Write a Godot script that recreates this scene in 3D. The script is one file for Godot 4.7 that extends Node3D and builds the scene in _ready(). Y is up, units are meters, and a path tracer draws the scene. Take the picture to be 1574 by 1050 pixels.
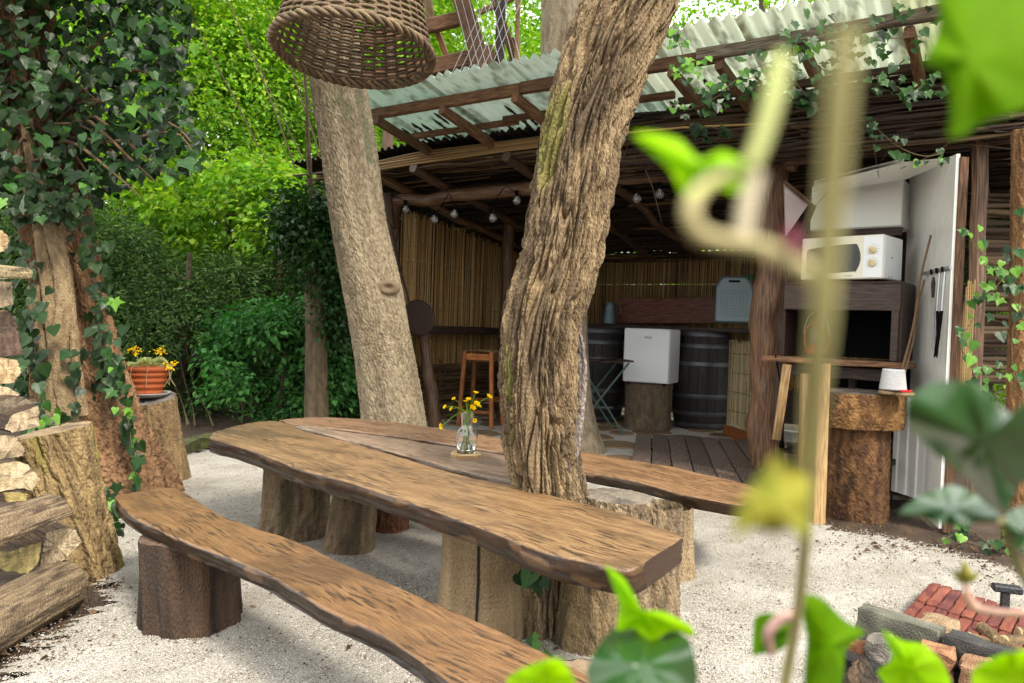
extends Node3D

const EYE := Vector3(0, 1.12, 0)
const FOCAL := 1150.0
var look := Basis(Vector3.RIGHT, deg_to_rad(-1.245)) * Basis(Vector3.BACK, deg_to_rad(2.0))
var SH := Transform3D(Basis(Vector3.UP, -0.583), Vector3(-1.3, 0, -8.0))   # the shed's axes: x along its open front, z towards the yard
var M := {}
var taken := {}
var rg := RandomNumberGenerator.new()

# ---------------------------------------------------------------- places
func ray(u: float, v: float) -> Vector3:
	return look * Vector3((u - 787.0) / FOCAL, -(v - 525.0) / FOCAL, -1.0)

func gp(u: float, v: float, h := 0.0) -> Vector3:      # where a sight line meets the level h
	var d := ray(u, v)
	return EYE + d * ((h - EYE.y) / d.y)

func dp(u: float, v: float, depth: float) -> Vector3:  # a point that many metres out
	var d := ray(u, v)
	return EYE + d * (depth / -d.z)

func sq(u: float, v: float, q: float) -> Vector3:      # in the shed's axes, on the upright plane q
	var d := ray(u, v)
	var n := SH.basis.z
	var p := EYE + d * ((q - (EYE - SH.origin).dot(n)) / d.dot(n))
	return SH.affine_inverse() * p

func S(s: float, h: float, q: float) -> Vector3:
	return SH * Vector3(s, h, q)

func upper_h(q: float) -> float:
	return 2.98 + 0.2 * (q - 1.2)

func lower_h(q: float) -> float:
	return 2.8 + 0.2 * (q - 0.5)

# ---------------------------------------------------------------- naming
func numbered(parent: Node, called: String) -> String:
	var key := str(parent.get_instance_id()) + called
	var k: int = taken.get(key, 0)
	taken[key] = k + 1
	return called if k == 0 else "%s_%03d" % [called, k]

func tag(o: Node, label: String, category: String, group := "") -> Node:
	if label: o.set_meta("label", label)
	if category: o.set_meta("category", category)
	if group: o.set_meta("group", group)
	return o

func thing(called: String, label: String, category: String, at := Vector3.ZERO, yaw := 0.0, group := "") -> Node3D:
	var o := Node3D.new()
	o.name = numbered(self, called)
	add_child(o)
	o.transform = Transform3D(Basis(Vector3.UP, yaw), at)
	tag(o, label, category, group)
	return o

# a mesh placed by its transform in the world, under any parent
func put(parent: Node, called: String, mesh: Mesh, m: Material, at := Transform3D.IDENTITY, kind := "") -> MeshInstance3D:
	var o := MeshInstance3D.new()
	o.name = numbered(parent, called)
	o.mesh = mesh
	o.material_override = m
	parent.add_child(o, true)
	o.transform = (world_of(parent).affine_inverse() * at) if parent != self else at
	if kind: o.set_meta("kind", kind)
	return o

func world_of(n: Node) -> Transform3D:
	var t := Transform3D.IDENTITY
	while n != self and n is Node3D:
		t = (n as Node3D).transform * t
		n = n.get_parent()
	return t

# a mesh given in its parent's own axes
func part(parent: Node, called: String, mesh: Mesh, m: Material, at := Transform3D.IDENTITY, kind := "") -> MeshInstance3D:
	var o := put(parent, called, mesh, m, at, kind)
	o.transform = at
	return o

func many(parent: Node, called: String, mesh: Mesh, m: Material, where: Array, tints: Array, kind := "stuff") -> MultiMeshInstance3D:
	var mm := MultiMesh.new()
	mm.transform_format = MultiMesh.TRANSFORM_3D
	mm.use_colors = not tints.is_empty()
	mm.mesh = mesh
	mm.instance_count = where.size()
	for k in where.size():
		mm.set_instance_transform(k, where[k])
		if not tints.is_empty(): mm.set_instance_color(k, tints[k % tints.size()])
	var o := MultiMeshInstance3D.new()
	o.name = numbered(parent, called)
	o.multimesh = mm
	o.material_override = m
	parent.add_child(o, true)
	if parent != self: o.transform = world_of(parent).affine_inverse()
	if kind: o.set_meta("kind", kind)
	return o

# ---------------------------------------------------------------- geometry
class Geo:
	var v := PackedVector3Array()
	var n := PackedVector3Array()
	var c := PackedColorArray()
	var i := PackedInt32Array()
	func grid(p: PackedVector3Array, rows: int, cols: int, col, wrap := false, flip := false) -> void:
		var b := v.size()
		for r in rows:
			var ra := maxi(r - 1, 0) * cols
			var rb := mini(r + 1, rows - 1) * cols
			for k in cols:
				var ka := (k - 1 + cols) % cols if wrap else maxi(k - 1, 0)
				var kb := (k + 1) % cols if wrap else mini(k + 1, cols - 1)
				var m := (p[r * cols + kb] - p[r * cols + ka]).cross(p[rb + k] - p[ra + k])
				m = m.normalized() if m.length_squared() > 1e-16 else Vector3.UP
				n.push_back(-m if flip else m)
		v.append_array(p)
		if col is PackedColorArray: c.append_array(col)
		else:
			for k in p.size(): c.push_back(col)
		for r in rows - 1:
			for k in (cols if wrap else cols - 1):
				var a := b + r * cols + k
				var d := b + r * cols + (k + 1) % cols
				var e := a + cols
				var f := d + cols
				if flip: i.append_array(PackedInt32Array([a, d, e, d, f, e]))
				else: i.append_array(PackedInt32Array([a, e, d, d, e, f]))
	func poly(q: Array, hint: Vector3, col := Color.WHITE) -> void:   # a flat convex face, turned towards hint
		var m: Vector3 = (q[1] - q[0]).cross(q[2] - q[0])
		if m.length_squared() < 1e-18 and q.size() > 3: m = (q[2] - q[0]).cross(q[3] - q[0])
		m = m.normalized()
		var turn := m.dot(hint) < 0.0
		if turn: m = -m
		var b := v.size()
		for x in q:
			v.push_back(x); n.push_back(m); c.push_back(col)
		for k in range(1, q.size() - 1):
			if turn: i.append_array(PackedInt32Array([b, b + k, b + k + 1]))
			else: i.append_array(PackedInt32Array([b, b + k + 1, b + k]))
	func fan(centre: Vector3, ring: Array, hint: Vector3, col := Color.WHITE) -> void:
		for k in ring.size():
			poly([centre, ring[k], ring[(k + 1) % ring.size()]], hint, col)
	func tube(path: Array, rad: Array, sides: int, col, cap := true) -> void:
		var p := PackedVector3Array()
		var side := Vector3.ZERO
		for k in path.size():
			var t: Vector3 = (path[mini(k + 1, path.size() - 1)] - path[maxi(k - 1, 0)]).normalized()
			if side == Vector3.ZERO: side = t.cross(Vector3.UP if absf(t.y) < 0.9 else Vector3.RIGHT).normalized()
			side = (side - t * side.dot(t)).normalized()
			var o := t.cross(side)
			var r: float = rad[mini(k, rad.size() - 1)]
			for j in sides:
				var a := TAU * j / sides
				p.push_back(path[k] + (side * cos(a) + o * sin(a)) * r)
		grid(p, path.size(), sides, col, true)
		if cap:
			var e := path.size() - 1
			var cc: Color = col if col is Color else col[0]
			var first := []
			var last := []
			for j in sides:
				first.push_back(p[j])
				last.push_back(p[e * sides + j])
			poly(first, path[0] - path[1], cc)
			poly(last, path[e] - path[e - 1], cc)
	func lathe(prof: Array, sides: int, col, at := Transform3D.IDENTITY, flip := false) -> void:   # profile points are (radius, height)
		var p := PackedVector3Array()
		for q in prof:
			for j in sides:
				var a := -TAU * j / sides
				p.push_back(at * Vector3(cos(a) * q.x, q.y, sin(a) * q.x))
		grid(p, prof.size(), sides, col, true, flip)
	func box(size: Vector3, at := Transform3D.IDENTITY, bev := 0.0, col := Color.WHITE) -> void:   # chamfered
		var h := size * 0.5
		var g := h - Vector3.ONE * bev
		var o := at.origin
		for ax in 3:
			var b := (ax + 1) % 3
			var d := (ax + 2) % 3
			for s in [-1.0, 1.0]:
				var q := []
				for w in [[-1, -1], [1, -1], [1, 1], [-1, 1]]:
					var x := Vector3.ZERO
					x[ax] = s * h[ax]; x[b] = w[0] * g[b]; x[d] = w[1] * g[d]
					q.push_back(at * x)
				poly(q, at.basis[ax] * s, col)
			if bev <= 0.0: continue
			for s in [-1.0, 1.0]:
				for t in [-1.0, 1.0]:
					var q := []
					for w in [[0, -1], [0, 1], [1, 1], [1, -1]]:
						var x := Vector3.ZERO
						x[ax] = w[1] * g[ax]
						x[b] = s * (h[b] if w[0] == 0 else g[b])
						x[d] = t * (g[d] if w[0] == 0 else h[d])
						q.push_back(at * x)
					poly(q, at.basis[b] * s + at.basis[d] * t, col)
		if bev > 0.0:
			for sx in [-1.0, 1.0]:
				for sy in [-1.0, 1.0]:
					for sz in [-1.0, 1.0]:
						poly([at * Vector3(sx * h.x, sy * g.y, sz * g.z), at * Vector3(sx * g.x, sy * h.y, sz * g.z), at * Vector3(sx * g.x, sy * g.y, sz * h.z)], at.basis * Vector3(sx, sy, sz), col)
	func mesh() -> ArrayMesh:
		var a := []
		a.resize(Mesh.ARRAY_MAX)
		a[Mesh.ARRAY_VERTEX] = v
		a[Mesh.ARRAY_NORMAL] = n
		a[Mesh.ARRAY_COLOR] = c
		a[Mesh.ARRAY_INDEX] = i
		var m := ArrayMesh.new()
		m.add_surface_from_arrays(Mesh.PRIMITIVE_TRIANGLES, a)
		return m

func nz(sd: int, freq := 1.0, oct := 3, ridged := false) -> FastNoiseLite:
	var f := FastNoiseLite.new()
	f.noise_type = FastNoiseLite.TYPE_SIMPLEX_SMOOTH
	f.seed = sd
	f.frequency = freq
	f.fractal_type = FastNoiseLite.FRACTAL_RIDGED if ridged else FastNoiseLite.FRACTAL_FBM
	f.fractal_octaves = oct
	return f

func along(a: Vector3, b: Vector3, up := Vector3.UP) -> Transform3D:   # x runs from a to b
	var x := (b - a).normalized()
	if absf(x.dot(up)) > 0.98: up = Vector3.BACK
	var z := x.cross(up).normalized()
	return Transform3D(Basis(x, z.cross(x), z), a)

func cr(a: Array, f: float):     # a smooth curve through points or numbers, f from 0 to 1
	var t := clampf(f, 0.0, 1.0) * (a.size() - 1)
	var k := mini(int(t), a.size() - 2)
	var w := t - k
	var p0 = a[maxi(k - 1, 0)]
	var p3 = a[mini(k + 2, a.size() - 1)]
	if a[k] is Vector3: return (a[k] as Vector3).cubic_interpolate(a[k + 1], p0, p3, w)
	return cubic_interpolate(a[k], a[k + 1], p0, p3, w)

func smooth_path(a: Array, count: int) -> Array:
	var out := []
	for k in count: out.push_back(cr(a, float(k) / (count - 1)))
	return out

# sawn timber along x from 0 to l, a little uneven
func plank(l: float, h: float, w: float, bev := 0.006, jit := 0.003, seg := 5) -> Mesh:
	var g := Geo.new()
	var rings := []
	for r in seg + 1:
		var dy := rg.randf_range(-jit, jit)
		var dz := rg.randf_range(-jit, jit)
		var hh := h * 0.5 + rg.randf_range(-jit, jit) * 0.5
		var ww := w * 0.5 + rg.randf_range(-jit, jit) * 0.5
		var b := minf(bev, minf(hh, ww) * 0.45) * rg.randf_range(0.7, 1.4)
		var q := []
		for e in [[-1, -1, 1, 0], [1, -1, -1, 0], [1, -1, 0, 1], [1, 1, 0, -1], [1, 1, -1, 0], [-1, 1, 1, 0], [-1, 1, 0, -1], [-1, -1, 0, 1]]:
			q.push_back(Vector3(l * r / seg, dy + e[0] * hh + e[2] * b, dz + e[1] * ww + e[3] * b))
		rings.push_back(q)
	for r in seg:
		for k in 8:
			var a: Vector3 = rings[r][k]
			var d: Vector3 = rings[r][(k + 1) % 8]
			g.poly([a, d, rings[r + 1][(k + 1) % 8], rings[r + 1][k]], Vector3(0, a.y + d.y, a.z + d.z))
	g.poly(rings[0], Vector3.LEFT)
	g.poly(rings[seg], Vector3.RIGHT)
	return g.mesh()

func beam(parent: Node, called: String, a: Vector3, b: Vector3, h: float, w: float, m: Material, bev := 0.006, jit := 0.003, up := Vector3.UP) -> MeshInstance3D:
	return put(parent, called, plank(a.distance_to(b), h, w, bev, jit, clampi(int(a.distance_to(b) / 0.25), 1, 8)), m, along(a, b, up))

# a round pole along x, knotty and a little bent
func pole_mesh(l: float, r0: float, r1: float, bend := 0.01, knot := 0.08, sides := 12, seg := 14) -> Mesh:
	var g := Geo.new()
	var f := nz(rg.randi() % 9999, 1.0, 2)
	var p := PackedVector3Array()
	for k in seg + 1:
		var x := l * k / seg
		var off := Vector3(0, f.get_noise_2d(x * 1.1, 3.0) * bend * 2.0, f.get_noise_2d(x * 1.1, 9.0) * bend * 2.0)
		var r := lerpf(r0, r1, float(k) / seg)
		for j in sides:
			var a := TAU * j / sides
			var rr := r * (1.0 + knot * f.get_noise_3d(x * 3.5, cos(a) * 1.3, sin(a) * 1.3))
			p.push_back(off + Vector3(x, cos(a) * rr, sin(a) * rr))
	g.grid(p, seg + 1, sides, Color.WHITE, true)
	var e0 := []
	var e1 := []
	for j in sides:
		e0.push_back(p[j])
		e1.push_back(p[seg * sides + j])
	g.poly(e0, Vector3.LEFT)
	g.poly(e1, Vector3.RIGHT)
	return g.mesh()

func pole(parent: Node, called: String, a: Vector3, b: Vector3, r0: float, r1: float, m: Material, bend := 0.01, knot := 0.08, sides := 12, seg := 14) -> MeshInstance3D:
	return put(parent, called, pole_mesh(a.distance_to(b), r0, r1, bend, knot, sides, seg), m, along(a, b))

# a trunk with fissured bark; look_of: [k plates per metre, stretch, depth, twist, colours, seed, lobes]
func trunk_geo(path: Array, rad: Array, rings: int, segs: int, b: Dictionary) -> Geo:
	var g := Geo.new()
	var sd: int = b.seed
	var n1 := nz(sd, 1.0, 2)
	var n2 := nz(sd + 1, 1.0, 2)
	var n3 := nz(sd + 2, 1.0, 3)
	var pts := smooth_path(path, rings + 1)
	var p := PackedVector3Array()
	var cc := PackedColorArray()
	var s := 0.0
	var kk: float = b.k
	var st: float = b.stretch
	var depth: float = b.depth
	var tw: float = b.get("twist", 0.0)
	var lobes: float = b.get("lobes", 0.06)
	var rugged: float = b.get("rugged", 0.0)
	var swirl: float = b.get("swirl", 1.1)
	var sunk: float = b.get("sunk", 0.7)
	var base: Color = b.cols[0]
	var light: Color = b.cols[1]
	var moss: Color = b.cols[2]
	var moss_at: float = b.get("moss", 2.0)
	for r in rings + 1:
		var t: Vector3 = (pts[mini(r + 1, rings)] - pts[maxi(r - 1, 0)]).normalized()
		if r > 0: s += pts[r].distance_to(pts[r - 1])
		var ref := Vector3.RIGHT if absf(t.x) < 0.9 else Vector3.UP
		var side := (ref - t * ref.dot(t)).normalized()
		var o := t.cross(side)
		var R: float = cr(rad, float(r) / rings)
		for j in segs:
			var a := TAU * j / segs
			var a2 := a + tw * s
			var q := Vector3(cos(a2) * R, s / st, sin(a2) * R) * kk
			var low := n2.get_noise_3d(cos(a2) * 1.3, s * 0.7, sin(a2) * 1.3)
			var w := n2.get_noise_3dv(q * 0.4) * swirl
			q += Vector3(w, w * 0.6, -w)
			var d := minf(absf(n1.get_noise_3dv(q)) * 2.6, 1.0)
			d = 1.0 - (1.0 - d) * (1.0 - d)
			if rugged > 0.0:
				var d2 := minf(absf(n1.get_noise_3d(q.x * 2.3 + 7.0, q.y * 2.0, q.z * 2.3)) * 3.0, 1.0)
				d = d * (1.0 - rugged) + d2 * rugged
			var f := n3.get_noise_3dv(q * 2.7) + rugged * n3.get_noise_3dv(q * 7.0)
			p.push_back(pts[r] + (side * cos(a) + o * sin(a)) * (R * (1.0 + lobes * low * 2.0) + depth * (d - sunk) + depth * 0.3 * f))
			var tone := clampf(0.5 + 0.9 * n3.get_noise_3d(q.x * 0.8 + 31.0, q.y * 0.9, q.z * 0.8) + 0.4 * low, 0.0, 1.0)
			var col := base.lerp(light, tone)
			var ms := n2.get_noise_3d(cos(a) * 0.9 + 5.0, s * 0.8, sin(a) * 0.9) + 0.35 * n3.get_noise_3dv(q * 0.5)
			if b.has("moss_side"): ms += 0.5 * (side * cos(a) + o * sin(a)).dot(b.moss_side)
			col = col.lerp(moss, clampf((ms - moss_at) * 4.0, 0.0, 0.8))
			cc.push_back(col)
	g.grid(p, rings + 1, segs, cc, true)
	return g

func ends_of(g: Geo, rings: int, segs: int, at_end: bool) -> Array:
	var out := []
	for j in segs: out.push_back(g.v[(rings * segs if at_end else 0) + j])
	return out

# sawn face of a log: concentric tones, saw marks and a crack or two
func sawn_geo(ring: Array, up: Vector3, cols: Array, sd: int, crack := 0.35) -> Geo:
	var g := Geo.new()
	var f := nz(sd, 1.0, 3)
	var mid := Vector3.ZERO
	for x in ring: mid += x / ring.size()
	var rows := 14
	var p := PackedVector3Array()
	var cc := PackedColorArray()
	var split := float(sd % 628) / 100.0
	for r in rows + 1:
		var t := 1.0 - float(r) / rows
		for j in ring.size():
			var a := TAU * j / ring.size()
			var x: Vector3 = mid.lerp(ring[j], maxf(t, 0.001))
			var rel := x - mid
			var near := absf(angle_difference(a, split + 0.25 * f.get_noise_2d(t * 5.0, 2.0)))
			var dip := crack * 0.03 * maxf(0.0, 1.0 - near * maxf(t, 0.05) * 26.0) if t > 0.15 else 0.0
			p.push_back(x + up * (0.004 * f.get_noise_3dv(rel * 22.0) + 0.003 - dip - (0.006 if r == 0 else 0.0)))
			var ringy := 0.5 + 0.5 * sin(t * 60.0 + 4.0 * f.get_noise_3dv(rel * 9.0))
			var tone := clampf(0.35 * ringy + 0.5 + 0.8 * f.get_noise_3dv(rel * 14.0), 0.0, 1.0)
			var stain := clampf(f.get_noise_3dv(rel * 6.0 + Vector3(7, 1, 3)) * 3.0 - 0.3, 0.0, 1.0)
			cc.push_back((cols[0] as Color).lerp(cols[1], tone).lerp(cols[2], stain * 0.7))
	g.grid(p, rows + 1, ring.size(), cc, true, true)
	var m0 := Vector3.ZERO
	for k in mini(4, g.n.size()): m0 += g.n[rows / 2 * ring.size() + k]
	if m0.dot(up) < 0.0:
		for k in g.n.size(): g.n[k] = -g.n[k]
		for k in g.i.size() / 3:
			var x := g.i[k * 3 + 1]
			g.i[k * 3 + 1] = g.i[k * 3 + 2]
			g.i[k * 3 + 2] = x
	return g

# a stump or upright log standing at a point: trunk and sawn top
func stump(o: Node3D, called: String, at: Vector3, top: Vector3, rad: Array, b: Dictionary, face: Array, segs := 120, rings := 90) -> MeshInstance3D:
	var g := trunk_geo([at, at.lerp(top, 0.33), at.lerp(top, 0.66), top], rad, rings, segs, b)
	var body := put(o, called, g.mesh(), b.get("mat", M.bark))
	put(body, "sawn_top", sawn_geo(ends_of(g, rings, segs, true), (top - at).normalized(), face, b.seed).mesh(), M.sawn)
	return body

# a thick slab with wavy edges between two top edge lines; x runs along it
func slab(o: Node3D, called: String, front: Array, back: Array, thick: float, m: Material, cols: Array, sd: int, nt := 220, nw := 44) -> MeshInstance3D:
	var a0: Vector3 = (front[0] + back[0]) * 0.5
	var a1: Vector3 = (front[-1] + back[-1]) * 0.5
	var T := along(a0, a1)
	var inv := T.affine_inverse()
	var f1 := nz(sd, 1.0, 4)
	var f2 := nz(sd + 5, 1.0, 3)
	var g := Geo.new()
	var cols_n := nw + 1 + 8 + nw / 2 + 8
	var p := PackedVector3Array()
	var cc := PackedColorArray()
	var top0: Color = cols[0]
	var top1: Color = cols[1]
	var dark: Color = cols[2]
	var edge: Color = cols[3]
	for r in nt + 1:
		var t := float(r) / nt
		var fr: Vector3 = inv * cr(front, t)
		var bk: Vector3 = inv * cr(back, t)
		fr.y = 0.0
		bk.y = 0.0
		var wav := 0.003 * f2.get_noise_2d(fr.x * 3.0, 1.0)
		fr.z += wav
		var th := thick * (1.0 + 0.12 * f2.get_noise_2d(fr.x * 2.0, 8.0))
		for k in cols_n:
			var x: Vector3
			var where := 0
			if k <= nw:
				var w := float(k) / nw
				x = bk.lerp(fr, w)
				var lip := minf(w, 1.0 - w) * bk.distance_to(fr)
				x.y = -0.004 * pow(maxf(0.0, 1.0 - lip / 0.006), 2.0)
			elif k <= nw + 8:
				var w := (k - nw) / 9.0
				x = fr + Vector3(0, -th * w, 0)
				x.z += 0.012 * sin(w * PI) * (0.6 + f2.get_noise_2d(x.x * 2.0, 4.0)) - 0.022 * w * w + 0.006 * f2.get_noise_3d(x.x * 3.0, w * 5.0, 6.0) + 0.003 * f1.get_noise_3d(x.x * 8.0, w * 14.0, 2.0)
				where = 1
			elif k <= nw + 8 + nw / 2:
				var w := float(k - nw - 9) / (nw / 2 - 1)
				x = fr.lerp(bk, lerpf(0.03, 0.97, w)) + Vector3(0, -th, 0)
				where = 2
			else:
				var w := 1.0 - float(k - nw - 9 - nw / 2 + 1) / 9.0
				x = bk + Vector3(0, -th * w, 0)
				x.z -= 0.006 * f2.get_noise_3d(x.x * 4.0, w * 4.0, 16.0)
				where = 1
			if where == 0:
				var v := x.z
				var u := x.x
				var warp := f2.get_noise_2d(u * 1.3, v * 2.0) * 0.05
				var gr := f1.get_noise_2d(u * 1.4, (v + warp) * 26.0)
				var fine := f1.get_noise_2d(u * 10.0, (v + warp) * 170.0)
				var fleck := clampf(f1.get_noise_2d(u * 7.0 + 11.0, (v + warp) * 70.0) * 4.0 - 0.35, 0.0, 1.0) * clampf(0.7 + 2.0 * f2.get_noise_2d(u * 1.6, v * 5.0 + 90.0), 0.0, 1.0)
				var check := maxf(0.0, 1.0 - absf(f2.get_noise_2d(u * 0.7 + 70.0, (v + warp) * 14.0)) * 18.0) * clampf(f2.get_noise_2d(u * 2.0, v * 6.0 + 30.0) * 4.0, 0.0, 1.0)
				x.y += 0.0012 * gr + 0.001 * fine + 0.003 * f2.get_noise_2d(u * 3.0, v * 5.0) - 0.003 * check - 0.0012 * fleck
				var tone := clampf(0.55 + 0.55 * gr + 0.7 * fine, 0.0, 1.0)
				var st := clampf((f2.get_noise_2d(u * 1.8 + 40.0, v * 6.0) + 0.3 * gr) * 2.0 - 0.35, 0.0, 0.45)
				cc.push_back(top0.lerp(top1, tone).lerp(dark, maxf(st, maxf(check * 0.85, fleck * 0.85))))
			else:
				var gr := f1.get_noise_3d(x.x * 5.0, x.y * 70.0, x.z * 8.0)
				var torn := clampf(f2.get_noise_3d(x.x * 4.0, x.y * 16.0, 3.0) * 9.0 - 2.6, 0.0, 1.0)
				x.z += (0.004 * gr + 0.003 * torn) * (1.0 if k <= nw + 8 else -1.0) * (0.0 if where == 2 else 1.0)
				cc.push_back(edge.lerp(dark, clampf(0.5 + 1.5 * gr, 0.0, 1.0)).lerp(top0, 0.75 * torn))
			p.push_back(x)
	g.grid(p, nt + 1, cols_n, cc, true, true)
	for r in [0, nt]:
		var ring := []
		var mid := Vector3.ZERO
		for k in cols_n:
			ring.push_back(p[r * cols_n + k])
			mid += p[r * cols_n + k] / cols_n
		g.fan(mid, ring, Vector3.LEFT if r == 0 else Vector3.RIGHT, edge.lerp(dark, 0.5))
	return put(o, called, g.mesh(), m, T)

# ---------------------------------------------------------------- materials
func ntex(sd: int, freq: float, oct: int, cols := [], size := 512) -> NoiseTexture2D:
	var t := NoiseTexture2D.new()
	t.width = size
	t.height = size
	t.seamless = true
	t.seamless_blend_skirt = 0.2
	t.noise = nz(sd, freq, oct)
	if not cols.is_empty():
		var gd := Gradient.new()
		var off := PackedFloat32Array()
		var pc := PackedColorArray()
		for k in cols.size():
			off.push_back(0.15 + 0.7 * k / (cols.size() - 1.0))
			pc.push_back(cols[k])
		gd.offsets = off
		gd.colors = pc
		t.color_ramp = gd
	return t

func mat(color: Color, rough: float, metal := 0.0) -> StandardMaterial3D:
	var m := StandardMaterial3D.new()
	m.albedo_color = color
	m.roughness = rough
	m.metallic = metal
	return m

func vmat(tex: Texture2D, bump: Texture2D, scale: Vector3, rough: float, cm: float, world := false) -> StandardMaterial3D:   # vertex colours times a grain
	var m := mat(Color.WHITE, rough)
	m.vertex_color_use_as_albedo = true
	m.uv1_triplanar = true
	m.uv1_world_triplanar = world
	m.uv1_scale = scale
	m.albedo_texture = tex
	if bump:
		m.heightmap_enabled = true
		m.heightmap_texture = bump
		m.heightmap_scale = cm
	return m

func wood(key: String, cols: Array, sd: int, scale: Vector3, rough: float, cm: float, count := 4) -> void:
	var t := ntex(sd, 0.022, 5, cols)
	var list := []
	for k in count:
		var m := mat(Color.WHITE.darkened(rg.randf_range(0.0, 0.28)), rough)
		m.uv1_triplanar = true
		m.uv1_scale = scale
		m.uv1_offset = Vector3(rg.randf() * 5.0, rg.randf() * 5.0, rg.randf() * 5.0)
		m.albedo_texture = t
		m.heightmap_enabled = true
		m.heightmap_texture = M.grain_h
		m.heightmap_scale = cm
		list.push_back(m)
	M[key] = list

func w(key: String) -> StandardMaterial3D:
	return M[key][rg.randi() % M[key].size()]

func leaf_mat(rough: float, glow: Color, spec := 0.5) -> StandardMaterial3D:
	var m := mat(Color.WHITE, rough)
	m.vertex_color_use_as_albedo = true
	m.metallic_specular = spec
	m.backlight_enabled = true
	m.backlight = glow
	return m

func hx(s: String) -> Color:
	return Color.html(s)

func lin(s: String) -> Color:
	return Color.html(s).srgb_to_linear()

func make_materials() -> void:
	M.grain_h = ntex(3, 0.03, 5)
	var speck := ntex(11, 0.05, 4, [Color(0.62, 0.62, 0.62), Color(0.9, 0.9, 0.9), Color(1, 1, 1)])
	M.speck = speck
	M.bark = vmat(speck, M.grain_h, Vector3(7, 3, 7), 0.9, 0.9)
	M.bark_fine = vmat(speck, M.grain_h, Vector3(13, 9, 13), 0.9, 0.5)
	M.sawn = vmat(speck, M.grain_h, Vector3(8, 8, 8), 0.85, 0.15)
	M.slab = vmat(speck, M.grain_h, Vector3(9, 9, 9), 0.42, 0.06)
	M.stone = vmat(speck, M.grain_h, Vector3(7, 7, 7), 0.9, 0.6)
	M.plain = vmat(speck, M.grain_h, Vector3(5, 5, 5), 0.8, 0.1)
	wood("timber", [hx("4d3524"), hx("7b573c"), hx("9c7552")], 21, Vector3(0.5, 6, 6), 0.8, 0.2)
	wood("pole", [hx("3f2c20"), hx("76563f"), hx("9c7a5a")], 22, Vector3(0.3, 5, 5), 0.55, 0.2)
	wood("dark", [hx("1c120e"), hx("38241a"), hx("553a2a")], 23, Vector3(0.6, 6, 6), 0.6, 0.12)
	wood("deck", [hx("43372f"), hx("6a5a50"), hx("86766c")], 24, Vector3(0.5, 7, 7), 0.6, 0.12, 6)
	wood("orange", [hx("7a3f17"), hx("a4602a"), hx("c07a3c")], 25, Vector3(0.6, 6, 6), 0.45, 0.05)
	wood("pale", [hx("75593a"), hx("9c7c50"), hx("b89a6a")], 26, Vector3(0.5, 6, 6), 0.7, 0.08)
	wood("red", [hx("4a1d15"), hx("86402c"), hx("a85d42")], 27, Vector3(0.45, 4, 4), 0.5, 0.08, 2)
	wood("cocoa", [hx("3a2a22"), hx("4d3a30"), hx("5f4a3d")], 29, Vector3(0.6, 5, 5), 0.5, 0.05, 2)
	wood("barrel", [hx("141212"), hx("262222"), hx("3a3432")], 28, Vector3(5, 0.5, 5), 0.6, 0.15, 6)
	wood("grey", [hx("54483c"), hx("8a7b6a"), hx("aca08f")], 29, Vector3(0.5, 6, 6), 0.85, 0.2)
	M.straw = vmat(speck, null, Vector3(4, 4, 4), 0.6, 0.0)
	M.white = mat(hx("eeeee8"), 0.3)
	M.white.heightmap_enabled = true
	M.white.heightmap_texture = ntex(14, 0.012, 3)
	M.white.uv1_triplanar = true
	M.white.uv1_scale = Vector3(1.2, 1.2, 1.2)
	M.white.heightmap_scale = 0.25
	M.enamel = mat(hx("eff3f6"), 0.22)
	M.cream = mat(hx("e8e4cf"), 0.3)
	M.black = mat(hx("0c0c0e"), 0.75)
	M.black.metallic_specular = 0.2
	M.iron = mat(hx("3a3b3e"), 0.5, 0.6)
	M.iron.heightmap_enabled = true
	M.iron.heightmap_texture = M.grain_h
	M.iron.uv1_triplanar = true
	M.iron.uv1_scale = Vector3(6, 6, 6)
	M.iron.heightmap_scale = 0.25
	M.hoop = mat(hx("5c5e62"), 0.45, 0.7)
	M.rust = mat(hx("3b2a24"), 0.7, 0.2)
	M.steel = mat(hx("b9bcbf"), 0.28, 1.0)
	M.zinc = mat(hx("7d8f94"), 0.42, 0.7)
	M.zinc.uv1_triplanar = true
	M.zinc.uv1_scale = Vector3(9, 9, 9)
	M.zinc.albedo_texture = ntex(15, 0.03, 2, [Color(0.6, 0.65, 0.68), Color(1, 1, 1)])
	M.green_paint = mat(hx("4a6258"), 0.5)
	M.glass = mat(Color(1, 1, 1, 0.02), 0.0)
	M.glass.refraction_enabled = true
	M.glass.refraction_scale = 0.05
	M.glass.transparency = BaseMaterial3D.TRANSPARENCY_ALPHA
	M.water = mat(Color(0.98, 1, 0.98, 0.02), 0.0)
	M.water.refraction_enabled = true
	M.water.refraction_scale = 0.033
	M.water.transparency = BaseMaterial3D.TRANSPARENCY_ALPHA
	M.bulb = mat(Color(1, 1, 1, 0.1), 0.02)
	M.bulb.transparency = BaseMaterial3D.TRANSPARENCY_ALPHA
	M.terracotta = vmat(speck, M.grain_h, Vector3(8, 8, 8), 0.8, 0.1)
	M.maple = leaf_mat(0.5, Color(0.9, 1.0, 0.4), 0.4)
	M.shrub = leaf_mat(0.55, Color(0.45, 0.7, 0.2), 0.25)
	M.yew = leaf_mat(0.5, Color(0.25, 0.35, 0.12), 0.4)
	M.ivy = leaf_mat(0.4, Color(0.35, 0.6, 0.12), 0.35)
	M.ivy_young = leaf_mat(0.4, Color(0.7, 1.0, 0.2), 0.5)
	M.succulent = leaf_mat(0.5, Color(0.5, 0.7, 0.4), 0.4)
	M.green_stem = leaf_mat(0.5, Color(0.5, 0.8, 0.2), 0.3)
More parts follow.
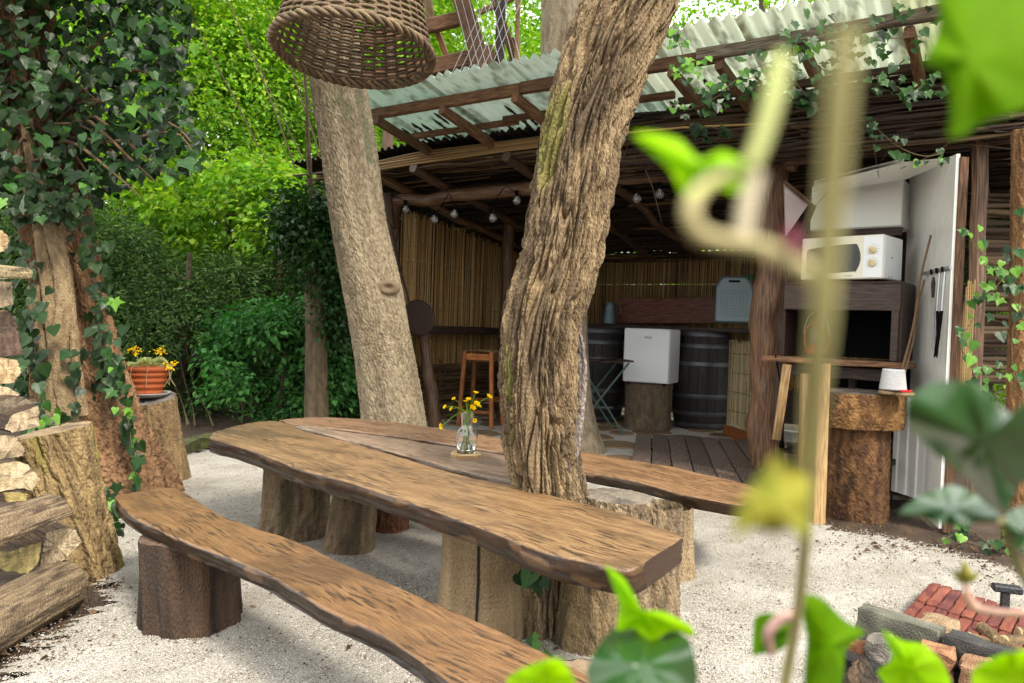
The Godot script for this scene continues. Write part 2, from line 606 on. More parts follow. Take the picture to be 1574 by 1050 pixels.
	M.petal = leaf_mat(0.5, Color(0.9, 0.8, 0.1), 0.3)

# ---------------------------------------------------------------- plants
func leaf(g: Geo, base: Vector3, dir: Vector3, up: Vector3, l: float, wd: float, col: Color, fold := 0.25) -> void:   # a folded blade of four faces
	var side := dir.cross(up).normalized()
	var nn := side.cross(dir).normalized()
	var mid := base + dir * l * 0.45 - nn * l * 0.08
	var tip := base + dir * l - nn * l * 0.12
	var le := base + dir * l * 0.42 + side * wd * 0.5 + nn * l * fold * 0.5
	var ri := base + dir * l * 0.42 - side * wd * 0.5 + nn * l * fold * 0.5
	g.poly([base, le, mid], nn, col)
	g.poly([mid, le, tip], nn, col)
	g.poly([base, mid, ri], nn, col)
	g.poly([mid, tip, ri], nn, col)

func sprig(count: int, reach: float, l: float, wd: float, droop := 0.3) -> Mesh:
	var g := Geo.new()
	for k in count:
		var a := Vector3(rg.randf_range(-1, 1), rg.randf_range(-0.6, 0.6), rg.randf_range(-1, 1)) * reach
		var d := (a.normalized() + Vector3(rg.randf_range(-0.5, 0.5), rg.randf_range(-0.5, 0.3) - droop, rg.randf_range(-0.5, 0.5))).normalized()
		var u := Vector3(rg.randf_range(-0.6, 0.6), 1.0, rg.randf_range(-0.6, 0.6)).normalized()
		var tone := rg.randf_range(0.75, 1.25)
		leaf(g, a, d, u, l * rg.randf_range(0.7, 1.2), wd * rg.randf_range(0.7, 1.2), Color(tone * rg.randf_range(0.9, 1.15), tone, tone * 0.9))
	return g.mesh()

# foliage spread through a few ellipsoids, thinned by a noise so that gaps and clumps form
func foliage(parent: Node, called: String, blobs: Array, count: int, sprigs: Array, m: Material, tints: Array, sd: int, gap := -0.1, shell := 0.5) -> void:
	var r := RandomNumberGenerator.new()
	r.seed = sd
	var f := nz(sd, 0.9, 2)
	var total := 0.0
	for b in blobs: total += b[1].x * b[1].y + b[1].y * b[1].z
	var lists := []
	var cols := []
	for s in sprigs:
		lists.push_back([])
		cols.push_back([])
	for b in blobs:
		var want := int(count * (b[1].x * b[1].y + b[1].y * b[1].z) / total)
		var tries := 0
		while want > 0 and tries < count * 6:
			tries += 1
			var d := Vector3(r.randfn(), r.randfn(), r.randfn()).normalized()
			var x: Vector3 = b[0] + d * b[1] * pow(r.randf(), 1.0 / 3.0 * (1.0 - shell) + 0.05)
			if f.get_noise_3dv(x * 1.3) < gap or x.y < 0.05: continue
			want -= 1
			var k := r.randi() % sprigs.size()
			lists[k].push_back(Transform3D(Basis(Vector3.UP, r.randf() * TAU) * Basis(Vector3(r.randf() - 0.5, 0, r.randf() - 0.5).normalized(), r.randf_range(-0.7, 0.7)) * Basis.from_scale(Vector3.ONE * r.randf_range(0.75, 1.3)), x))
			var t: Color = tints[r.randi() % tints.size()]
			var e := r.randf_range(0.75, 1.2)
			cols[k].push_back(Color(t.r * e, t.g * e, t.b * e))
	for k in sprigs.size(): many(parent, called, sprigs[k], m, lists[k], cols[k])

func bush_tree(called: String, label: String, category: String, group: String, base: Vector3, h: float, blobs: Array, count: int, sprigs: Array, m: Material, tints: Array, sd: int, gap := -0.1, r0 := 0.1) -> Node3D:
	var o := thing(called, label, category, base, 0.0, group)
	var top := base + Vector3(0.15, h, 0.1)
	var bk := {"k": 22.0, "stretch": 5.0, "depth": 0.008, "cols": [lin("4a3b2d"), lin("75634d"), lin("5a6140")], "seed": sd, "moss": 0.4}
	var path := [base - Vector3(0, 0.1, 0), base.lerp(top, 0.4) + Vector3(0.05, 0, 0.04), top]
	put(o, "trunk", trunk_geo(path, [r0 * 1.2, r0, r0 * 0.5], 40, 20, bk).mesh(), M.bark)
	for b in blobs:
		for k in 5:
			var a := base.lerp(top, rg.randf_range(0.35, 0.95))
			var e: Vector3 = b[0] + Vector3(rg.randf_range(-1, 1), rg.randf_range(-0.7, 0.8), rg.randf_range(-0.6, 0.6)) * b[1] * 0.8
			var g := Geo.new()
			g.tube(smooth_path([a, a.lerp(e, 0.5) + Vector3(0, 0.15, 0), e], 7), [r0 * 0.35, r0 * 0.28, r0 * 0.22, r0 * 0.17, r0 * 0.12, r0 * 0.09, r0 * 0.05], 5, lin("5a4a38"))
			put(o, "limb", g.mesh(), M.plain)
	foliage(o, "crown", blobs, count, sprigs, m, tints, sd, gap)
	return o

# a lobed ivy leaf in its own axes: stalk end at the origin, tip along +y, upper side towards +z
func ivy_leaf_mesh(kind := 0, cup := 0.12) -> Mesh:
	var out: Array = [[0.0, 0.0], [0.14, -0.13], [0.36, -0.16], [0.52, -0.02], [0.46, 0.14], [0.66, 0.3], [0.4, 0.46], [0.2, 0.66], [0.0, 1.0]]
	if kind == 1: out = [[0.0, 0.0], [0.16, -0.1], [0.38, -0.06], [0.46, 0.14], [0.46, 0.3], [0.36, 0.5], [0.22, 0.7], [0.1, 0.86], [0.0, 1.0]]
	if kind == 3: out = [[0.0, 0.0], [0.2, -0.12], [0.42, -0.06], [0.52, 0.14], [0.47, 0.38], [0.32, 0.62], [0.15, 0.86], [0.0, 1.06]]
	if kind == 2: out = [[0.0, 0.0], [0.12, -0.16], [0.4, -0.22], [0.36, 0.0], [0.44, 0.1], [0.78, 0.34], [0.4, 0.4], [0.2, 0.6], [0.0, 1.05]]
	var g := Geo.new()
	var veins := Color(1.3, 1.25, 1.2)
	for s in [1.0, -1.0]:
		var mid := []
		var edge := []
		for k in out.size():
			var x: float = out[k][0]
			var y: float = out[k][1]
			edge.push_back(Vector3(s * x, y, cup * x * (0.8 + 0.5 * sin(k * 2.1)) - 0.25 * cup * y * y))
			mid.push_back(Vector3(s * x * 0.5, lerpf(0.18, y, 0.55), cup * x * 0.75 - 0.2 * cup * y * y + (0.02 if k % 2 == 1 else -0.012)))
		var heart := Vector3(0, 0.2, -0.02)
		for k in out.size() - 1:
			for q in [[heart, mid[k], mid[k + 1]], [mid[k], edge[k], edge[k + 1]], [mid[k], edge[k + 1], mid[k + 1]]]:
				var m: Vector3 = (q[1] - q[0]).cross(q[2] - q[0])
				if m.length_squared() < 1e-10: continue
				g.poly(q, Vector3.BACK, Color.WHITE)
				for j in 3:
					var c := g.c.size() - 3 + j
					g.c[c] = veins if q[j] == heart else Color(0.92, 0.92, 0.9) if q[j].x != 0.0 else veins
	var sm := SurfaceTool.new()
	var a := []
	a.resize(Mesh.ARRAY_MAX)
	a[Mesh.ARRAY_VERTEX] = g.v
	a[Mesh.ARRAY_COLOR] = g.c
	a[Mesh.ARRAY_INDEX] = g.i
	sm.create_from_arrays(a)
	sm.generate_normals()
	return sm.commit()

func leaf_frame(at: Vector3, facing: Vector3, tip: Vector3, size: float) -> Transform3D:
	var z := facing.normalized()
	var y := (tip - z * tip.dot(z)).normalized()
	return Transform3D(Basis(y.cross(z), y, z) * Basis.from_scale(Vector3.ONE * size), at)

# countable leaves: the nearest become parts of their own, the rest one mass
func ivy_leaves(o: Node3D, list: Array, meshes: Array, own: int, m_list: Array) -> void:
	list.sort_custom(func(a, b): return a[1] < b[1])
	var far := []
	var tints := []
	for k in list.size():
		if k < own: put(o, "leaf", meshes[k % meshes.size()], m_list[list[k][2]], list[k][0])
		else:
			far.push_back(list[k][0])
			var e := rg.randf_range(0.6, 1.2)
			tints.push_back(Color(0.02 * e, 0.05 * e, 0.012 * e))
	if far.size(): many(o, "leaves", meshes[1], M.ivy, far, tints)

func ivy_tones() -> Array:
	var out := []
	for s in ["1c3616", "22421b", "294c20", "305520", "172c14", "446f24", "629030", "2f492b"]:
		var m: StandardMaterial3D = M.ivy.duplicate()
		m.albedo_color = hx(s)
		if s == "6b9a35" or s == "4d7a2e": m.backlight = Color(0.7, 1.0, 0.2)
		out.push_back(m)
	return out

# ---------------------------------------------------------------- setting
func make_ground() -> void:
	var g := Geo.new()
	var f := nz(71, 1.0, 4)
	g.poly([Vector3(-90, -0.03, -110), Vector3(90, -0.03, -110), Vector3(90, -0.03, 60), Vector3(-90, -0.03, 60)], Vector3.UP, lin("3a2c22"))
	put(self, "ground", g.mesh(), M.stone).set_meta("kind", "structure")
	# bare earth under the trees and beside the kitchen
	g = Geo.new()
	var p := PackedVector3Array()
	var cc := PackedColorArray()
	for r in 161:
		for k in 161:
			var x := lerpf(-8.0, 8.0, k / 160.0)
			var z := lerpf(-13.0, 3.0, r / 160.0)
			p.push_back(Vector3(x, -0.012 + 0.014 * f.get_noise_2d(x * 3.0, z * 3.0) + 0.01 * f.get_noise_2d(x * 14.0, z * 14.0), z))
			cc.push_back(lin("3b2c20").lerp(lin("6a5642"), clampf(0.4 + 0.9 * f.get_noise_2d(x * 5.0 + 9.0, z * 5.0), 0.0, 1.0)))
	g.grid(p, 161, 161, cc, false, true)
	put(self, "earth", g.mesh(), M.stone).set_meta("kind", "structure")
	# the gravel yard
	var edge := PackedVector2Array()
	for q in [gp(-900, 1700), gp(-40, 1090), gp(70, 985), gp(180, 930), gp(150, 800), gp(262, 745), gp(272, 706), gp(420, 668), gp(600, 668), gp(700, 668), gp(930, 690), gp(985, 742), gp(1180, 775), gp(1262, 812), gp(1330, 822), gp(1440, 846), gp(1640, 902), gp(1900, 1000), gp(2600, 1900)]:
		edge.push_back(Vector2(q.x, q.z))
	g = Geo.new()
	var step := 0.045
	var nx := 180
	var nzz := 170
	p = PackedVector3Array()
	cc = PackedColorArray()
	for r in nzz + 1:
		for k in nx + 1:
			var x := -4.2 + k * step
			var z := -7.2 + r * step
			var h := 0.012 + 0.008 * f.get_noise_2d(x * 2.0, z * 2.0) + 0.004 * f.get_noise_2d(x * 18.0, z * 18.0)
			p.push_back(Vector3(x, h, z))
			var t := clampf(0.5 + 0.8 * f.get_noise_2d(x * 2.4 + 20.0, z * 2.4) + 0.5 * f.get_noise_2d(x * 15.0, z * 15.0 + 4.0), 0.0, 1.0)
			cc.push_back(lin("aaa395").lerp(lin("d3cec4"), t))
	g.grid(p, nzz + 1, nx + 1, cc, false, true)
	var keep := PackedInt32Array()
	for k in g.i.size() / 3:
		var q := g.v[g.i[k * 3]]
		if Geometry2D.is_point_in_polygon(Vector2(q.x, q.z) + Vector2(f.get_noise_2d(q.x * 9.0, q.z * 9.0), f.get_noise_2d(q.z * 9.0, q.x * 9.0)) * 0.12, edge): keep.append_array(g.i.slice(k * 3, k * 3 + 3))
	g.i = keep
	put(self, "gravel_yard", g.mesh(), M.stone).set_meta("kind", "structure")
	# loose chippings, laid as handfuls
	var lists := [[], [], [], []]
	var r := RandomNumberGenerator.new()
	r.seed = 5
	var handfuls := []
	for k in 4:
		var h := Geo.new()
		for j in 80:
			var at := Vector3(r.randf_range(-0.1, 0.1), 0.001, r.randf_range(-0.1, 0.1))
			var sz := r.randf_range(0.0012, 0.0027) * (2.2 if r.randf() < 0.03 else 1.0)
			var t := r.randf()
			var col := lin("dcd7ce") if t < 0.46 else lin("bfb6a6") if t < 0.7 else lin("978b79") if t < 0.84 else lin("f0eae0") if t < 0.94 else lin("57493a")
			var b := Basis(Vector3.UP, r.randf() * TAU) * Basis(Vector3.RIGHT, r.randf_range(-0.5, 0.5)) * Basis.from_scale(Vector3(sz * r.randf_range(1.0, 1.7), sz * 0.7, sz))
			var c := [Vector3(1, 0.1, 0), Vector3(0.2, 0, 1), Vector3(-1, -0.1, 0.2), Vector3(-0.1, 0, -1)]
			for e in 4: h.poly([at + b * c[e], at + b * c[(e + 1) % 4], at + b * Vector3(0.15, 1, 0.1)], b * (c[e] + c[(e + 1) % 4] + Vector3.UP), col)
		handfuls.push_back(h.mesh())
	var tries := 0
	while tries < 9000:
		tries += 1
		var z := -0.9 - 5.4 * pow(r.randf(), 1.5)
		var x := r.randf_range(-1.0, 1.0) * (0.9 + 0.75 * -z)
		if not Geometry2D.is_point_in_polygon(Vector2(x, z), edge): continue
		var h := 0.012 + 0.008 * f.get_noise_2d(x * 2.0, z * 2.0)
		lists[tries % 4].push_back(Transform3D(Basis(Vector3.UP, r.randf() * TAU), Vector3(x, h + 0.001, z)))
	for k in 4: many(self, "gravel", handfuls[k], M.stone, lists[k], [])
	# fallen leaves, bark crumbs and twigs on the earth
	var lg := Geo.new()
	leaf(lg, Vector3(-0.5, 0, 0), Vector3.RIGHT, Vector3.UP, 1.0, 0.6, Color.WHITE, 0.5)
	var litter := []
	var tints := []
	var spots := [[60, 985, 90, 45, 260], [140, 905, 60, 40, 120], [320, 655, 90, 40, 240], [1420, 845, 180, 22, 420], [1330, 815, 80, 18, 160], [1540, 880, 60, 30, 160], [330, 690, 70, 14, 60], [820, 960, 60, 50, 110], [1150, 930, 130, 80, 30], [420, 930, 160, 90, 20]]
	for q in spots:
		for k in q[4]:
			var at := gp(q[0] + r.randfn() * q[2] * 0.5, q[1] + absf(r.randfn()) * q[3] * 0.5 * (1 if r.randf() < 0.5 else -1))
			at.y = 0.008 + r.randf() * 0.02
			litter.push_back(Transform3D(Basis(Vector3.UP, r.randf() * TAU) * Basis(Vector3.RIGHT, r.randf_range(-0.6, 0.6)) * Basis.from_scale(Vector3.ONE * r.randf_range(0.006, 0.02) * (2.2 if r.randf() < 0.12 else 1.0)), at))
			var e := r.randf_range(0.5, 1.3)
			var t := lin("5c4029") if r.randf() < 0.6 else lin("8a6a45") if r.randf() < 0.7 else lin("49382a")
			tints.push_back(Color(t.r * e, t.g * e, t.b * e))
	many(self, "leaf_litter", lg.mesh(), M.plain, litter, tints)
	# mossy kerb at the far edge of the yard
	var o := thing("stone_edging", "low mossy stone kerb at the far left edge of the gravel", "kerb", gp(295, 690))
	var kx := [gp(262, 704), gp(300, 692), gp(345, 680), gp(390, 668)]
	for k in 3:
		var a: Vector3 = kx[k]
		var b: Vector3 = kx[k + 1]
		var gg := Geo.new()
		rough_block(gg, Vector3(a.distance_to(b) * 0.97, 0.11, 0.12), 80 + k, lin("4c4a38"), lin("5f6a2c"), 0.012)
		put(o, "stone", gg.mesh(), M.stone, along(a + Vector3(0, 0.05, 0), b + Vector3(0, 0.05, 0)).translated_local(Vector3(a.distance_to(b) * 0.5, 0, 0)))

# a worn stone or brick about the origin
func rough_block(g: Geo, size: Vector3, sd: int, c0: Color, c1: Color, wear := 0.006, sub := 6, bev := 0.12) -> void:
	var f := nz(sd, 1.0, 3)
	var mn := minf(size.x, minf(size.y, size.z))
	for ax in 3:
		var b := (ax + 1) % 3
		var d := (ax + 2) % 3
		for s in [-1.0, 1.0]:
			var p := PackedVector3Array()
			var cc := PackedColorArray()
			for r in sub + 1:
				for k in sub + 1:
					var x := Vector3.ZERO
					x[ax] = s * size[ax] * 0.5
					x[b] = (float(r) / sub - 0.5) * size[b]
					x[d] = (float(k) / sub - 0.5) * size[d]
					var inner := Vector3(clampf(x.x, -size.x * 0.5 + mn * bev, size.x * 0.5 - mn * bev), clampf(x.y, -size.y * 0.5 + mn * bev, size.y * 0.5 - mn * bev), clampf(x.z, -size.z * 0.5 + mn * bev, size.z * 0.5 - mn * bev))
					x = inner + (x - inner).normalized() * mn * bev
					x += Vector3(f.get_noise_3dv(x * 14.0), f.get_noise_3dv(x * 14.0 + Vector3(9, 0, 0)), f.get_noise_3dv(x * 14.0 + Vector3(0, 9, 0))) * wear * 2.0
					p.push_back(x)
					cc.push_back(c0.lerp(c1, clampf(0.5 + 1.4 * f.get_noise_3dv(x * 17.0 + Vector3(3, 3, 3)), 0.0, 1.0)))
			g.grid(p, sub + 1, sub + 1, cc, false, s < 0.0)

func make_paving() -> void:
	# mortar bed with flat stones, left of the deck and under the shed
	var o := Node3D.new()
	o.name = "paving"
	add_child(o)
	o.set_meta("kind", "structure")
	var g := Geo.new()
	g.poly([S(-0.1, 0.02, 0.3), S(5.0, 0.02, 0.3), S(5.0, 0.02, -3.0), S(-0.1, 0.02, -3.0)], Vector3.UP, lin("e0dcd3"))
	put(o, "mortar", g.mesh(), M.stone)
	var f := nz(88, 1.0, 3)
	var r := RandomNumberGenerator.new()
	r.seed = 12
	var made := []
	for tries in 900:
		var s := r.randf_range(0.0, 3.6)
		var q := r.randf_range(-2.5, 0.25)
		var big := r.randf_range(0.12, 0.24)
		var ok := true
		for e in made:
			if Vector2(e.x - s, e.y - q).length() < e.z + big + 0.03: ok = false
		if not ok: continue
		made.push_back(Vector3(s, q, big))
		var sg := Geo.new()
		var top := []
		var low := []
		for k in 11:
			var a := TAU * k / 11
			var rr := big * (0.95 + 0.28 * f.get_noise_2d(cos(a) * 1.5 + tries, sin(a) * 1.5))
			top.push_back(S(s + cos(a) * rr * 0.97, 0.031 + 0.004 * r.randf(), q + sin(a) * rr * 0.97))
			low.push_back(S(s + cos(a) * rr, 0.015, q + sin(a) * rr))
		var mid := S(s, 0.035, q)
		var tones := [lin("8c7055"), lin("a58764"), lin("86705a"), lin("9c8262")]
		var col: Color = tones[r.randi() % 4]
		sg.fan(mid, top, Vector3.UP, col)
		for k in 11: sg.poly([top[k], top[(k + 1) % 11], low[(k + 1) % 11], low[k]], (top[k] as Vector3) - mid, col)
		put(o, "flagstone", sg.mesh(), M.stone)
	# plank deck
	var d := thing("wooden_deck", "grey-brown plank deck in front of the barrels", "deck", gp(975, 735))
	var a := gp(968, 738)
	var back := Vector3(0.186, 0, -0.983).normalized()
	var across := Vector3(0.983, 0, 0.186)
	a.y = 0.06
	for k in 12:
		var off := across * (0.158 * k + 0.075)
		var e := a + off - back * (0.25 + 0.03 * rg.randf()) 
		var l := 2.05 + 0.25 - 0.0 * k
		put(d, "board", plank(l, 0.03, 0.148, 0.004, 0.0015, 6), w("deck"), along(e, e + back))
	for k in 4:
		var e := a + back * (0.1 + 0.62 * k) - Vector3(0, 0.04, 0) - across * 0.0
		put(d, "joist", plank(1.9, 0.05, 0.06, 0.004, 0.001, 3), w("dark"), along(e, e + across))

# ---------------------------------------------------------------- trees
func make_trees() -> void:
	var b: Dictionary
	# the leaning locust that grows up through the table
	var dd := 2.76
	b = {"k": 22.0, "stretch": 9.0, "depth": 0.05, "sunk": 0.95, "swirl": 0.75, "rugged": 0.3, "twist": -0.25, "lobes": 0.05, "cols": [lin("604f3b"), lin("a58d69"), lin("827f3c")], "seed": 301, "moss": 0.62, "moss_side": Vector3(-0.8, 0, 0.3)}
	var pts := []
	var rad := []
	for q in [[852, 1010, 76], [848, 900, 74], [845, 765, 65], [834, 690, 65], [830, 616, 69], [830, 544, 69.5], [836, 475, 70], [860, 396, 70], [880, 290, 71.5], [902, 183, 72], [936, 76, 76], [970, 0, 76], [1015, -110, 76], [1060, -260, 72], [1090, -480, 66], [1120, -760, 56]]:
		pts.push_back(dp(q[0], q[1], dd))
		rad.push_back(q[2] * dd / FOCAL * 0.9)
	var o := thing("leaning_tree", "leaning tree with deeply furrowed bark growing up through the log table", "tree", gp(852, 1000))
	var body := put(o, "trunk", trunk_geo(pts, rad, 900, 340, b).mesh(), M.bark)
	var sc := []
	for q in [[886, 500], [892, 540], [893, 585], [889, 630], [885, 668], [877, 703], [862, 735]]: sc.push_back(dp(q[0], q[1], dd - 0.05))
	var sb := {"k": 60.0, "stretch": 3.0, "depth": 0.006, "cols": [lin("4e453f"), lin("a3958c"), lin("2a2422")], "seed": 17, "moss": 0.2}
	var dead := put(o, "dead_wood", trunk_geo(sc, [0.008, 0.018, 0.022, 0.022, 0.024, 0.024, 0.02], 90, 26, sb).mesh(), M.bark)
	dead.set_meta("label", "grey strip of dead wood down the right side of the trunk")
	var canopy := [sprig(16, 0.35, 0.16, 0.09), sprig(16, 0.35, 0.14, 0.08)]
	var ct := [Color(0.08, 0.15, 0.02), Color(0.1, 0.17, 0.025), Color(0.06, 0.12, 0.02)]
	foliage(o, "crown", [[Vector3(1.4, 7.6, -2.6), Vector3(2.0, 1.2, 1.8)]], 420, canopy, M.maple, ct, 41, -0.1, 0.0)
	# smooth grey trunk left of the shed
	dd = 5.2
	pts = []
	rad = []
	for q in [[607, 790, 66], [607, 720, 55], [606, 654, 49], [594, 560, 45], [586, 516, 44], [569, 427, 44], [551, 340, 42], [535, 226, 41.5], [521, 140, 41], [505, 40, 40], [488, -60, 39], [472, -180, 38], [460, -330, 34], [455, -520, 28]]:
		pts.push_back(dp(q[0], q[1], dd))
		rad.push_back(q[2] * dd / FOCAL)
	b = {"k": 44.0, "stretch": 3.0, "depth": 0.013, "twist": 0.1, "lobes": 0.035, "rugged": 0.25, "cols": [lin("8a7960"), lin("c4b393"), lin("7e8060")], "seed": 311, "moss": 0.42}
	o = thing("grey_tree", "straight grey tree with finely ridged bark, left of the shed front", "tree", gp(607, 775))
	put(o, "trunk", trunk_geo(pts, rad, 700, 280, b).mesh(), M.bark_fine)
	var ka := dp(597, 442, dd - 0.176)
	var kt := Transform3D(Basis(Vector3.UP, 0.15) * Basis(Vector3.RIGHT, PI / 2) * Basis.from_scale(Vector3(1.25, 1.0, 0.8)), ka)
	var kn := Geo.new()
	kn.lathe([Vector2(0.066, -0.02), Vector2(0.054, -0.002), Vector2(0.042, 0.005), Vector2(0.03, 0.003), Vector2(0.02, -0.008), Vector2(0.002, -0.02)], 26, lin("8f7d63"), kt)
	put(o, "knot", kn.mesh(), M.bark_fine)
	foliage(o, "crown", [[Vector3(-2.2, 7.8, -4.8), Vector3(1.8, 1.2, 1.6)]], 420, canopy, M.maple, ct, 43, -0.1, 0.0)
	# pale trunk behind the leaning one
	dd = 6.7
	pts = []
	rad = []
	for q in [[882, 712, 62], [880, 690, 48], [873, 640, 40], [868, 560, 36], [865, 420, 34], [864, 250, 33], [865, 100, 33], [866, 0, 33], [868, -150, 32], [872, -400, 28]]:
		pts.push_back(dp(q[0], q[1], dd))
		rad.push_back(q[2] * dd / FOCAL)
	b = {"k": 26.0, "stretch": 3.5, "depth": 0.006, "lobes": 0.04, "cols": [lin("8c775c"), lin("bdac92"), lin("9a8a6e")], "seed": 321, "moss": 0.5}
	o = thing("pale_tree", "pale smooth trunk standing half hidden behind the leaning tree", "tree", gp(882, 705))
	put(o, "trunk", trunk_geo(pts, rad, 260, 110, b).mesh(), M.bark)
	foliage(o, "crown", [[Vector3(1.6, 8.2, -6.8), Vector3(1.8, 1.2, 1.6)]], 380, canopy, M.maple, ct, 47, -0.1, 0.0)
	# old ivy-clad trunk on the left
	dd = 4.45
	pts = []
	rad = []
	for q in [[158, 800, 122], [157, 745, 100], [141, 670, 78], [124, 600, 66], [111, 520, 55], [100, 420, 48], [78, 300, 42], [48, 100, 40], [25, -80, 37], [5, -300, 32]]:
		pts.push_back(dp(q[0], q[1], dd))
		rad.push_back(q[2] * dd / FOCAL)
	b = {"k": 26.0, "stretch": 7.0, "depth": 0.03, "rugged": 0.4, "twist": 0.2, "lobes": 0.14, "cols": [lin("6f5038"), lin("a27c57"), lin("7a663f")], "seed": 331, "moss": 0.4}
	o = thing("old_tree", "old brown trunk with a flared foot, wrapped in ivy behind the firewood", "tree", gp(150, 790))
	put(o, "trunk", trunk_geo(pts, rad, 460, 260, b).mesh(), M.bark)
	foliage(o, "crown", [[Vector3(-2.9, 4.6, -4.3), Vector3(1.6, 1.2, 1.5)]], 700, [sprig(16, 0.35, 0.16, 0.09)], M.maple, [Color(0.08, 0.15, 0.02), Color(0.06, 0.12, 0.02)], 49, -0.35, 0.0)
	var iv := thing("climbing_ivy", "dark green ivy climbing the old trunk and hanging over the woodpile", "ivy", gp(150, 790))
	var sv := {"k": 40.0, "stretch": 4.0, "depth": 0.006, "cols": [lin("7c6547"), lin("b19a74"), lin("82704c")], "seed": 7, "moss": 0.5}
	for q in [[[[70, 690], [78, 620], [86, 560], [80, 480], [72, 420], [62, 350], [55, 280], [40, 180]], 0.045], [[[112, 700], [108, 640], [98, 590], [92, 540], [100, 480], [96, 420], [82, 360], [70, 300]], 0.055], [[[62, 700], [60, 640], [68, 580], [60, 520], [52, 440]], 0.04], [[[128, 640], [118, 560], [112, 500], [104, 430], [92, 380], [98, 330]], 0.025]]:
		var vp := []
		for e in q[0]: vp.push_back(dp(e[0], e[1], dd - 0.22 - 0.001 * (e[1] - 300) * 0.5))
		put(iv, "ivy_stem", trunk_geo(vp, [q[1], q[1] * 0.9, q[1] * 0.8], 90, 22, sv).mesh(), M.bark)
	var lm := [ivy_leaf_mesh(0), ivy_leaf_mesh(3), ivy_leaf_mesh(2), ivy_leaf_mesh(3, 0.2), ivy_leaf_mesh(1)]
	M.ivy_meshes = lm
	var tones := ivy_tones()
	M.ivy_tones = tones
	var list := []
	var r := RandomNumberGenerator.new()
	r.seed = 77
	# bands along the trunk: centre line, half width, count, depth
	for q in [[[[125, 330], [148, 400], [155, 470], [162, 540], [166, 590]], 22, 100, 4.12], [[[20, 380], [45, 430], [50, 480], [55, 520], [40, 560]], 30, 85, 4.0], [[[165, 560], [190, 610], [200, 650], [204, 690]], 10, 34, 4.1], [[[100, 520], [115, 560], [125, 600], [110, 640]], 20, 20, 4.05], [[[60, 600], [50, 640], [90, 640]], 22, 30, 3.7], [[[172, 760], [176, 800], [178, 850], [172, 880]], 14, 70, 3.75], [[[30, 560], [15, 600], [45, 600]], 20, 24, 3.9], [[[212, 690], [214, 720], [214, 740]], 5, 6, 4.0], [[[40, 300], [80, 320], [110, 310]], 30, 60, 4.05]]:
		for k in q[2]:
			var f := r.randf()
			var line := []
			for e in q[0]: line.push_back(Vector3(e[0], e[1], 0))
			var c: Vector3 = cr(line, f)
			var at := dp(c.x + r.randfn() * q[1] * 0.55, c.y + r.randfn() * 10.0, q[3] + r.randf_range(-0.14, 0.14))
			var face := Vector3(r.randf_range(-0.7, 0.7), r.randf_range(-0.1, 0.9), 1.0)
			var tip := Vector3(r.randf_range(-0.8, 0.8), -1.0, 0.3)
			list.push_back([leaf_frame(at, face, tip, r.randf_range(0.03, 0.075)), at.distance_to(EYE), r.randi() % tones.size()])
	# the overhanging mass
	var zone := PackedVector2Array([Vector2(-120, -160), Vector2(240, -160), Vector2(275, 0), Vector2(302, 42), Vector2(292, 80), Vector2(270, 110), Vector2(292, 150), Vector2(288, 190), Vector2(322, 250), Vector2(268, 262), Vector2(235, 268), Vector2(165, 290), Vector2(125, 330), Vector2(60, 340), Vector2(-120, 330)])
	var got := 0
	while got < 3800:
		var x := Vector2(r.randf_range(-120, 325), r.randf_range(-160, 340))
		if not Geometry2D.is_point_in_polygon(x + Vector2(r.randfn(), r.randfn()) * 9.0, zone): continue
		got += 1
		var at := dp(x.x, x.y, 4.35 + r.randfn() * 0.33)
		var face := Vector3(r.randf_range(-0.6, 0.9), r.randf_range(0.0, 0.9), r.randf_range(0.2, 1.0))
		var tip := Vector3(r.randf_range(-0.5, 0.9), -1.1, r.randf_range(-0.2, 0.4))
		list.push_back([leaf_frame(at, face, tip, r.randf_range(0.038, 0.078)), at.distance_to(EYE), r.randi() % 5 if r.randf() < 0.9 else 5 + r.randi() % 3])
	ivy_leaves(iv, list, lm, 300, tones)
	for k in 26:
		var c := Vector2(r.randf_range(20, 270), r.randf_range(10, 300))
		if not Geometry2D.is_point_in_polygon(c, zone): continue
		var a := dp(lerpf(60, c.x, 0.2), lerpf(200, c.y, 0.3), 4.4)
		var e := dp(c.x, c.y, 4.25 + r.randf_range(-0.3, 0.3))
		var tg := Geo.new()
		tg.tube(smooth_path([a, a.lerp(e, 0.5) + Vector3(0, r.randf_range(-0.1, 0.15), 0.1), e, e + Vector3(0.12, -0.1, 0)], 9), [0.014, 0.012, 0.01, 0.009, 0.008, 0.007, 0.005, 0.004, 0.003], 6, lin("7b6146"))
		put(iv, "twig", tg.mesh(), M.plain)

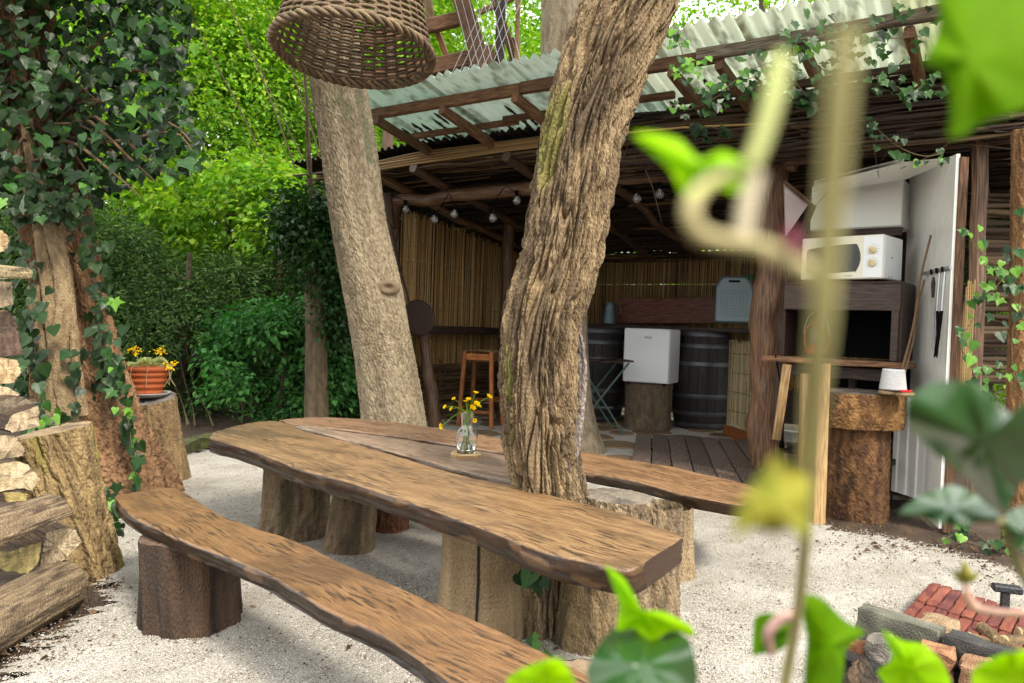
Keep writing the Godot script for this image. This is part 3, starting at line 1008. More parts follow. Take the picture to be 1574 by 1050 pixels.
func make_woods() -> void:
	var big := [sprig(26, 0.27, 0.085, 0.052), sprig(26, 0.27, 0.08, 0.055), sprig(24, 0.3, 0.09, 0.05)]
	var gold := [Color(0.31, 0.52, 0.05), Color(0.24, 0.46, 0.04), Color(0.42, 0.58, 0.06), Color(0.18, 0.38, 0.04)]
	var grp := "bright broadleaf trees behind the hedge"
	bush_tree("maple_tree", "bright yellow-green tree rising just left of the grey trunk behind the hanging basket", "tree", grp, Vector3(-3.3, 0, -12.2), 6.5, [[Vector3(-3.0, 3.9, -12.0), Vector3(1.7, 2.4, 1.3)], [Vector3(-2.6, 6.4, -12.4), Vector3(1.8, 1.6, 1.3)]], 1900, big, M.maple, gold, 501, -0.14)
	bush_tree("maple_tree", "bright green tree framed between the ivy mass and the basket lamp", "tree", grp, Vector3(-5.0, 0, -11.0), 6.0, [[Vector3(-4.6, 3.4, -11.0), Vector3(1.5, 2.2, 1.2)], [Vector3(-4.6, 5.6, -11.4), Vector3(1.8, 1.4, 1.2)]], 1800, big, M.maple, gold, 502, -0.14)
	bush_tree("maple_tree", "green tree mostly hidden behind the ivy on the far left", "tree", grp, Vector3(-7.4, 0, -11.6), 6.0, [[Vector3(-7.2, 3.6, -11.6), Vector3(2.0, 2.8, 1.3)]], 1200, big, M.maple, gold, 503, -0.14)
	bush_tree("hazel_tree", "low spreading lime-green tree directly above the dark yew hedge", "tree", grp, Vector3(-3.9, 0, -9.9), 2.8, [[Vector3(-3.7, 2.5, -9.7), Vector3(1.5, 0.75, 0.7)], [Vector3(-2.6, 2.3, -9.4), Vector3(0.8, 0.8, 0.6)]], 620, [sprig(16, 0.2, 0.1, 0.06), sprig(16, 0.2, 0.09, 0.06)], M.maple, gold, 504, -0.1, 0.05)
	bush_tree("maple_tree", "tall green tree seen through the timber frame and wire net above the roof", "tree", grp, Vector3(-0.6, 0, -14.5), 8.0, [[Vector3(-0.6, 6.4, -14.3), Vector3(2.4, 2.2, 1.3)]], 1000, big, M.maple, gold, 505, -0.05)
	bush_tree("maple_tree", "thin-leaved tree against the sky above the right half of the roof", "tree", grp, Vector3(3.8, 0, -12.6), 7.2, [[Vector3(3.6, 6.6, -12.2), Vector3(1.6, 1.7, 1.1)]], 330, [sprig(12, 0.3, 0.1, 0.06)], M.maple, gold, 506, 0.02)
	bush_tree("maple_tree", "leafy tree glimpsed behind the stick wall on the far right", "tree", grp, Vector3(6.6, 0, -9.6), 4.0, [[Vector3(6.2, 2.0, -9.2), Vector3(1.6, 1.9, 1.0)]], 500, big, M.maple, gold, 507, -0.1)
	# dark evergreens
	var needles := [sprig(40, 0.2, 0.07, 0.016, 0.15), sprig(40, 0.2, 0.08, 0.016, 0.1)]
	var deep := [Color(0.05, 0.11, 0.03), Color(0.09, 0.18, 0.045), Color(0.14, 0.25, 0.06)]
	bush_tree("yew_bush", "large dark yew bush behind the flower pot", "bush", "dark yews at the yard's edge", Vector3(-3.75, 0, -8.4), 1.8, [[Vector3(-3.75, 0.75, -8.4), Vector3(1.0, 0.7, 0.75)], [Vector3(-4.2, 1.2, -8.6), Vector3(0.5, 0.5, 0.5)], [Vector3(-3.3, 1.3, -8.7), Vector3(0.35, 0.45, 0.35)]], 800, needles, M.yew, deep, 511, -0.08, 0.05)
	bush_tree("yew_bush", "dark yew bush hidden behind the old ivy trunk", "bush", "dark yews at the yard's edge", Vector3(-5.2, 0, -8.6), 1.9, [[Vector3(-5.2, 1.2, -8.6), Vector3(1.2, 1.2, 0.8)]], 1100, needles, M.yew, deep, 512, -0.25, 0.05)
	bush_tree("yew_bush", "dark upright yew beside the slender ivy-topped trunk", "bush", "dark yews at the yard's edge", Vector3(-2.9, 0, -8.9), 2.0, [[Vector3(-2.75, 0.85, -8.9), Vector3(0.75, 0.8, 0.6)], [Vector3(-1.9, 0.8, -9.3), Vector3(0.8, 0.9, 0.5)]], 900, needles, M.yew, deep, 513, -0.08, 0.05)
	var wide := [sprig(16, 0.14, 0.062, 0.042), sprig(16, 0.14, 0.07, 0.045)]
	var mid := [Color(0.06, 0.19, 0.05), Color(0.08, 0.23, 0.06), Color(0.12, 0.3, 0.08), Color(0.045, 0.14, 0.045)]
	bush_tree("leafy_shrub", "mid-green leafy shrub beyond the far end of the log table", "bush", "", Vector3(-2.4, 0, -7.6), 1.0, [[Vector3(-2.35, 0.66, -7.5), Vector3(0.8, 0.6, 0.55)], [Vector3(-2.0, 0.95, -7.8), Vector3(0.55, 0.6, 0.4)]], 620, wide, M.shrub, mid, 521, -0.02, 0.03)
	bush_tree("leafy_shrub", "low dark shrub between the slender trunk and the grey tree", "bush", "", Vector3(-1.75, 0, -8.3), 0.9, [[Vector3(-1.7, 0.65, -8.3), Vector3(0.5, 0.7, 0.4)]], 420, wide, M.shrub, mid, 522, -0.15, 0.03)
	# slender trunk wrapped in ivy at the edge of the wood
	var pts := []
	for q in [[488, 668], [486, 560], [484, 470], [482, 390], [478, 300], [472, 180], [466, 40]]: pts.push_back(dp(q[0], q[1], 7.05))
	var o := thing("slender_tree", "slender trunk topped with ivy at the edge of the wood, left of the grey tree", "tree", gp(488, 662))
	put(o, "trunk", trunk_geo(pts, [0.115, 0.1, 0.09, 0.075, 0.032, 0.016, 0.01], 120, 50, {"k": 26.0, "stretch": 4.0, "depth": 0.01, "cols": [lin("5a4c3a"), lin("8b7a5f"), lin("62663c")], "seed": 341, "moss": 0.3}).mesh(), M.bark)
	foliage(o, "ivy", [[dp(478, 385, 7.0), Vector3(0.34, 0.3, 0.25)], [dp(512, 470, 7.15), Vector3(0.16, 0.4, 0.15)], [dp(470, 330, 7.05), Vector3(0.25, 0.3, 0.25)]], 420, wide, M.ivy, [Color(0.025, 0.07, 0.02), Color(0.04, 0.1, 0.025)], 344, -0.3)
	var r := RandomNumberGenerator.new()
	r.seed = 9
	var n := 0
	for q in [[350, 0, 470, 340], [395, -20, 500, 300], [300, 40, 430, 330], [420, 150, 520, 420], [455, 100, 508, 330]]:
		var sg := Geo.new()
		var d := 8.6 + r.randf() * 0.8
		sg.tube(smooth_path([dp(q[2] + 8, q[3] + 300, d), dp(q[2], q[3], d), dp((q[0] + q[2]) * 0.5 + 12, (q[1] + q[3]) * 0.5, d), dp(q[0], q[1], d), dp(q[0] - 40, q[1] - 90, d)], 12), [0.017, 0.016, 0.015, 0.013, 0.011, 0.01, 0.009, 0.008, 0.007, 0.006, 0.005, 0.003], 6, lin("5a4830"))
		var names := ["in front of the bright trees, crossing the gap from upper left", "just left of the hanging basket", "nearest the ivy mass", "low beside the grey trunk", "straight up beside the grey trunk"]
		put(thing("sapling", "thin bare sapling stem " + names[n], "sapling", gp(q[2] + 8, 650), 0.0, "thin stems before the wood"), "stem", sg.mesh(), M.plain)
		n += 1
	# bare stalks under the yews
	n = 0
	for q in [[262, 575, 290, 655], [285, 590, 300, 655], [300, 600, 328, 655], [370, 615, 372, 650]]:
		var sg := Geo.new()
		sg.tube(smooth_path([gp(q[2], q[3]), dp(lerpf(q[0], q[2], 0.5) + 3, (q[1] + q[3]) * 0.5, 8.0), dp(q[0], q[1], 8.0), dp(q[0] - 14, q[1] - 70, 8.1)], 9), [0.022 if n == 0 else 0.01, 0.01, 0.006], 6, lin("7b6a4c"))
		put(thing("bare_stalk", ["thick leaning bare stalk under the yew beside the flower pot", "thin upright stalk beside the thick leaning one under the yew", "thin stalk leaning right under the yew", "short stalk in the dark gap left of the leafy shrub"][n], "stalk", gp(q[2], q[3]), 0.0, "bare stalks under the yews"), "stem", sg.mesh(), M.plain)
		n += 1
	# the wood beyond, one mass
	var far := Node3D.new()
	far.name = "far_wood"
	add_child(far)
	far.set_meta("kind", "stuff")
	var wall := []
	for k in 11: wall.push_back([Vector3(-17.0 + 3.4 * k, 2.4 + (k % 3) * 0.4, -18.5 - (k % 2) * 1.5), Vector3(2.6, 2.6 + (k % 3) * 0.5, 1.2)])
	for k in 7: wall.push_back([Vector3(-17.0 + 3.0 * k, 7.0 + (k % 2), -20.0), Vector3(2.4, 2.4, 1.2)])
	foliage(far, "foliage", wall, 5200, [sprig(18, 0.4, 0.2, 0.12)], M.maple, [Color(0.36, 0.56, 0.07), Color(0.46, 0.62, 0.1), Color(0.26, 0.46, 0.05)], 601, -0.2)

# ---------------------------------------------------------------- log furniture
func px(list: Array, h: float) -> Array:
	var out := []
	for q in list: out.push_back(gp(q[0], q[1], h))
	return out

func make_furniture() -> void:
	var face := [lin("7a6650"), lin("a08a6c"), lin("4a3d30")]
	var oak := {"k": 26.0, "stretch": 6.0, "depth": 0.014, "rugged": 0.35, "lobes": 0.05, "cols": [lin("6a5844"), lin("9d8768"), lin("57513a")], "seed": 401, "moss": 0.5}
	# the long table round the leaning tree
	var t := thing("log_table", "long slab table on log legs, built round the leaning tree", "table", gp(640, 760))
	var warm := [lin("75583a"), lin("a5845c"), lin("2b1f17"), lin("4c3625")]
	slab(t, "front_plank", px([[322, 672], [345, 680], [393, 693], [450, 716], [560, 747], [668, 784], [745, 812], [824, 843], [900, 862], [945, 871], [972, 873], [990, 866]], 0.53), px([[330, 664], [385, 650], [432, 648], [500, 669], [600, 698], [700, 728], [785, 745], [870, 767], [965, 792], [1015, 811], [1040, 821], [1049, 827]], 0.53), 0.07, M.slab, warm, 410, 700, 170)
	var gw := [lin("7d6754"), lin("a89079"), lin("4b3b30"), lin("4f3d2f")]
	slab(t, "middle_plank", px([[456, 655], [500, 667], [560, 682], [620, 698], [680, 714], [740, 730], [800, 741]], 0.542), px([[470, 654], [520, 662], [580, 669.5], [640, 678.5], [700, 688], [760, 697], [830, 709]], 0.542), 0.06, M.slab, gw, 411, 380, 80)
	slab(t, "rear_plank", px([[440, 650], [480, 655], [540, 661.5], [600, 669], [660, 677.5], [720, 687], [770, 695], [830, 706]], 0.53), px([[428, 645], [480, 641], [540, 643], [600, 648], [660, 656], [720, 665], [770, 674], [830, 690]], 0.53), 0.06, M.slab, [lin("7d5c41"), lin("a98767"), lin("3d2b1f"), lin("553b28")], 412, 380, 60)
	for q in [[437, 838, 0.165, 0.16, 0.0, 0], [527, 858, 0.11, 0.10, 0.05, 0], [735, 1003, 0.15, 0.135, 0.0, 1], [903, 1012, 0.105, 0.095, 0.02, 3], [1012, 975, 0.085, 0.085, 0.0, 0], [592, 822, 0.1, 0.1, 0.0, 2]]:
		var at := gp(q[0], q[1]) + Vector3(0, -0.02, -q[2])
		var b := oak.duplicate()
		b.seed = 420 + int(q[0])
		if q[5] == 1: b.merge({"depth": 0.006, "k": 9.0, "cols": [lin("8f7857"), lin("b29a76"), lin("6b5a3f")]}, true)
		if q[5] == 3: b.merge({"cols": [lin("4f4130"), lin("8b7652"), lin("4d4630")]}, true)
		if q[5] == 2: b.merge({"cols": [lin("5a3524"), lin("83533a"), lin("4a3a2a")]}, true)
		var lg := trunk_geo([at, at.lerp(at + Vector3(q[4], 0.48, 0), 0.4), at + Vector3(q[4], 0.482, 0)], [q[2] * 1.12, q[2], q[3]], 70, 90, b)
		put(t, "leg", lg.mesh(), M.bark)
		if q[5] == 1:
			var crack := Geo.new()
			crack.tube([at + Vector3(-0.012, 0.03, q[2] + 0.008), at + Vector3(-0.008, 0.25, q[2] - 0.005), at + Vector3(-0.014, 0.47, q[3] - 0.002)], [0.004, 0.006, 0.004], 6, lin("17110c"))
			put(t, "crack", crack.mesh(), M.plain)
	# near bench
	var nb := thing("log_bench", "near bench of one curved plank on a dark stump, in front of the table", "bench", gp(268, 980), 0.0, "plank benches beside the table")
	slab(nb, "seat", px([[177, 766], [200, 789], [258, 821], [334, 850], [410, 880], [450, 904], [508, 939], [584, 972], [640, 1010], [700, 1054], [800, 1130], [930, 1235]], 0.38), px([[180, 761], [218, 754], [270, 751], [334, 789], [392, 812], [462, 834], [538, 871], [610, 901], [680, 931], [799, 985], [915, 1043], [1080, 1135]], 0.38), 0.052, M.slab, [lin("694b2f"), lin("946f48"), lin("291d15"), lin("38281b")], 413, 700, 130)
	var wet := {"k": 9.0, "stretch": 9.0, "depth": 0.012, "lobes": 0.07, "rugged": 0.2, "cols": [lin("2b211a"), lin("5c4634"), lin("a98d68")], "seed": 433, "moss": 0.48}
	var ba := gp(268, 985) + Vector3(0, -0.02, -0.15)
	stump(nb, "leg", ba, ba + Vector3(-0.02, 0.35, 0), [0.172, 0.166, 0.162, 0.165], wet, [lin("4d3a2c"), lin("6d5643"), lin("2f241c")])
	var bb := gp(900, 1290) + Vector3(0, -0.02, 0)
	stump(nb, "leg", bb, bb + Vector3(0, 0.35, 0), [0.15, 0.15, 0.15], wet, face, 60, 40)
	# far bench
	var fb := thing("log_bench", "far plank bench on the shed side of the table, right of the leaning tree", "bench", gp(1042, 890), 0.0, "plank benches beside the table")
	slab(fb, "seat", px([[770, 694], [840, 710], [904, 725], [961, 736], [1000, 745], [1042, 757], [1103, 770], [1140, 775], [1160, 772]], 0.38), px([[790, 672], [850, 684], [900, 695], [981, 709], [1030, 717], [1080, 728], [1144, 743], [1164, 754], [1170, 764]], 0.38), 0.058, M.slab, [lin("7f5d40"), lin("ab8660"), lin("3f2e20"), lin("443122")], 414, 420, 90)
	for q in [[1040, 897, 0.088], [830, 800, 0.09]]:
		var at := gp(q[0], q[1]) + Vector3(0, -0.02, -q[2])
		var b := oak.duplicate()
		b.merge({"seed": 440 + int(q[0]), "cols": [lin("7d6b52"), lin("a8926f"), lin("6c6645")], "k": 14.0}, true)
		put(fb, "leg", trunk_geo([at, at + Vector3(0, 0.15, 0), at + Vector3(-0.01, 0.342, 0)], [q[2] * 1.2, q[2], q[2]], 60, 70, b).mesh(), M.bark)
	# loose stumps
	var rugged := {"k": 24.0, "stretch": 3.5, "depth": 0.016, "rugged": 0.4, "lobes": 0.06, "cols": [lin("6e5c45"), lin("b09a77"), lin("75702f")], "seed": 451, "moss": 0.5}
	var s1 := thing("tree_stump", "grey-topped sawn stump with a cracked face beside the foot of the leaning tree", "stump", gp(950, 900), 0.0, "sawn stumps used as seats")
	var c1 := dp(950, 763, 2.76)
	stump(s1, "trunk", Vector3(c1.x - 0.01, -0.02, c1.z), c1, [0.15, 0.138, 0.135, 0.132], rugged, [lin("6a5f53"), lin("8b7f70"), lin("4d453c")], 120, 110)
	var yel := {"k": 17.0, "stretch": 6.0, "depth": 0.026, "rugged": 0.35, "twist": 0.7, "lobes": 0.09, "cols": [lin("7e6846"), lin("b89d6c"), lin("8f8440")], "seed": 461, "moss": 0.3}
	var s2 := thing("tree_stump", "tall yellowish stump with twisted bark beside the firewood pile", "stump", gp(118, 900), 0.0, "sawn stumps used as seats")
	stump(s2, "trunk", gp(112, 893) + Vector3(0, -0.02, -0.1), dp(84, 661, 3.12), [0.146, 0.138, 0.134, 0.136], yel, [lin("8b7657"), lin("b39c79"), lin("5d4d39")], 150, 150)
	var tan_ := {"k": 24.0, "stretch": 6.0, "depth": 0.014, "rugged": 0.3, "twist": 0.05, "lobes": 0.04, "cols": [lin("7a6244"), lin("a98d63"), lin("6f5c3e")], "seed": 471, "moss": 0.5}
	var s3 := thing("tree_stump", "straight brown stump carrying the flower pot", "stump", gp(240, 746), 0.0, "sawn stumps used as seats")
	stump(s3, "trunk", gp(240, 742) + Vector3(0, -0.02, -0.12), dp(230, 612, 4.9), [0.17, 0.16, 0.158, 0.158], tan_, [lin("5f5a55"), lin("85807a"), lin("45413d")], 120, 110)

# a split or round billet: its cut end, given as sight points at a depth, drawn back along a direction
func billet(label: String, list: Array, d: float, dir: Vector3, l: float, bark: Array, cut: Array, sd: int) -> void:
	var f := nz(sd, 1.0, 3)
	var ring := []
	var n: int = list.size()
	for k in n * 10:
		var a: Array = list[k / 10]
		var b: Array = list[(k / 10 + 1) % n]
		var wgt := (k % 10) / 10.0
		ring.push_back(dp(lerpf(a[0], b[0], wgt), lerpf(a[1], b[1], wgt), d))
	var mid := Vector3.ZERO
	for x in ring: mid += x / ring.size()
	for k in ring.size(): ring[k] = mid + (ring[k] - mid) * 0.95
	var o := thing("firewood_log", label, "log", mid + dir.normalized() * l * 0.5 - Vector3(0, 0.05, 0), 0.0, "firewood in the stack on the left")
	var back := dir.normalized()
	var sx := back.cross(Vector3.UP).normalized()
	var sy := sx.cross(back)
	var rows := 30
	var total: int = ring.size()
	var skin := func(k: int, r: int) -> Vector3:
		var x: Vector3 = ring[k % total]
		var out := (x - mid).normalized()
		var t := l * r / rows
		var a := atan2((x - mid).dot(sy), (x - mid).dot(sx))
		return x + back * (t + (0.008 * f.get_noise_2d(a * 6.0, 90.0) if r == 0 else 0.0)) + out * (0.004 * f.get_noise_3d(t * 6.0, cos(a) * 7.0, sin(a) * 7.0) + 0.0025 * f.get_noise_3d(t * 14.0, cos(a) * 34.0, sin(a) * 34.0) + 0.01 * f.get_noise_2d(t * 2.0, 40.0))
	var tint := func(x: Vector3) -> Color:
		var rel := x - mid
		var t := rel.dot(back)
		var fib := f.get_noise_3d(t * 5.0, rel.dot(sx) * 110.0, rel.dot(sy) * 110.0)
		return (bark[0] as Color).lerp(bark[1], clampf(0.5 + 1.3 * fib, 0.0, 1.0)).lerp(lin("3b2f25"), clampf(f.get_noise_3d(t * 7.0, rel.dot(sx) * 25.0, rel.dot(sy) * 25.0) * 3.5 - 0.7, 0.0, 0.8))
	var g := Geo.new()
	var sides := 1 if n >= 9 else n
	for sd_ in sides:
		var cols := total if sides == 1 else 11
		var p := PackedVector3Array()
		var cc := PackedColorArray()
		for r in rows + 1:
			for k in cols:
				var x: Vector3 = skin.call(sd_ * 10 + k, r)
				p.push_back(x)
				cc.push_back(tint.call(x))
		var turn := (p[1] - p[0]).cross(p[cols] - p[0]).dot(p[0] - mid) < 0.0
		g.grid(p, rows + 1, cols, cc, sides == 1, turn)
	put(o, "bark", g.mesh(), M.bark)
	for end in 2:
		var r0 := rows * end
		var ctr := mid + back * l * end
		var e := Geo.new()
		var fp := PackedVector3Array()
		var fc := PackedColorArray()
		for r in 25:
			for k in total:
				var edge: Vector3 = skin.call(k, r0)
				var x := edge.lerp(ctr, minf(r / 24.0, 0.999))
				var rel := x - ctr
				var u := rel.dot(sx)
				var v := rel.dot(sy)
				var grain := f.get_noise_2d(u * 130.0, v * 16.0 + 7.0)
				fp.push_back(x + back * (0.003 * f.get_noise_2d(u * 60.0, v * 60.0) + 0.0015 * grain))
				fc.push_back((cut[0] as Color).lerp(cut[1], clampf(0.5 + 1.1 * grain + 0.5 * f.get_noise_2d(u * 20.0, v * 20.0), 0.0, 1.0)).lerp(bark[0], clampf(f.get_noise_2d(u * 24.0 + 50.0, v * 24.0) * 3.0 - 1.1, 0.0, 0.5)).lerp(lin("2f241b"), maxf(0.85 if r == 0 else 0.0, 0.8 * clampf(1.0 - absf(f.get_noise_2d(atan2(v, u) * 2.2, 3.0)) * 22.0, 0.0, 1.0) * (1.0 if r < 17 else 0.0))))
		var inward := (fp[1] - fp[0]).cross(fp[total] - fp[0]).dot(back) > 0.0
		e.grid(fp, 25, total, fc, true, inward == (end == 0))
		put(o, "cut_end", e.mesh(), M.sawn)

func circle(u: float, v: float, r: float, n := 9, sq_ := 1.0) -> Array:
	var out := []
	for k in n: out.push_back([u + r * cos(TAU * k / n), v + r * sq_ * sin(TAU * k / n)])
	return out

func make_firewood() -> void:
	var b := [lin("3f3022"), lin("6f583d")]
	var grey := [lin("6a5742"), lin("a08b6c")]
	var dk := [lin("382b20"), lin("594532")]
	var cut := [lin("a88a60"), lin("d8bd92")]
	var cutg := [lin("a08a6b"), lin("cfb997")]
	var L := Vector3(-1, 0.02, 0.35)
	var Bk := Vector3(-0.75, 0, -0.6)
	billet("big smooth grey log at the very bottom of the firewood stack", circle(96, 900, 43, 12, 1.0), 2.78, dp(-60, 985, 2.3) - dp(96, 900, 2.78), 0.7, grey, cutg, 601)
	billet("short dark round log end on the ground at the right foot of the stack", circle(138, 932, 26, 10), 2.78, Bk, 0.25, dk, [lin("3c3129"), lin("5c4b3d")], 602)
	billet("split log with a greenish triangular end, left of the pale one in the second row", [[-8, 846], [17, 849], [40, 840], [66, 833], [58, 866], [42, 881], [10, 878], [-10, 872]], 2.66, Vector3(-1, 0, -0.3), 0.5, b, [lin("8f8352"), lin("bda96d")], 603)
	billet("split log with a broad pale quarter-round end in the second row", [[70, 819], [95, 812], [116, 813], [127, 833], [104, 856], [81, 874], [61, 872], [66, 845]], 2.76, Bk, 0.45, b, [lin("ad9673"), lin("d9c6a4")], 604)
	billet("long half-log with torn grey bark above the two split ends", [[72, 756], [96, 762], [113, 784], [112, 794], [60, 812], [40, 790]], 2.7, dp(-40, 826, 2.4) - dp(90, 778, 2.7), 0.6, grey, cutg, 605)
	billet("squared log with a pale notched end just below the dark bark piece", [[24, 706], [45, 712], [66, 737], [50, 757], [34, 752], [-4, 758], [-6, 712]], 2.74, Vector3(-1, 0, -0.25), 0.5, b, [lin("ad9872"), lin("d8c49f")], 606)
	billet("thin yellowish log under the squared one", [[4, 757], [28, 755], [46, 760], [40, 770], [8, 773]], 2.74, Vector3(-1, 0, -0.3), 0.5, b, [lin("97854d"), lin("b8a566")], 607)
	billet("rough bark slab beside the top of the yellowish stump", [[-4, 668], [22, 668], [40, 690], [37, 702], [-4, 708]], 2.8, Vector3(-1, 0, -0.2), 0.45, dk, cutg, 608)
	billet("split log with a grey four-sided end level with the stump's top", [[16, 638], [60, 622], [63, 656], [18, 666], [6, 660]], 2.78, Vector3(-1, 0.05, -0.35), 0.5, dk, cutg, 609)
	billet("dark cracked log lying on the grey four-sided one", [[-6, 618], [30, 610], [58, 618], [18, 636], [-6, 640]], 2.8, Vector3(-1, 0, -0.3), 0.45, dk, [lin("5f5142"), lin("8b7a66")], 610)
	billet("small wedge of wood under the tan log", [[-4, 592], [14, 596], [30, 606], [24, 616], [-4, 620]], 2.82, Vector3(-1, 0, -0.3), 0.4, b, cutg, 611)
	billet("smooth tan log two below the dark brown pieces", [[-8, 551], [28, 554], [32, 572], [20, 589], [-8, 592]], 2.84, Vector3(-1, 0, -0.3), 0.45, [lin("8a6f4b"), lin("b3966b")], cut, 612)
	billet("dark brown angular piece in the upper half of the stack", [[-6, 508], [26, 502], [37, 546], [-6, 551]], 2.86, Vector3(-1, 0, -0.3), 0.4, dk, [lin("4c3a30"), lin("6f5849")], 613)
	billet("brown rounded piece on top of the angular dark one", [[-8, 480], [12, 478], [22, 490], [28, 503], [-8, 510]], 2.88, Vector3(-1, 0, -0.3), 0.4, [lin("5f432d"), lin("85633f")], dk, 614)
	billet("square tan log end under the round pole", [[-8, 432], [19, 434], [20, 468], [-8, 476]], 2.9, Vector3(-1, 0, -0.3), 0.4, b, [lin("8f7e66"), lin("b09d80")], 615)
	billet("round pale pole sticking out sideways near the top of the stack", circle(42, 420, 10.5, 9), 2.86, Vector3(-1, 0.0, 0.25), 0.5, [lin("8f7f5e"), lin("bba983")], cut, 616)
	billet("topmost round log end at the left edge of the photo", circle(-4, 371, 21, 10), 2.9, Vector3(-1, 0, -0.2), 0.4, b, cut, 617)
	# what holds the stack up at its back
	billet("hidden bottom log behind the big grey one", circle(30, 940, 40, 10), 3.0, Vector3(-1, -0.05, 0.1), 0.7, dk, cut, 618)

# ---------------------------------------------------------------- the wicker lamp
func make_lamp() -> void:
	var hub := dp(543, 82, 2.62)
	var T := Transform3D(Basis(Vector3.RIGHT, -0.1) * Basis(Vector3.BACK, -0.03), hub)
	var o := thing("wicker_lampshade", "large grey-brown wicker basket hung upside down as a lampshade over the table", "lampshade", hub)
	var g := Geo.new()
	var f := nz(91, 1.0, 2)
	var stakes := 34
	var r_at := func(h: float) -> float: return 0.27 - 0.16 * h - 0.02 * sin(h * 7.0)
	var rows := 44
	for k in rows:
		var h0 := 0.022 + k * 0.0116
		var path := []
		var n := stakes * 6
		for j in n + 1:
			var a := TAU * j / n
			var h: float = h0 + 0.003 * f.get_noise_2d(cos(a) * 2.0 + k * 5.0, sin(a) * 2.0)
			var r: float = (r_at as Callable).call(h) + 0.0075 * sin(a * stakes * 0.5 + PI * k)
			path.push_back(T * Vector3(cos(a) * r, h, sin(a) * r))
		var t := 0.5 + 0.5 * f.get_noise_2d(k * 7.3, 4.0) + rg.randf_range(-0.3, 0.3)
		g.tube(path, [0.0057 + 0.0012 * f.get_noise_2d(k * 3.0, 8.0)], 6, lin("5f4d39").lerp(lin("9c8567"), clampf(t, 0.0, 1.0)), false)
	put(o, "weave", g.mesh(), M.plain)
	for k in stakes:
		var a := TAU * k / stakes
		var path := []
		for j in 9:
			var h := -0.005 + j * 0.068
			var r: float = (r_at as Callable).call(h)
			path.push_back(T * Vector3(cos(a) * r, h, sin(a) * r))
		var sg := Geo.new()
		sg.tube(path, [0.005], 6, lin("6b573f"))
		put(o, "stake", sg.mesh(), M.plain)
	for k in 3:
		var rg2 := Geo.new()
		var path := []
		for j in 241:
			var a := TAU * j / 240
			var ph := a * 17.0 + TAU * k / 3.0
			path.push_back(T * Vector3(cos(a) * (0.272 + 0.01 * cos(ph)), 0.004 + 0.01 * sin(ph), sin(a) * (0.272 + 0.01 * cos(ph))))
		rg2.tube(path, [0.0075], 7, lin("6a5741").lerp(lin("94805f"), k / 3.0), false)
		put(o, "rim_rod", rg2.mesh(), M.plain)
	var cord := Geo.new()
	var top := T * Vector3(0, 0.54, 0)
	cord.tube([T * Vector3(0, 0.2, 0), top, top + Vector3(0, 3.0, 0)], [0.005], 6, lin("1a1a1a"))
	for k in 2:
		var e := Vector3(cos(k * PI * 0.5), 0, sin(k * PI * 0.5)) * 0.2
		cord.tube([T * (e + Vector3(0, 0.53, 0)), T * (-e + Vector3(0, 0.53, 0))], [0.006], 6, lin("4d3d2c"))
	put(o, "cord", cord.mesh(), M.plain)

# ---------------------------------------------------------------- shed
func corrugated(s0: float, s1: float, q0: float, q1: float, h_at: Callable, pitch: float, amp: float, col: Callable, ragged := 0.0) -> Mesh:
	var g := Geo.new()
	var f := nz(int(s0 * 100.0) + 5, 1.0, 3)
	var nx := int((s1 - s0) / pitch * 10.0)
	var nq := 26
	var p := PackedVector3Array()
	var cc := PackedColorArray()
	for r in nq + 1:
		for k in nx + 1:
			var s := lerpf(s0, s1, float(k) / nx)
			var q := lerpf(q0, q1, float(r) / nq)
			if r == nq: q += ragged * f.get_noise_2d(s * 4.0, 1.0)
			p.push_back(S(s, (h_at.call(q) as float) + amp * sin(TAU * s / pitch) + 0.006 * f.get_noise_2d(s, q), q))
			cc.push_back(col.call(s, q, f.get_noise_2d(s * 5.0, q * 2.0), f.get_noise_2d(s * 30.0, q * 12.0)))
	g.grid(p, nq + 1, nx + 1, cc, false)
	return g.mesh()

func reeds(s0: Vector3, s1: Vector3, h0: float, h1a: float, h1b: float, sd: int, space := 0.0085, cols := []) -> Mesh:   # a screen of upright reeds between two ground points of the shed's axes
	var g := Geo.new()
	var r := RandomNumberGenerator.new()
	r.seed = sd
	var f := nz(sd, 1.0, 2)
	var l := s0.distance_to(s1)
	var n := int(l / space)
	var side := (s1 - s0).cross(Vector3.UP).normalized()
	if cols.is_empty(): cols = [lin("ab8347"), lin("dcb06c"), lin("efd098"), lin("7d5d36")]
	for k in n:
		var t := (k + r.randf_range(-0.4, 0.4)) / n
		var top := lerpf(h1a, h1b, t) + r.randf_range(-0.05, 0.03)
		var x := s0.lerp(s1, t) + side * r.randf_range(-0.008, 0.008)
		var lean := (s1 - s0).normalized() * r.randfn() * 0.012
		var tone := clampf(0.5 + 0.7 * f.get_noise_2d(t * l * 3.0, 2.0) + r.randf_range(-0.4, 0.4), 0.0, 1.0)
		var c: Color = (cols[0] as Color).lerp(cols[1], tone)
		if r.randf() < 0.16: c = cols[2]
		if r.randf() < 0.1: c = cols[3]
		var rad := r.randf_range(0.0028, 0.0045)
		var y0 := h0 + r.randf_range(-0.03, 0.05)
		g.tube([SH * (x + Vector3(0, y0, 0)), SH * (x + lean * 0.4 + Vector3(0, lerpf(y0, top, 0.5), 0)), SH * (x + lean + Vector3(0, top, 0))], [rad, rad, rad * 0.8], 5, c, false)
	return g.mesh()

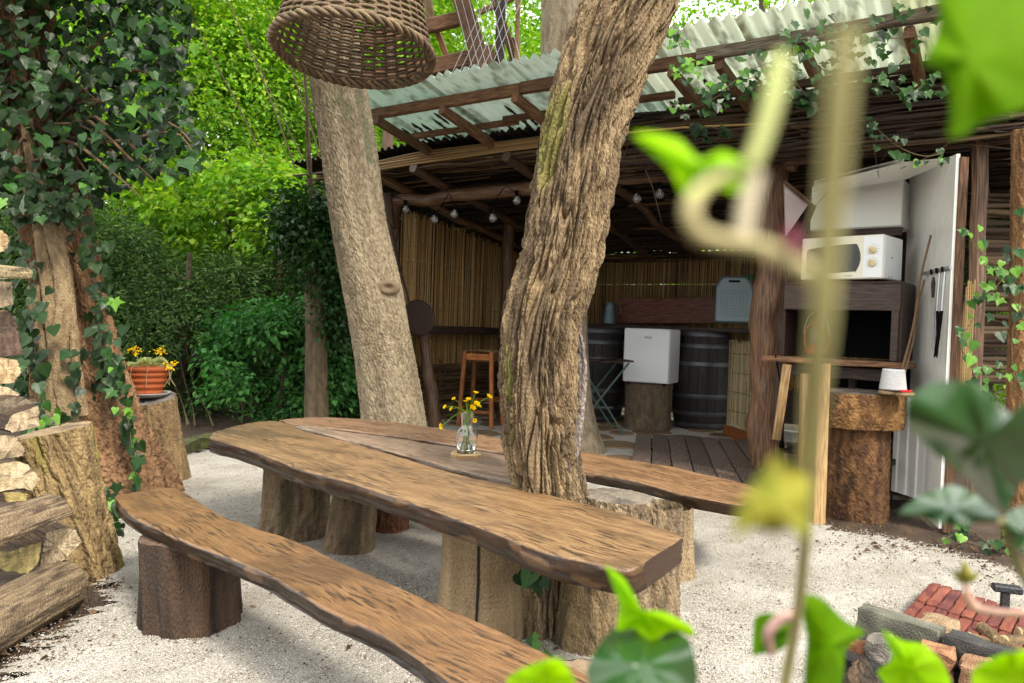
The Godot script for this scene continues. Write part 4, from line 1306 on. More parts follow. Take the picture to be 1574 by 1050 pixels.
func sticks(count: int, s0: float, s1: float, q0: float, q1: float, h_of: Callable, thick: float, sd: int, cols: Array, l0 := 0.8, l1 := 2.2, rmin := 0.005, rmax := 0.014) -> Mesh:
	var g := Geo.new()
	var r := RandomNumberGenerator.new()
	r.seed = sd
	for k in count:
		var l := r.randf_range(l0, l1)
		var s := r.randf_range(s0, s1 - l * 0.6)
		var q := r.randf_range(q0, q1)
		var dq := r.randfn() * 0.07
		var h: float = (h_of.call(q) as float) - r.randf() * thick
		var path := []
		for j in 6:
			var t := j / 5.0
			path.push_back(S(s + l * t, h + r.randfn() * 0.008 + 0.015 * sin(t * 3.0 + k), clampf(q + dq * (t - 0.5) * 2.0 + r.randfn() * 0.008, q0 - 0.02, q1 + 0.03)))
		var rad := r.randf_range(rmin, rmax)
		var c: Color = (cols[0] as Color).lerp(cols[1], r.randf())
		if r.randf() < 0.06: c = cols[2]
		g.tube(path, [rad, rad, rad * 0.95, rad * 0.85, rad * 0.75, rad * 0.6], 6, c)
	return g.mesh()

func make_shed() -> void:
	var o := thing("open_shed", "open-fronted rustic shed with brushwood ceiling, reed walls and clear corrugated canopy", "shed", S(2.0, 0, -1.2))
	M.sheet = mat(Color.WHITE, 0.45)
	M.sheet.vertex_color_use_as_albedo = true
	M.sheet.backlight_enabled = true
	M.sheet.backlight = Color(0.66, 0.72, 0.68)
	var clear_m: StandardMaterial3D = M.sheet
	# posts
	pole(o, "post", gp(1180, 733) + Vector3(0, -0.03, -0.1), S(3.93, 2.42, 0.0), 0.145, 0.11, w("pole"), 0.03, 0.16, 18, 40)
	pole(o, "post", S(-0.08, 0, 0.0), S(-0.02, 2.45, 0.0), 0.085, 0.075, w("pole"), 0.03, 0.15, 14, 24)
	pole(o, "post", S(-0.1, 0, -2.85), S(-0.1, 2.2, -2.85), 0.06, 0.05, w("pole"))
	pole(o, "post", S(4.5, 0, -2.85), S(4.5, 2.2, -2.85), 0.06, 0.05, w("pole"))
	var hooked := S(-0.02, 2.1, 0.07)
	pole(o, "post_stub", hooked, S(-0.03, 2.46, 0.08), 0.075, 0.06, w("pole"), 0.02, 0.25)
	# front log and rafters
	pole(o, "beam", S(-0.05, 2.385, 0.0), S(4.1, 2.43, 0.02), 0.062, 0.068, w("pole"), 0.02, 0.06, 16, 40)
	pole(o, "beam", S(-0.3, 2.2, -2.8), S(6.3, 2.22, -2.8), 0.05, 0.05, w("pole"))
	pole(o, "beam", S(4.05, 2.46, 0.02), S(6.6, 2.56, 0.1), 0.07, 0.075, w("pole"), 0.03, 0.1)
	for s in [0.2, 0.72, 1.78, 2.4, 3.62, 4.5, 5.3]:
		pole(o, "ceiling_rafter", S(s, 2.585, 0.56), S(s, 2.02, -2.8), 0.047, 0.04, w("pole"), 0.02, 0.1)
	# ceiling of brushwood under dark sheets
	var lh := lower_h
	var under := func(q: float) -> float: return lower_h(q) - 0.08
	for k in 5:
		var s0 := -1.05 + k * 1.5
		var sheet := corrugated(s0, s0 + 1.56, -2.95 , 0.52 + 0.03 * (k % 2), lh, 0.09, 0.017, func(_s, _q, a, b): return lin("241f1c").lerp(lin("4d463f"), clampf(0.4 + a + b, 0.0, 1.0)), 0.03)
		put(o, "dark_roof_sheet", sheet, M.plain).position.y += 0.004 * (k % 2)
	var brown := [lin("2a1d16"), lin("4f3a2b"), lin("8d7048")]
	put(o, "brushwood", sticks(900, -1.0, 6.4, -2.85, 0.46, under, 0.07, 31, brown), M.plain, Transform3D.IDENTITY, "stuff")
	put(o, "brushwood_eave", sticks(520, 2.3, 6.8, 0.34, 0.6, func(q): return lower_h(q) - 0.02, 0.4, 32, [lin("2b1f18"), lin("59432f"), lin("8a7051")], 0.9, 2.4, 0.007, 0.017), M.plain, Transform3D.IDENTITY, "stuff")
	put(o, "brushwood_eave", sticks(70, -1.0, 2.7, 0.34, 0.5, func(q): return lower_h(q) - 0.12, 0.08, 33, [lin("3a2a1d"), lin("6b5238"), lin("a98d60")], 0.9, 2.2, 0.006, 0.014), M.plain, Transform3D.IDENTITY, "stuff")
	var tangle := Geo.new()
	var tr := RandomNumberGenerator.new()
	tr.seed = 35
	for k in 150:
		var a := S(tr.randf_range(2.9, 6.5), tr.randf_range(2.34, 2.82), tr.randf_range(0.42, 0.64))
		var d := (SH.basis.x * tr.randf_range(-1.0, 1.0) + Vector3.UP * tr.randfn() * 0.35 + SH.basis.z * tr.randfn() * 0.15).normalized() * tr.randf_range(0.15, 0.6)
		var sag := Vector3(0, tr.randf_range(-0.08, 0.05), 0)
		tangle.tube(smooth_path([a, a + d * 0.35 + sag, a + d * 0.7 + sag * 0.6, a + d], 9), [0.0055, 0.005, 0.0045, 0.004, 0.0035, 0.003, 0.0025, 0.002, 0.0015], 5, lin("2d2119").lerp(lin("6e5539"), tr.randf()))
	put(o, "eave_twigs", tangle.mesh(), M.plain, Transform3D.IDENTITY, "stuff")
	for k in 6:
		var cg := Geo.new()
		var h := 2.62 + 0.016 * k
		cg.tube(smooth_path([S(-0.25 + 0.2 * (k % 3), h - 0.03, 0.53 + 0.012 * (k % 2)), S(0.8, h + 0.008 * (k % 3), 0.55), S(1.7, h + 0.02, 0.54), S(2.45 + 0.2 * (k % 2), h + 0.03, 0.53)], 16), [0.0115, 0.0125, 0.011], 8, lin("ab8a57").lerp(lin("7d5f3a"), (k % 3) / 2.5))
		put(o, "cane", cg.mesh(), M.plain)
	var lone := Geo.new()
	lone.tube([dp(955, 205, 5.6), dp(1050, 196, 5.3), dp(1180, 190, 5.0)], [0.008], 7, lin("b5935c"))
	put(o, "cane", lone.mesh(), M.plain)
	# canopy of clear sheets on squared timber
	var uh := upper_h
	for k in 6:
		var s0 := 0.72 + k * 0.83
		var tint := lin("c3d2c8") if k == 0 else lin("d3dad3") if k < 3 else lin("f0ede0") if k < 5 else lin("e6dfc2")
		var sheet := corrugated(s0, s0 + 0.87, 0.3 - 0.05 * (k % 2), 1.46, uh, 0.0867, 0.018, func(_s, _q, a, b): return tint.lerp(lin("6f705c"), clampf(a * 1.8 + b * 1.2 - 0.05, 0.0, 0.7)), 0.02)
		put(o, "clear_roof_sheet", sheet, clear_m).position.y += 0.005 * (k % 2)
	var bt := 2.905
	beam(o, "purlin", S(0.66, bt, 1.2), S(2.35, bt + 0.005, 1.2), 0.085, 0.06, w("timber"), 0.008, 0.004)
	beam(o, "purlin", S(2.36, bt + 0.005, 1.2), S(3.9, bt, 1.2), 0.085, 0.06, w("timber"), 0.008, 0.004)
	beam(o, "purlin", S(3.75, bt, 1.255), S(6.0, bt + 0.01, 1.255), 0.075, 0.06, w("grey"), 0.008, 0.006)
	beam(o, "purlin", S(0.66, upper_h(0.7) - 0.05, 0.7), S(2.0, upper_h(0.7) - 0.05, 0.7), 0.05, 0.045, w("timber"))
	beam(o, "purlin", S(1.9, upper_h(0.76) - 0.05, 0.76), S(3.4, upper_h(0.76) - 0.05, 0.76), 0.05, 0.045, w("timber"))
	beam(o, "purlin", S(3.4, upper_h(0.7) - 0.06, 0.66), S(6.0, upper_h(0.7) - 0.06, 0.66), 0.05, 0.05, w("dark"))
	for q in [[582, 178], [682, 152], [795, 126], [1035, 88], [1108, 72], [1238, 48], [1400, 20]]:
		var s := sq(q[0], q[1], 1.22).x
		beam(o, "rafter", S(s, bt - 0.065, 1.25), S(s + 0.02, upper_h(0.25) - 0.13, 0.25), 0.075, 0.055, w("timber"), 0.008, 0.004)
	beam(o, "corner_strut", S(0.68, 2.45, 1.12), S(0.67, 3.0, 1.13), 0.05, 0.045, w("dark"), 0.006, 0.004)
	# leaves, moss and dirt lying in the troughs of the sheets
	var deb := Geo.new()
	var r := RandomNumberGenerator.new()
	r.seed = 44
	for k in 46:
		var s := 0.72 + 0.0867 * (r.randi() % 20 + 0.75) if k < 30 else 0.72 + 0.0867 * (20 + r.randi() % 36 + 0.75)
		var q := r.randf_range(0.35, 0.75)
		var l := r.randf_range(0.05, 0.32)
		var path := []
		for j in 7: path.push_back(S(s + r.randfn() * 0.005, upper_h(q + l * j / 6.0) - 0.012, q + l * j / 6.0))
		deb.tube(path, [0.004, 0.01, 0.013, 0.009, 0.014, 0.01, 0.004], 6, lin("2b2119").lerp(lin("4a3a28"), r.randf()))
	put(o, "leaf_debris", deb.mesh(), M.plain, Transform3D.IDENTITY, "stuff")
	# reed walls
	var lw := put(o, "reed_wall", reeds(Vector3(0, 0, -0.12), Vector3(0, 0, -2.9), 0.55, 2.33, 2.08, 51), M.straw)
	var bw := put(o, "reed_wall", reeds(Vector3(0, 0, -2.86), Vector3(4.5, 0, -2.86), 0.5, 2.1, 2.1, 52), M.straw)
	for q in [[lw, 0.012, -0.12, 0], [bw, -2.85, 0.0, 1]]:
		for h in [0.7, 1.0, 1.28, 1.55, 1.78, 1.98]:
			var bg := Geo.new()
			var path := []
			for j in 24:
				var t := j / 23.0
				var hh: float = h + 0.012 * sin(t * 9.0 + h * 7.0)
				path.push_back(S(0.012, hh, -0.12 - 2.7 * t) if q[3] == 0 else S(4.4 * t, hh, -2.845))
			bg.tube(path, [0.0032], 5, lin("a58a60"))
			put(q[0], "binding", bg.mesh(), M.straw)
	put(o, "wattle", sticks_wall(61), M.plain, Transform3D.IDENTITY, "stuff")
	# timber lining behind, so that little sky comes through
	for k in 5: beam(o, "wall_board", S(-0.12, 0.35 + 0.42 * k, -0.2), S(-0.12, 0.35 + 0.42 * k, -2.9), 0.43 if k != 3 else 0.405, 0.02, w("dark"), 0.003, 0.004)
	for k in 5: beam(o, "wall_board", S(-0.1, 0.3 + 0.4 * k, -2.98), S(5.4, 0.3 + 0.4 * k, -2.98), 0.405 if k != 4 else 0.393, 0.02, w("dark"), 0.003, 0.004)

func sticks_wall(sd: int) -> Mesh:
	var g := Geo.new()
	var r := RandomNumberGenerator.new()
	r.seed = sd
	for k in 60:
		var h := 0.04 + 0.6 * k / 60.0 + r.randfn() * 0.01
		var q0 := -0.05 - r.randf() * 0.4
		var path := []
		for j in 9:
			var q := q0 - 0.3 * j
			path.push_back(S(0.05 + 0.02 * sin(q * 6.0 + PI * (k % 2)), h + r.randfn() * 0.012, maxf(q, -2.9)))
		g.tube(path, [r.randf_range(0.006, 0.011)], 6, lin("4f3c28").lerp(lin("8e7350"), r.randf()))
	for k in 5: g.tube([S(0.05, 0.0, -0.2 - 0.6 * k), S(0.05, 0.7, -0.2 - 0.6 * k)], [0.016], 7, lin("6f5738"))
	return g.mesh()

# ---------------------------------------------------------------- things in the shed
func yawed(at: Vector3, yaw: float) -> Transform3D:
	return Transform3D(Basis(Vector3.UP, yaw), at)

func boxm(size: Vector3, bev := 0.004) -> Mesh:
	var g := Geo.new()
	g.box(size, Transform3D.IDENTITY, bev)
	return g.mesh()

func at_(x: float, y: float, z: float) -> Transform3D:
	return Transform3D(Basis.IDENTITY, Vector3(x, y, z))

func barrel(o: Node3D) -> void:
	var hgt := 1.11
	var n := 22
	var rad := func(h: float) -> float: return 0.285 + 0.085 * sin(PI * clampf(h / hgt, 0.0, 1.0))
	var g := Geo.new()
	var p := PackedVector3Array()
	var half := PI / n * 0.985
	for r in 13:
		var h := hgt * r / 12.0
		var R: float = rad.call(h)
		for q in [[R - 0.012, -half], [R - 0.002, -half], [R, -half * 0.85], [R + 0.001, 0.0], [R, half * 0.85], [R - 0.002, half], [R - 0.012, half]]:
			p.push_back(Vector3(cos(q[1]) * q[0], h, -sin(q[1]) * q[0]))
	g.grid(p, 13, 7, Color.WHITE)
	var m := g.mesh()
	for k in n: part(o, "stave", m, w("barrel"), Transform3D(Basis(Vector3.UP, TAU * k / n + 0.002 * (k % 3)), Vector3.ZERO))
	for h in [0.03, 0.16, 0.36, 0.72, 0.92, 1.05]:
		var hg := Geo.new()
		var R0: float = rad.call(h)
		var R1: float = rad.call(h + 0.045)
		hg.lathe([Vector2(R0 - 0.004, h), Vector2(R0 + 0.003, h), Vector2(R1 + 0.003, h + 0.045), Vector2(R1 - 0.004, h + 0.045)], 44, Color.WHITE)
		part(o, "hoop", hg.mesh(), M.hoop)
	var hd := Geo.new()
	hd.lathe([Vector2(0.28, hgt - 0.03), Vector2(0.001, hgt - 0.03)], 30, Color.WHITE)
	part(o, "head", hd.mesh(), w("barrel"))

func make_bar() -> void:
	# bar counter along the left reed wall
	var s1 := 0.37
	var c := thing("bar_counter", "dark wooden bar top on log legs along the left reed wall", "bar counter", S(0.2, 0, -1.0))
	beam(c, "top", S(0.2, 1.04, 0.04), S(0.2, 1.04, -2.1), 0.085, 0.34, w("dark"), 0.008, 0.003)
	beam(c, "bearer", S(0.2, 0.965, -0.25), S(0.36, 0.965, -0.22), 0.06, 0.05, w("pole"))
	pole(c, "leg", S(0.47, 0.0, -0.2), S(0.3, 1.0, -0.2), 0.068, 0.058, w("pole"), 0.03, 0.2, 14, 24)
	pole(c, "leg", S(0.34, 0.0, -1.9), S(0.3, 1.0, -1.9), 0.06, 0.055, w("pole"))
	# stool with a rush seat
	var b := gp(738, 661)
	var st := thing("bar_stool", "orange-brown wooden bar stool with a woven rush seat", "stool", Vector3(b.x, 0.03, b.z - 0.16), -0.35)
	var hh := 0.8
	for q in [[-1, 1], [1, 1], [-1, -1], [1, -1]]:
		part(st, "leg", plank(hh, 0.042, 0.042, 0.005, 0.0, 1), w("orange"), along(Vector3(q[0] * 0.19, 0, q[1] * 0.17), Vector3(q[0] * 0.15, hh, q[1] * 0.14)).translated_local(Vector3.ZERO))
	for q in [[0.16, 1], [0.26, -1]]: part(st, "stretcher", plank(0.34, 0.035, 0.022, 0.003, 0.0, 1), w("orange"), along(Vector3(-0.17, q[0], q[1] * 0.16), Vector3(0.17, q[0], q[1] * 0.16)))
	for q in [0.2, 0.3]: part(st, "stretcher", plank(0.3, 0.035, 0.022, 0.003, 0.0, 1), w("orange"), along(Vector3(-0.17 if q < 0.25 else 0.17, q, -0.15), Vector3(-0.17 if q < 0.25 else 0.17, q, 0.15)))
	for z in [-1, 1]: part(st, "rail", plank(0.28, 0.07, 0.022, 0.004, 0.0, 1), w("orange"), along(Vector3(-0.14, hh - 0.06, z * 0.14), Vector3(0.14, hh - 0.06, z * 0.14)))
	var sg := Geo.new()
	for k in 30: sg.tube([Vector3(-0.155, hh - 0.002, -0.13 + 0.26 * k / 29.0), Vector3(0, hh + 0.012 - 0.006 * sin(k * 0.11), -0.13 + 0.26 * k / 29.0), Vector3(0.155, hh - 0.002, -0.13 + 0.26 * k / 29.0)], [0.0052], 6, lin("8f7247").lerp(lin("b59a69"), rg.randf()))
	part(st, "seat", sg.mesh(), M.straw)
	# long-handled pan leaning on the wall
	var pc := dp(642, 489, 7.75)
	var pan := thing("iron_pan", "round dark iron pan with a very long handle, standing on the bar", "pan", pc)
	var pg := Geo.new()
	var PT := Transform3D(Basis(Vector3.UP, 0.75) * Basis(Vector3.BACK, 0.35) * Basis(Vector3.RIGHT, 1.35), pc)
	pg.lathe([Vector2(0.002, 0.0), Vector2(0.15, 0.0), Vector2(0.185, 0.03), Vector2(0.19, 0.03), Vector2(0.155, -0.006), Vector2(0.002, -0.006)], 40, Color.WHITE, PT)
	put(pan, "dish", pg.mesh(), M.rust)
	var hg := Geo.new()
	hg.tube([dp(631, 470, 7.75), dp(615, 415, 7.75), dp(600, 345, 7.75)], [0.012, 0.011, 0.013], 8, Color.WHITE)
	put(pan, "handle", hg.mesh(), M.rust)
	# string of bulbs
	var cable := [[600, 300], [623, 309], [640, 321], [660, 330], [675, 322], [690, 298], [699, 317], [720, 327], [737, 328], [752, 321], [768, 298], [778, 287], [793, 296], [815, 305], [850, 290], [900, 300], [945, 284], [975, 289], [995, 292], [1012, 284], [1040, 292]]
	var pts := []
	for q in cable: pts.push_back(SH * sq(q[0], q[1], 0.12))
	var sl := thing("string_lights", "black cable with clear round bulbs slung under the front log", "string lights", SH * sq(740, 320, 0.12))
	var cg := Geo.new()
	cg.tube(smooth_path(pts, 90), [0.0045], 6, Color.WHITE)
	put(sl, "cable", cg.mesh(), M.black)
	for q in [[623, 309, 0.1], [665, 324, 0.25], [701, 316, -0.2], [753, 322, 0.35], [794, 294, 0.05], [975, 290, 0.3], [1013, 282, 0.1], [880, 300, 0.0]]:
		var at := SH * sq(q[0], q[1], 0.12)
		var T := Transform3D(Basis(Vector3.BACK, q[2]), at)
		var so := Geo.new()
		so.lathe([Vector2(0.001, 0.012), Vector2(0.012, 0.01), Vector2(0.02, -0.004), Vector2(0.017, -0.045), Vector2(0.001, -0.046)], 14, Color.WHITE, T)
		put(sl, "socket", so.mesh(), M.black)
		var bu := Geo.new()
		bu.lathe([Vector2(0.014, -0.045), Vector2(0.02, -0.056), Vector2(0.034, -0.075), Vector2(0.037, -0.09), Vector2(0.033, -0.107), Vector2(0.02, -0.121), Vector2(0.001, -0.126)], 20, Color.WHITE, T)
		var bn := put(sl, "bulb", bu.mesh(), M.bulb)
		var fi := Geo.new()
		fi.tube([T * Vector3(0, -0.045, 0), T * Vector3(0.004, -0.07, 0), T * Vector3(0.012, -0.09, 0), T * Vector3(-0.012, -0.095, 0), T * Vector3(-0.004, -0.07, 0)], [0.0035], 6, Color.WHITE)
		put(bn, "filament", fi.mesh(), M.steel)

func make_back_bar() -> void:
	var yaw := -0.583
	var c := thing("shelf_board", "long dark shelf resting on the two barrels under the back reed wall", "shelf", S(2.6, 1.13, -2.45))
	beam(c, "board", S(1.05, 1.15, -2.45), S(3.75, 1.15, -2.45), 0.045, 0.55, w("dark"), 0.004, 0.002)
	beam(c, "bracket", S(3.52, 1.08, -2.2), S(3.66, 1.08, -2.2), 0.08, 0.06, w("pale"))
	beam(c, "bracket", S(3.75, 1.0, -2.5), S(3.75, 1.0, -1.6), 0.07, 0.05, w("dark"))
	var b1 := thing("barrel", "dark wooden barrel right of the white mini fridge", "barrel", dp(1079, 590, 8.6) * Vector3(1, 0, 1) + Vector3(0, 0.02, 0), 0.2, "old wine barrels under the shelf")
	barrel(b1)
	var b2: Node3D = b1.duplicate()
	b2.name = numbered(self, "barrel")
	add_child(b2)
	b2.position = dp(917, 580, 8.95) * Vector3(1, 0, 1) + Vector3(0, 0.02, 0)
	b2.rotation.y = 0.9
	tag(b2, "dark wooden barrel behind the folding table, left of the mini fridge", "barrel", "old wine barrels under the shelf")
	# fridge on its log
	var fl := thing("tree_stump", "rough-barked log standing under the white mini fridge", "stump", dp(996, 620, 8.35) * Vector3(1, 0, 1), 0.0, "sawn stumps used as seats")
	var lt := fl.position + Vector3(0, 0.53, 0)
	stump(fl, "trunk", fl.position, lt, [0.265, 0.258, 0.255, 0.255], {"k": 26.0, "stretch": 4.0, "depth": 0.018, "rugged": 0.3, "lobes": 0.03, "cols": [lin("665642"), lin("8b7a62"), lin("5a543f")], "seed": 481, "moss": 0.5}, [lin("7a6650"), lin("9a8468"), lin("4a3d30")], 110, 70)
	var fr := thing("mini_fridge", "small white mini fridge standing on a log between the barrels", "fridge", Vector3(dp(1000, 580, 8.3).x, 0.535, -8.28), yaw + 0.12)
	var fw := 0.5
	var fh := 0.59
	part(fr, "cabinet", boxm(Vector3(fw, fh, 0.42), 0.006), M.enamel, at_(0, fh * 0.5 + 0.01, -0.03))
	part(fr, "door", boxm(Vector3(fw, fh - 0.01, 0.045), 0.008), M.enamel, at_(0, fh * 0.5 + 0.012, 0.208))
	var tm := TextMesh.new()
	tm.text = "mini"
	tm.font_size = 24
	tm.pixel_size = 0.0016
	tm.depth = 0.002
	part(fr, "badge", tm, M.zinc, at_(0.02, fh * 0.86, 0.232))
	for x in [-0.2, 0.2]: part(fr, "foot", boxm(Vector3(0.03, 0.02, 0.03), 0.002), M.black, at_(x, 0.0, 0.18))
	# on the shelf
	var jp := dp(936, 497, 9.1)
	var jug := thing("zinc_jug", "dented grey zinc jug on the shelf left of the red-brown board", "jug", Vector3(jp.x, 1.175, jp.z))
	var jg := Geo.new()
	jg.lathe([Vector2(0.001, 0), Vector2(0.1, 0), Vector2(0.103, 0.012), Vector2(0.096, 0.03), Vector2(0.078, 0.16), Vector2(0.068, 0.215), Vector2(0.074, 0.245), Vector2(0.08, 0.262), Vector2(0.074, 0.258), Vector2(0.064, 0.21), Vector2(0.001, 0.05)], 32, Color.WHITE)
	part(jug, "body", jg.mesh(), M.zinc)
	var hd := Geo.new()
	hd.tube(smooth_path([Vector3(0.076, 0.24, 0), Vector3(0.125, 0.23, 0), Vector3(0.13, 0.15, 0), Vector3(0.085, 0.1, 0)], 12), [0.006], 7, Color.WHITE)
	part(jug, "handle", hd.mesh(), M.zinc)
	var bo := thing("wooden_board", "red-brown board with bold grain leaning on the reeds above the fridge", "board", S(2.4, 1.18, -2.7))
	beam(bo, "board", dp(950, 478, 9.25), dp(1100, 477, 8.75), 0.3, 0.025, M.red[0], 0.003, 0.001)
	var jc := thing("jerrycan", "translucent blue-grey plastic water jerrycan at the right end of the shelf", "jerrycan", dp(1127, 497, 8.35), yaw + 0.25)
	var cm := mat(hx("8ea3ab"), 0.35)
	cm.subsurf_scatter_enabled = true
	cm.subsurf_scatter_strength = 0.3
	M.can = cm
	var g := Geo.new()
	var prof := PackedVector2Array([Vector2(-0.2, 0.02), Vector2(-0.18, 0), Vector2(0.18, 0), Vector2(0.2, 0.02), Vector2(0.205, 0.36), Vector2(0.19, 0.42), Vector2(0.14, 0.5), Vector2(0.11, 0.52), Vector2(-0.12, 0.52), Vector2(-0.16, 0.48), Vector2(-0.2, 0.4)])
	var ring := []
	for q in prof: ring.push_back(q)
	var layers := [[-0.1, 0.9], [-0.085, 0.97], [-0.05, 1.0], [0.05, 1.0], [0.085, 0.97], [0.1, 0.9]]
	var pp := PackedVector3Array()
	for L in layers:
		for q in prof: pp.push_back(Vector3(q.x * L[1], 0.26 + (q.y - 0.26) * L[1], L[0]))
	g.grid(pp, 6, prof.size(), Color.WHITE, true)
	for z in [-0.1, 0.1]:
		var q2 := []
		for q in prof: q2.push_back(Vector3(q.x * 0.9, 0.26 + (q.y - 0.26) * 0.9, z))
		g.fan(Vector3(0, 0.26, z), q2, Vector3(0, 0, z))
	part(jc, "body", g.mesh(), cm)
	for k in 4:
		var e := 0.03 + 0.035 * k
		var fg := Geo.new()
		for q in [[-e, -e, e, -e], [e, -e, e, e], [e, e, -e, e], [-e, e, -e, -e]]:
			fg.tube([Vector3(q[0], 0.22 + q[1], 0.1), Vector3(q[2], 0.22 + q[3], 0.1)], [0.006], 6, Color.WHITE)
		part(jc, "moulded_rib", fg.mesh(), cm)
	part(jc, "grip_hole", boxm(Vector3(0.12, 0.024, 0.206), 0.004), M.black, at_(0, 0.462, 0.001))
	var cp := Geo.new()
	cp.lathe([Vector2(0.001, 0.05), Vector2(0.03, 0.05), Vector2(0.032, 0.0)], 16, Color.WHITE)
	part(jc, "cap", cp.mesh(), mat(hx("1d6b45"), 0.5), at_(0.16, 0.49, 0))
	# reed screen under the right end of the shelf
	var rs := thing("reed_screen", "pale reed panel on a timber sill beside the shed's main post", "screen", S(3.2, 0, -1.7))
	put(rs, "reeds", reeds(Vector3(3.02, 0, -2.02), Vector3(3.62, 0, -1.3), 0.12, 1.02, 1.02, 63, 0.008, [lin("a08a60"), lin("c9b78c"), lin("d8cba6"), lin("7a6440")]), M.straw)
	beam(rs, "sill", S(3.02, 0.07, -2.0), S(3.62, 0.07, -1.28), 0.13, 0.05, w("orange"))
	for h in [0.3, 0.5, 0.7, 0.9]:
		var bg := Geo.new()
		bg.tube([S(3.03, h, -2.0), S(3.32, h + 0.008, -1.64), S(3.62, h, -1.28)], [0.0025], 5, lin("4d4030"))
		put(rs, "wire", bg.mesh(), M.straw)
	# folding table
	var ft := gp(952, 673)
	var t := thing("folding_table", "small folding table with wooden slats and thin green metal crossed legs", "table", Vector3(ft.x - 0.22, 0.035, ft.z + 0.0))
	var th := 0.75
	var yy := Basis(Vector3.UP, 0.15)
	for k in 5:
		var a := Vector3(-0.3 + 0.124 * k, th, 0)
		part(t, "slat", boxm(Vector3(0.112, 0.018, 0.5), 0.003), w("dark"), Transform3D(yy, yy * Vector3(-0.2 + 0.12 * k, th + 0.006 * sin(k * 2.0), -0.2)))
	for z in [0.0, -0.4]:
		for s in [1.0, -1.0]:
			var lg := Geo.new()
			lg.tube([yy * Vector3(-0.27 * s + 0.03, th - 0.012, z), yy * Vector3(0.27 * s, 0.0, z)], [0.011], 8, Color.WHITE)
			part(t, "leg", lg.mesh(), M.green_paint)
	for q in [[0.0, 0.27], [0.0, -0.27]]:
		var lg := Geo.new()
		lg.tube([yy * Vector3(-0.26, 0.27, 0), yy * Vector3(0.14, 0.27, 0)] if q[1] > 0 else [yy * Vector3(0.22, th - 0.02, 0.0), yy * Vector3(0.22, th - 0.02, -0.4)], [0.008], 8, Color.WHITE)
		part(t, "bar", lg.mesh(), M.green_paint)

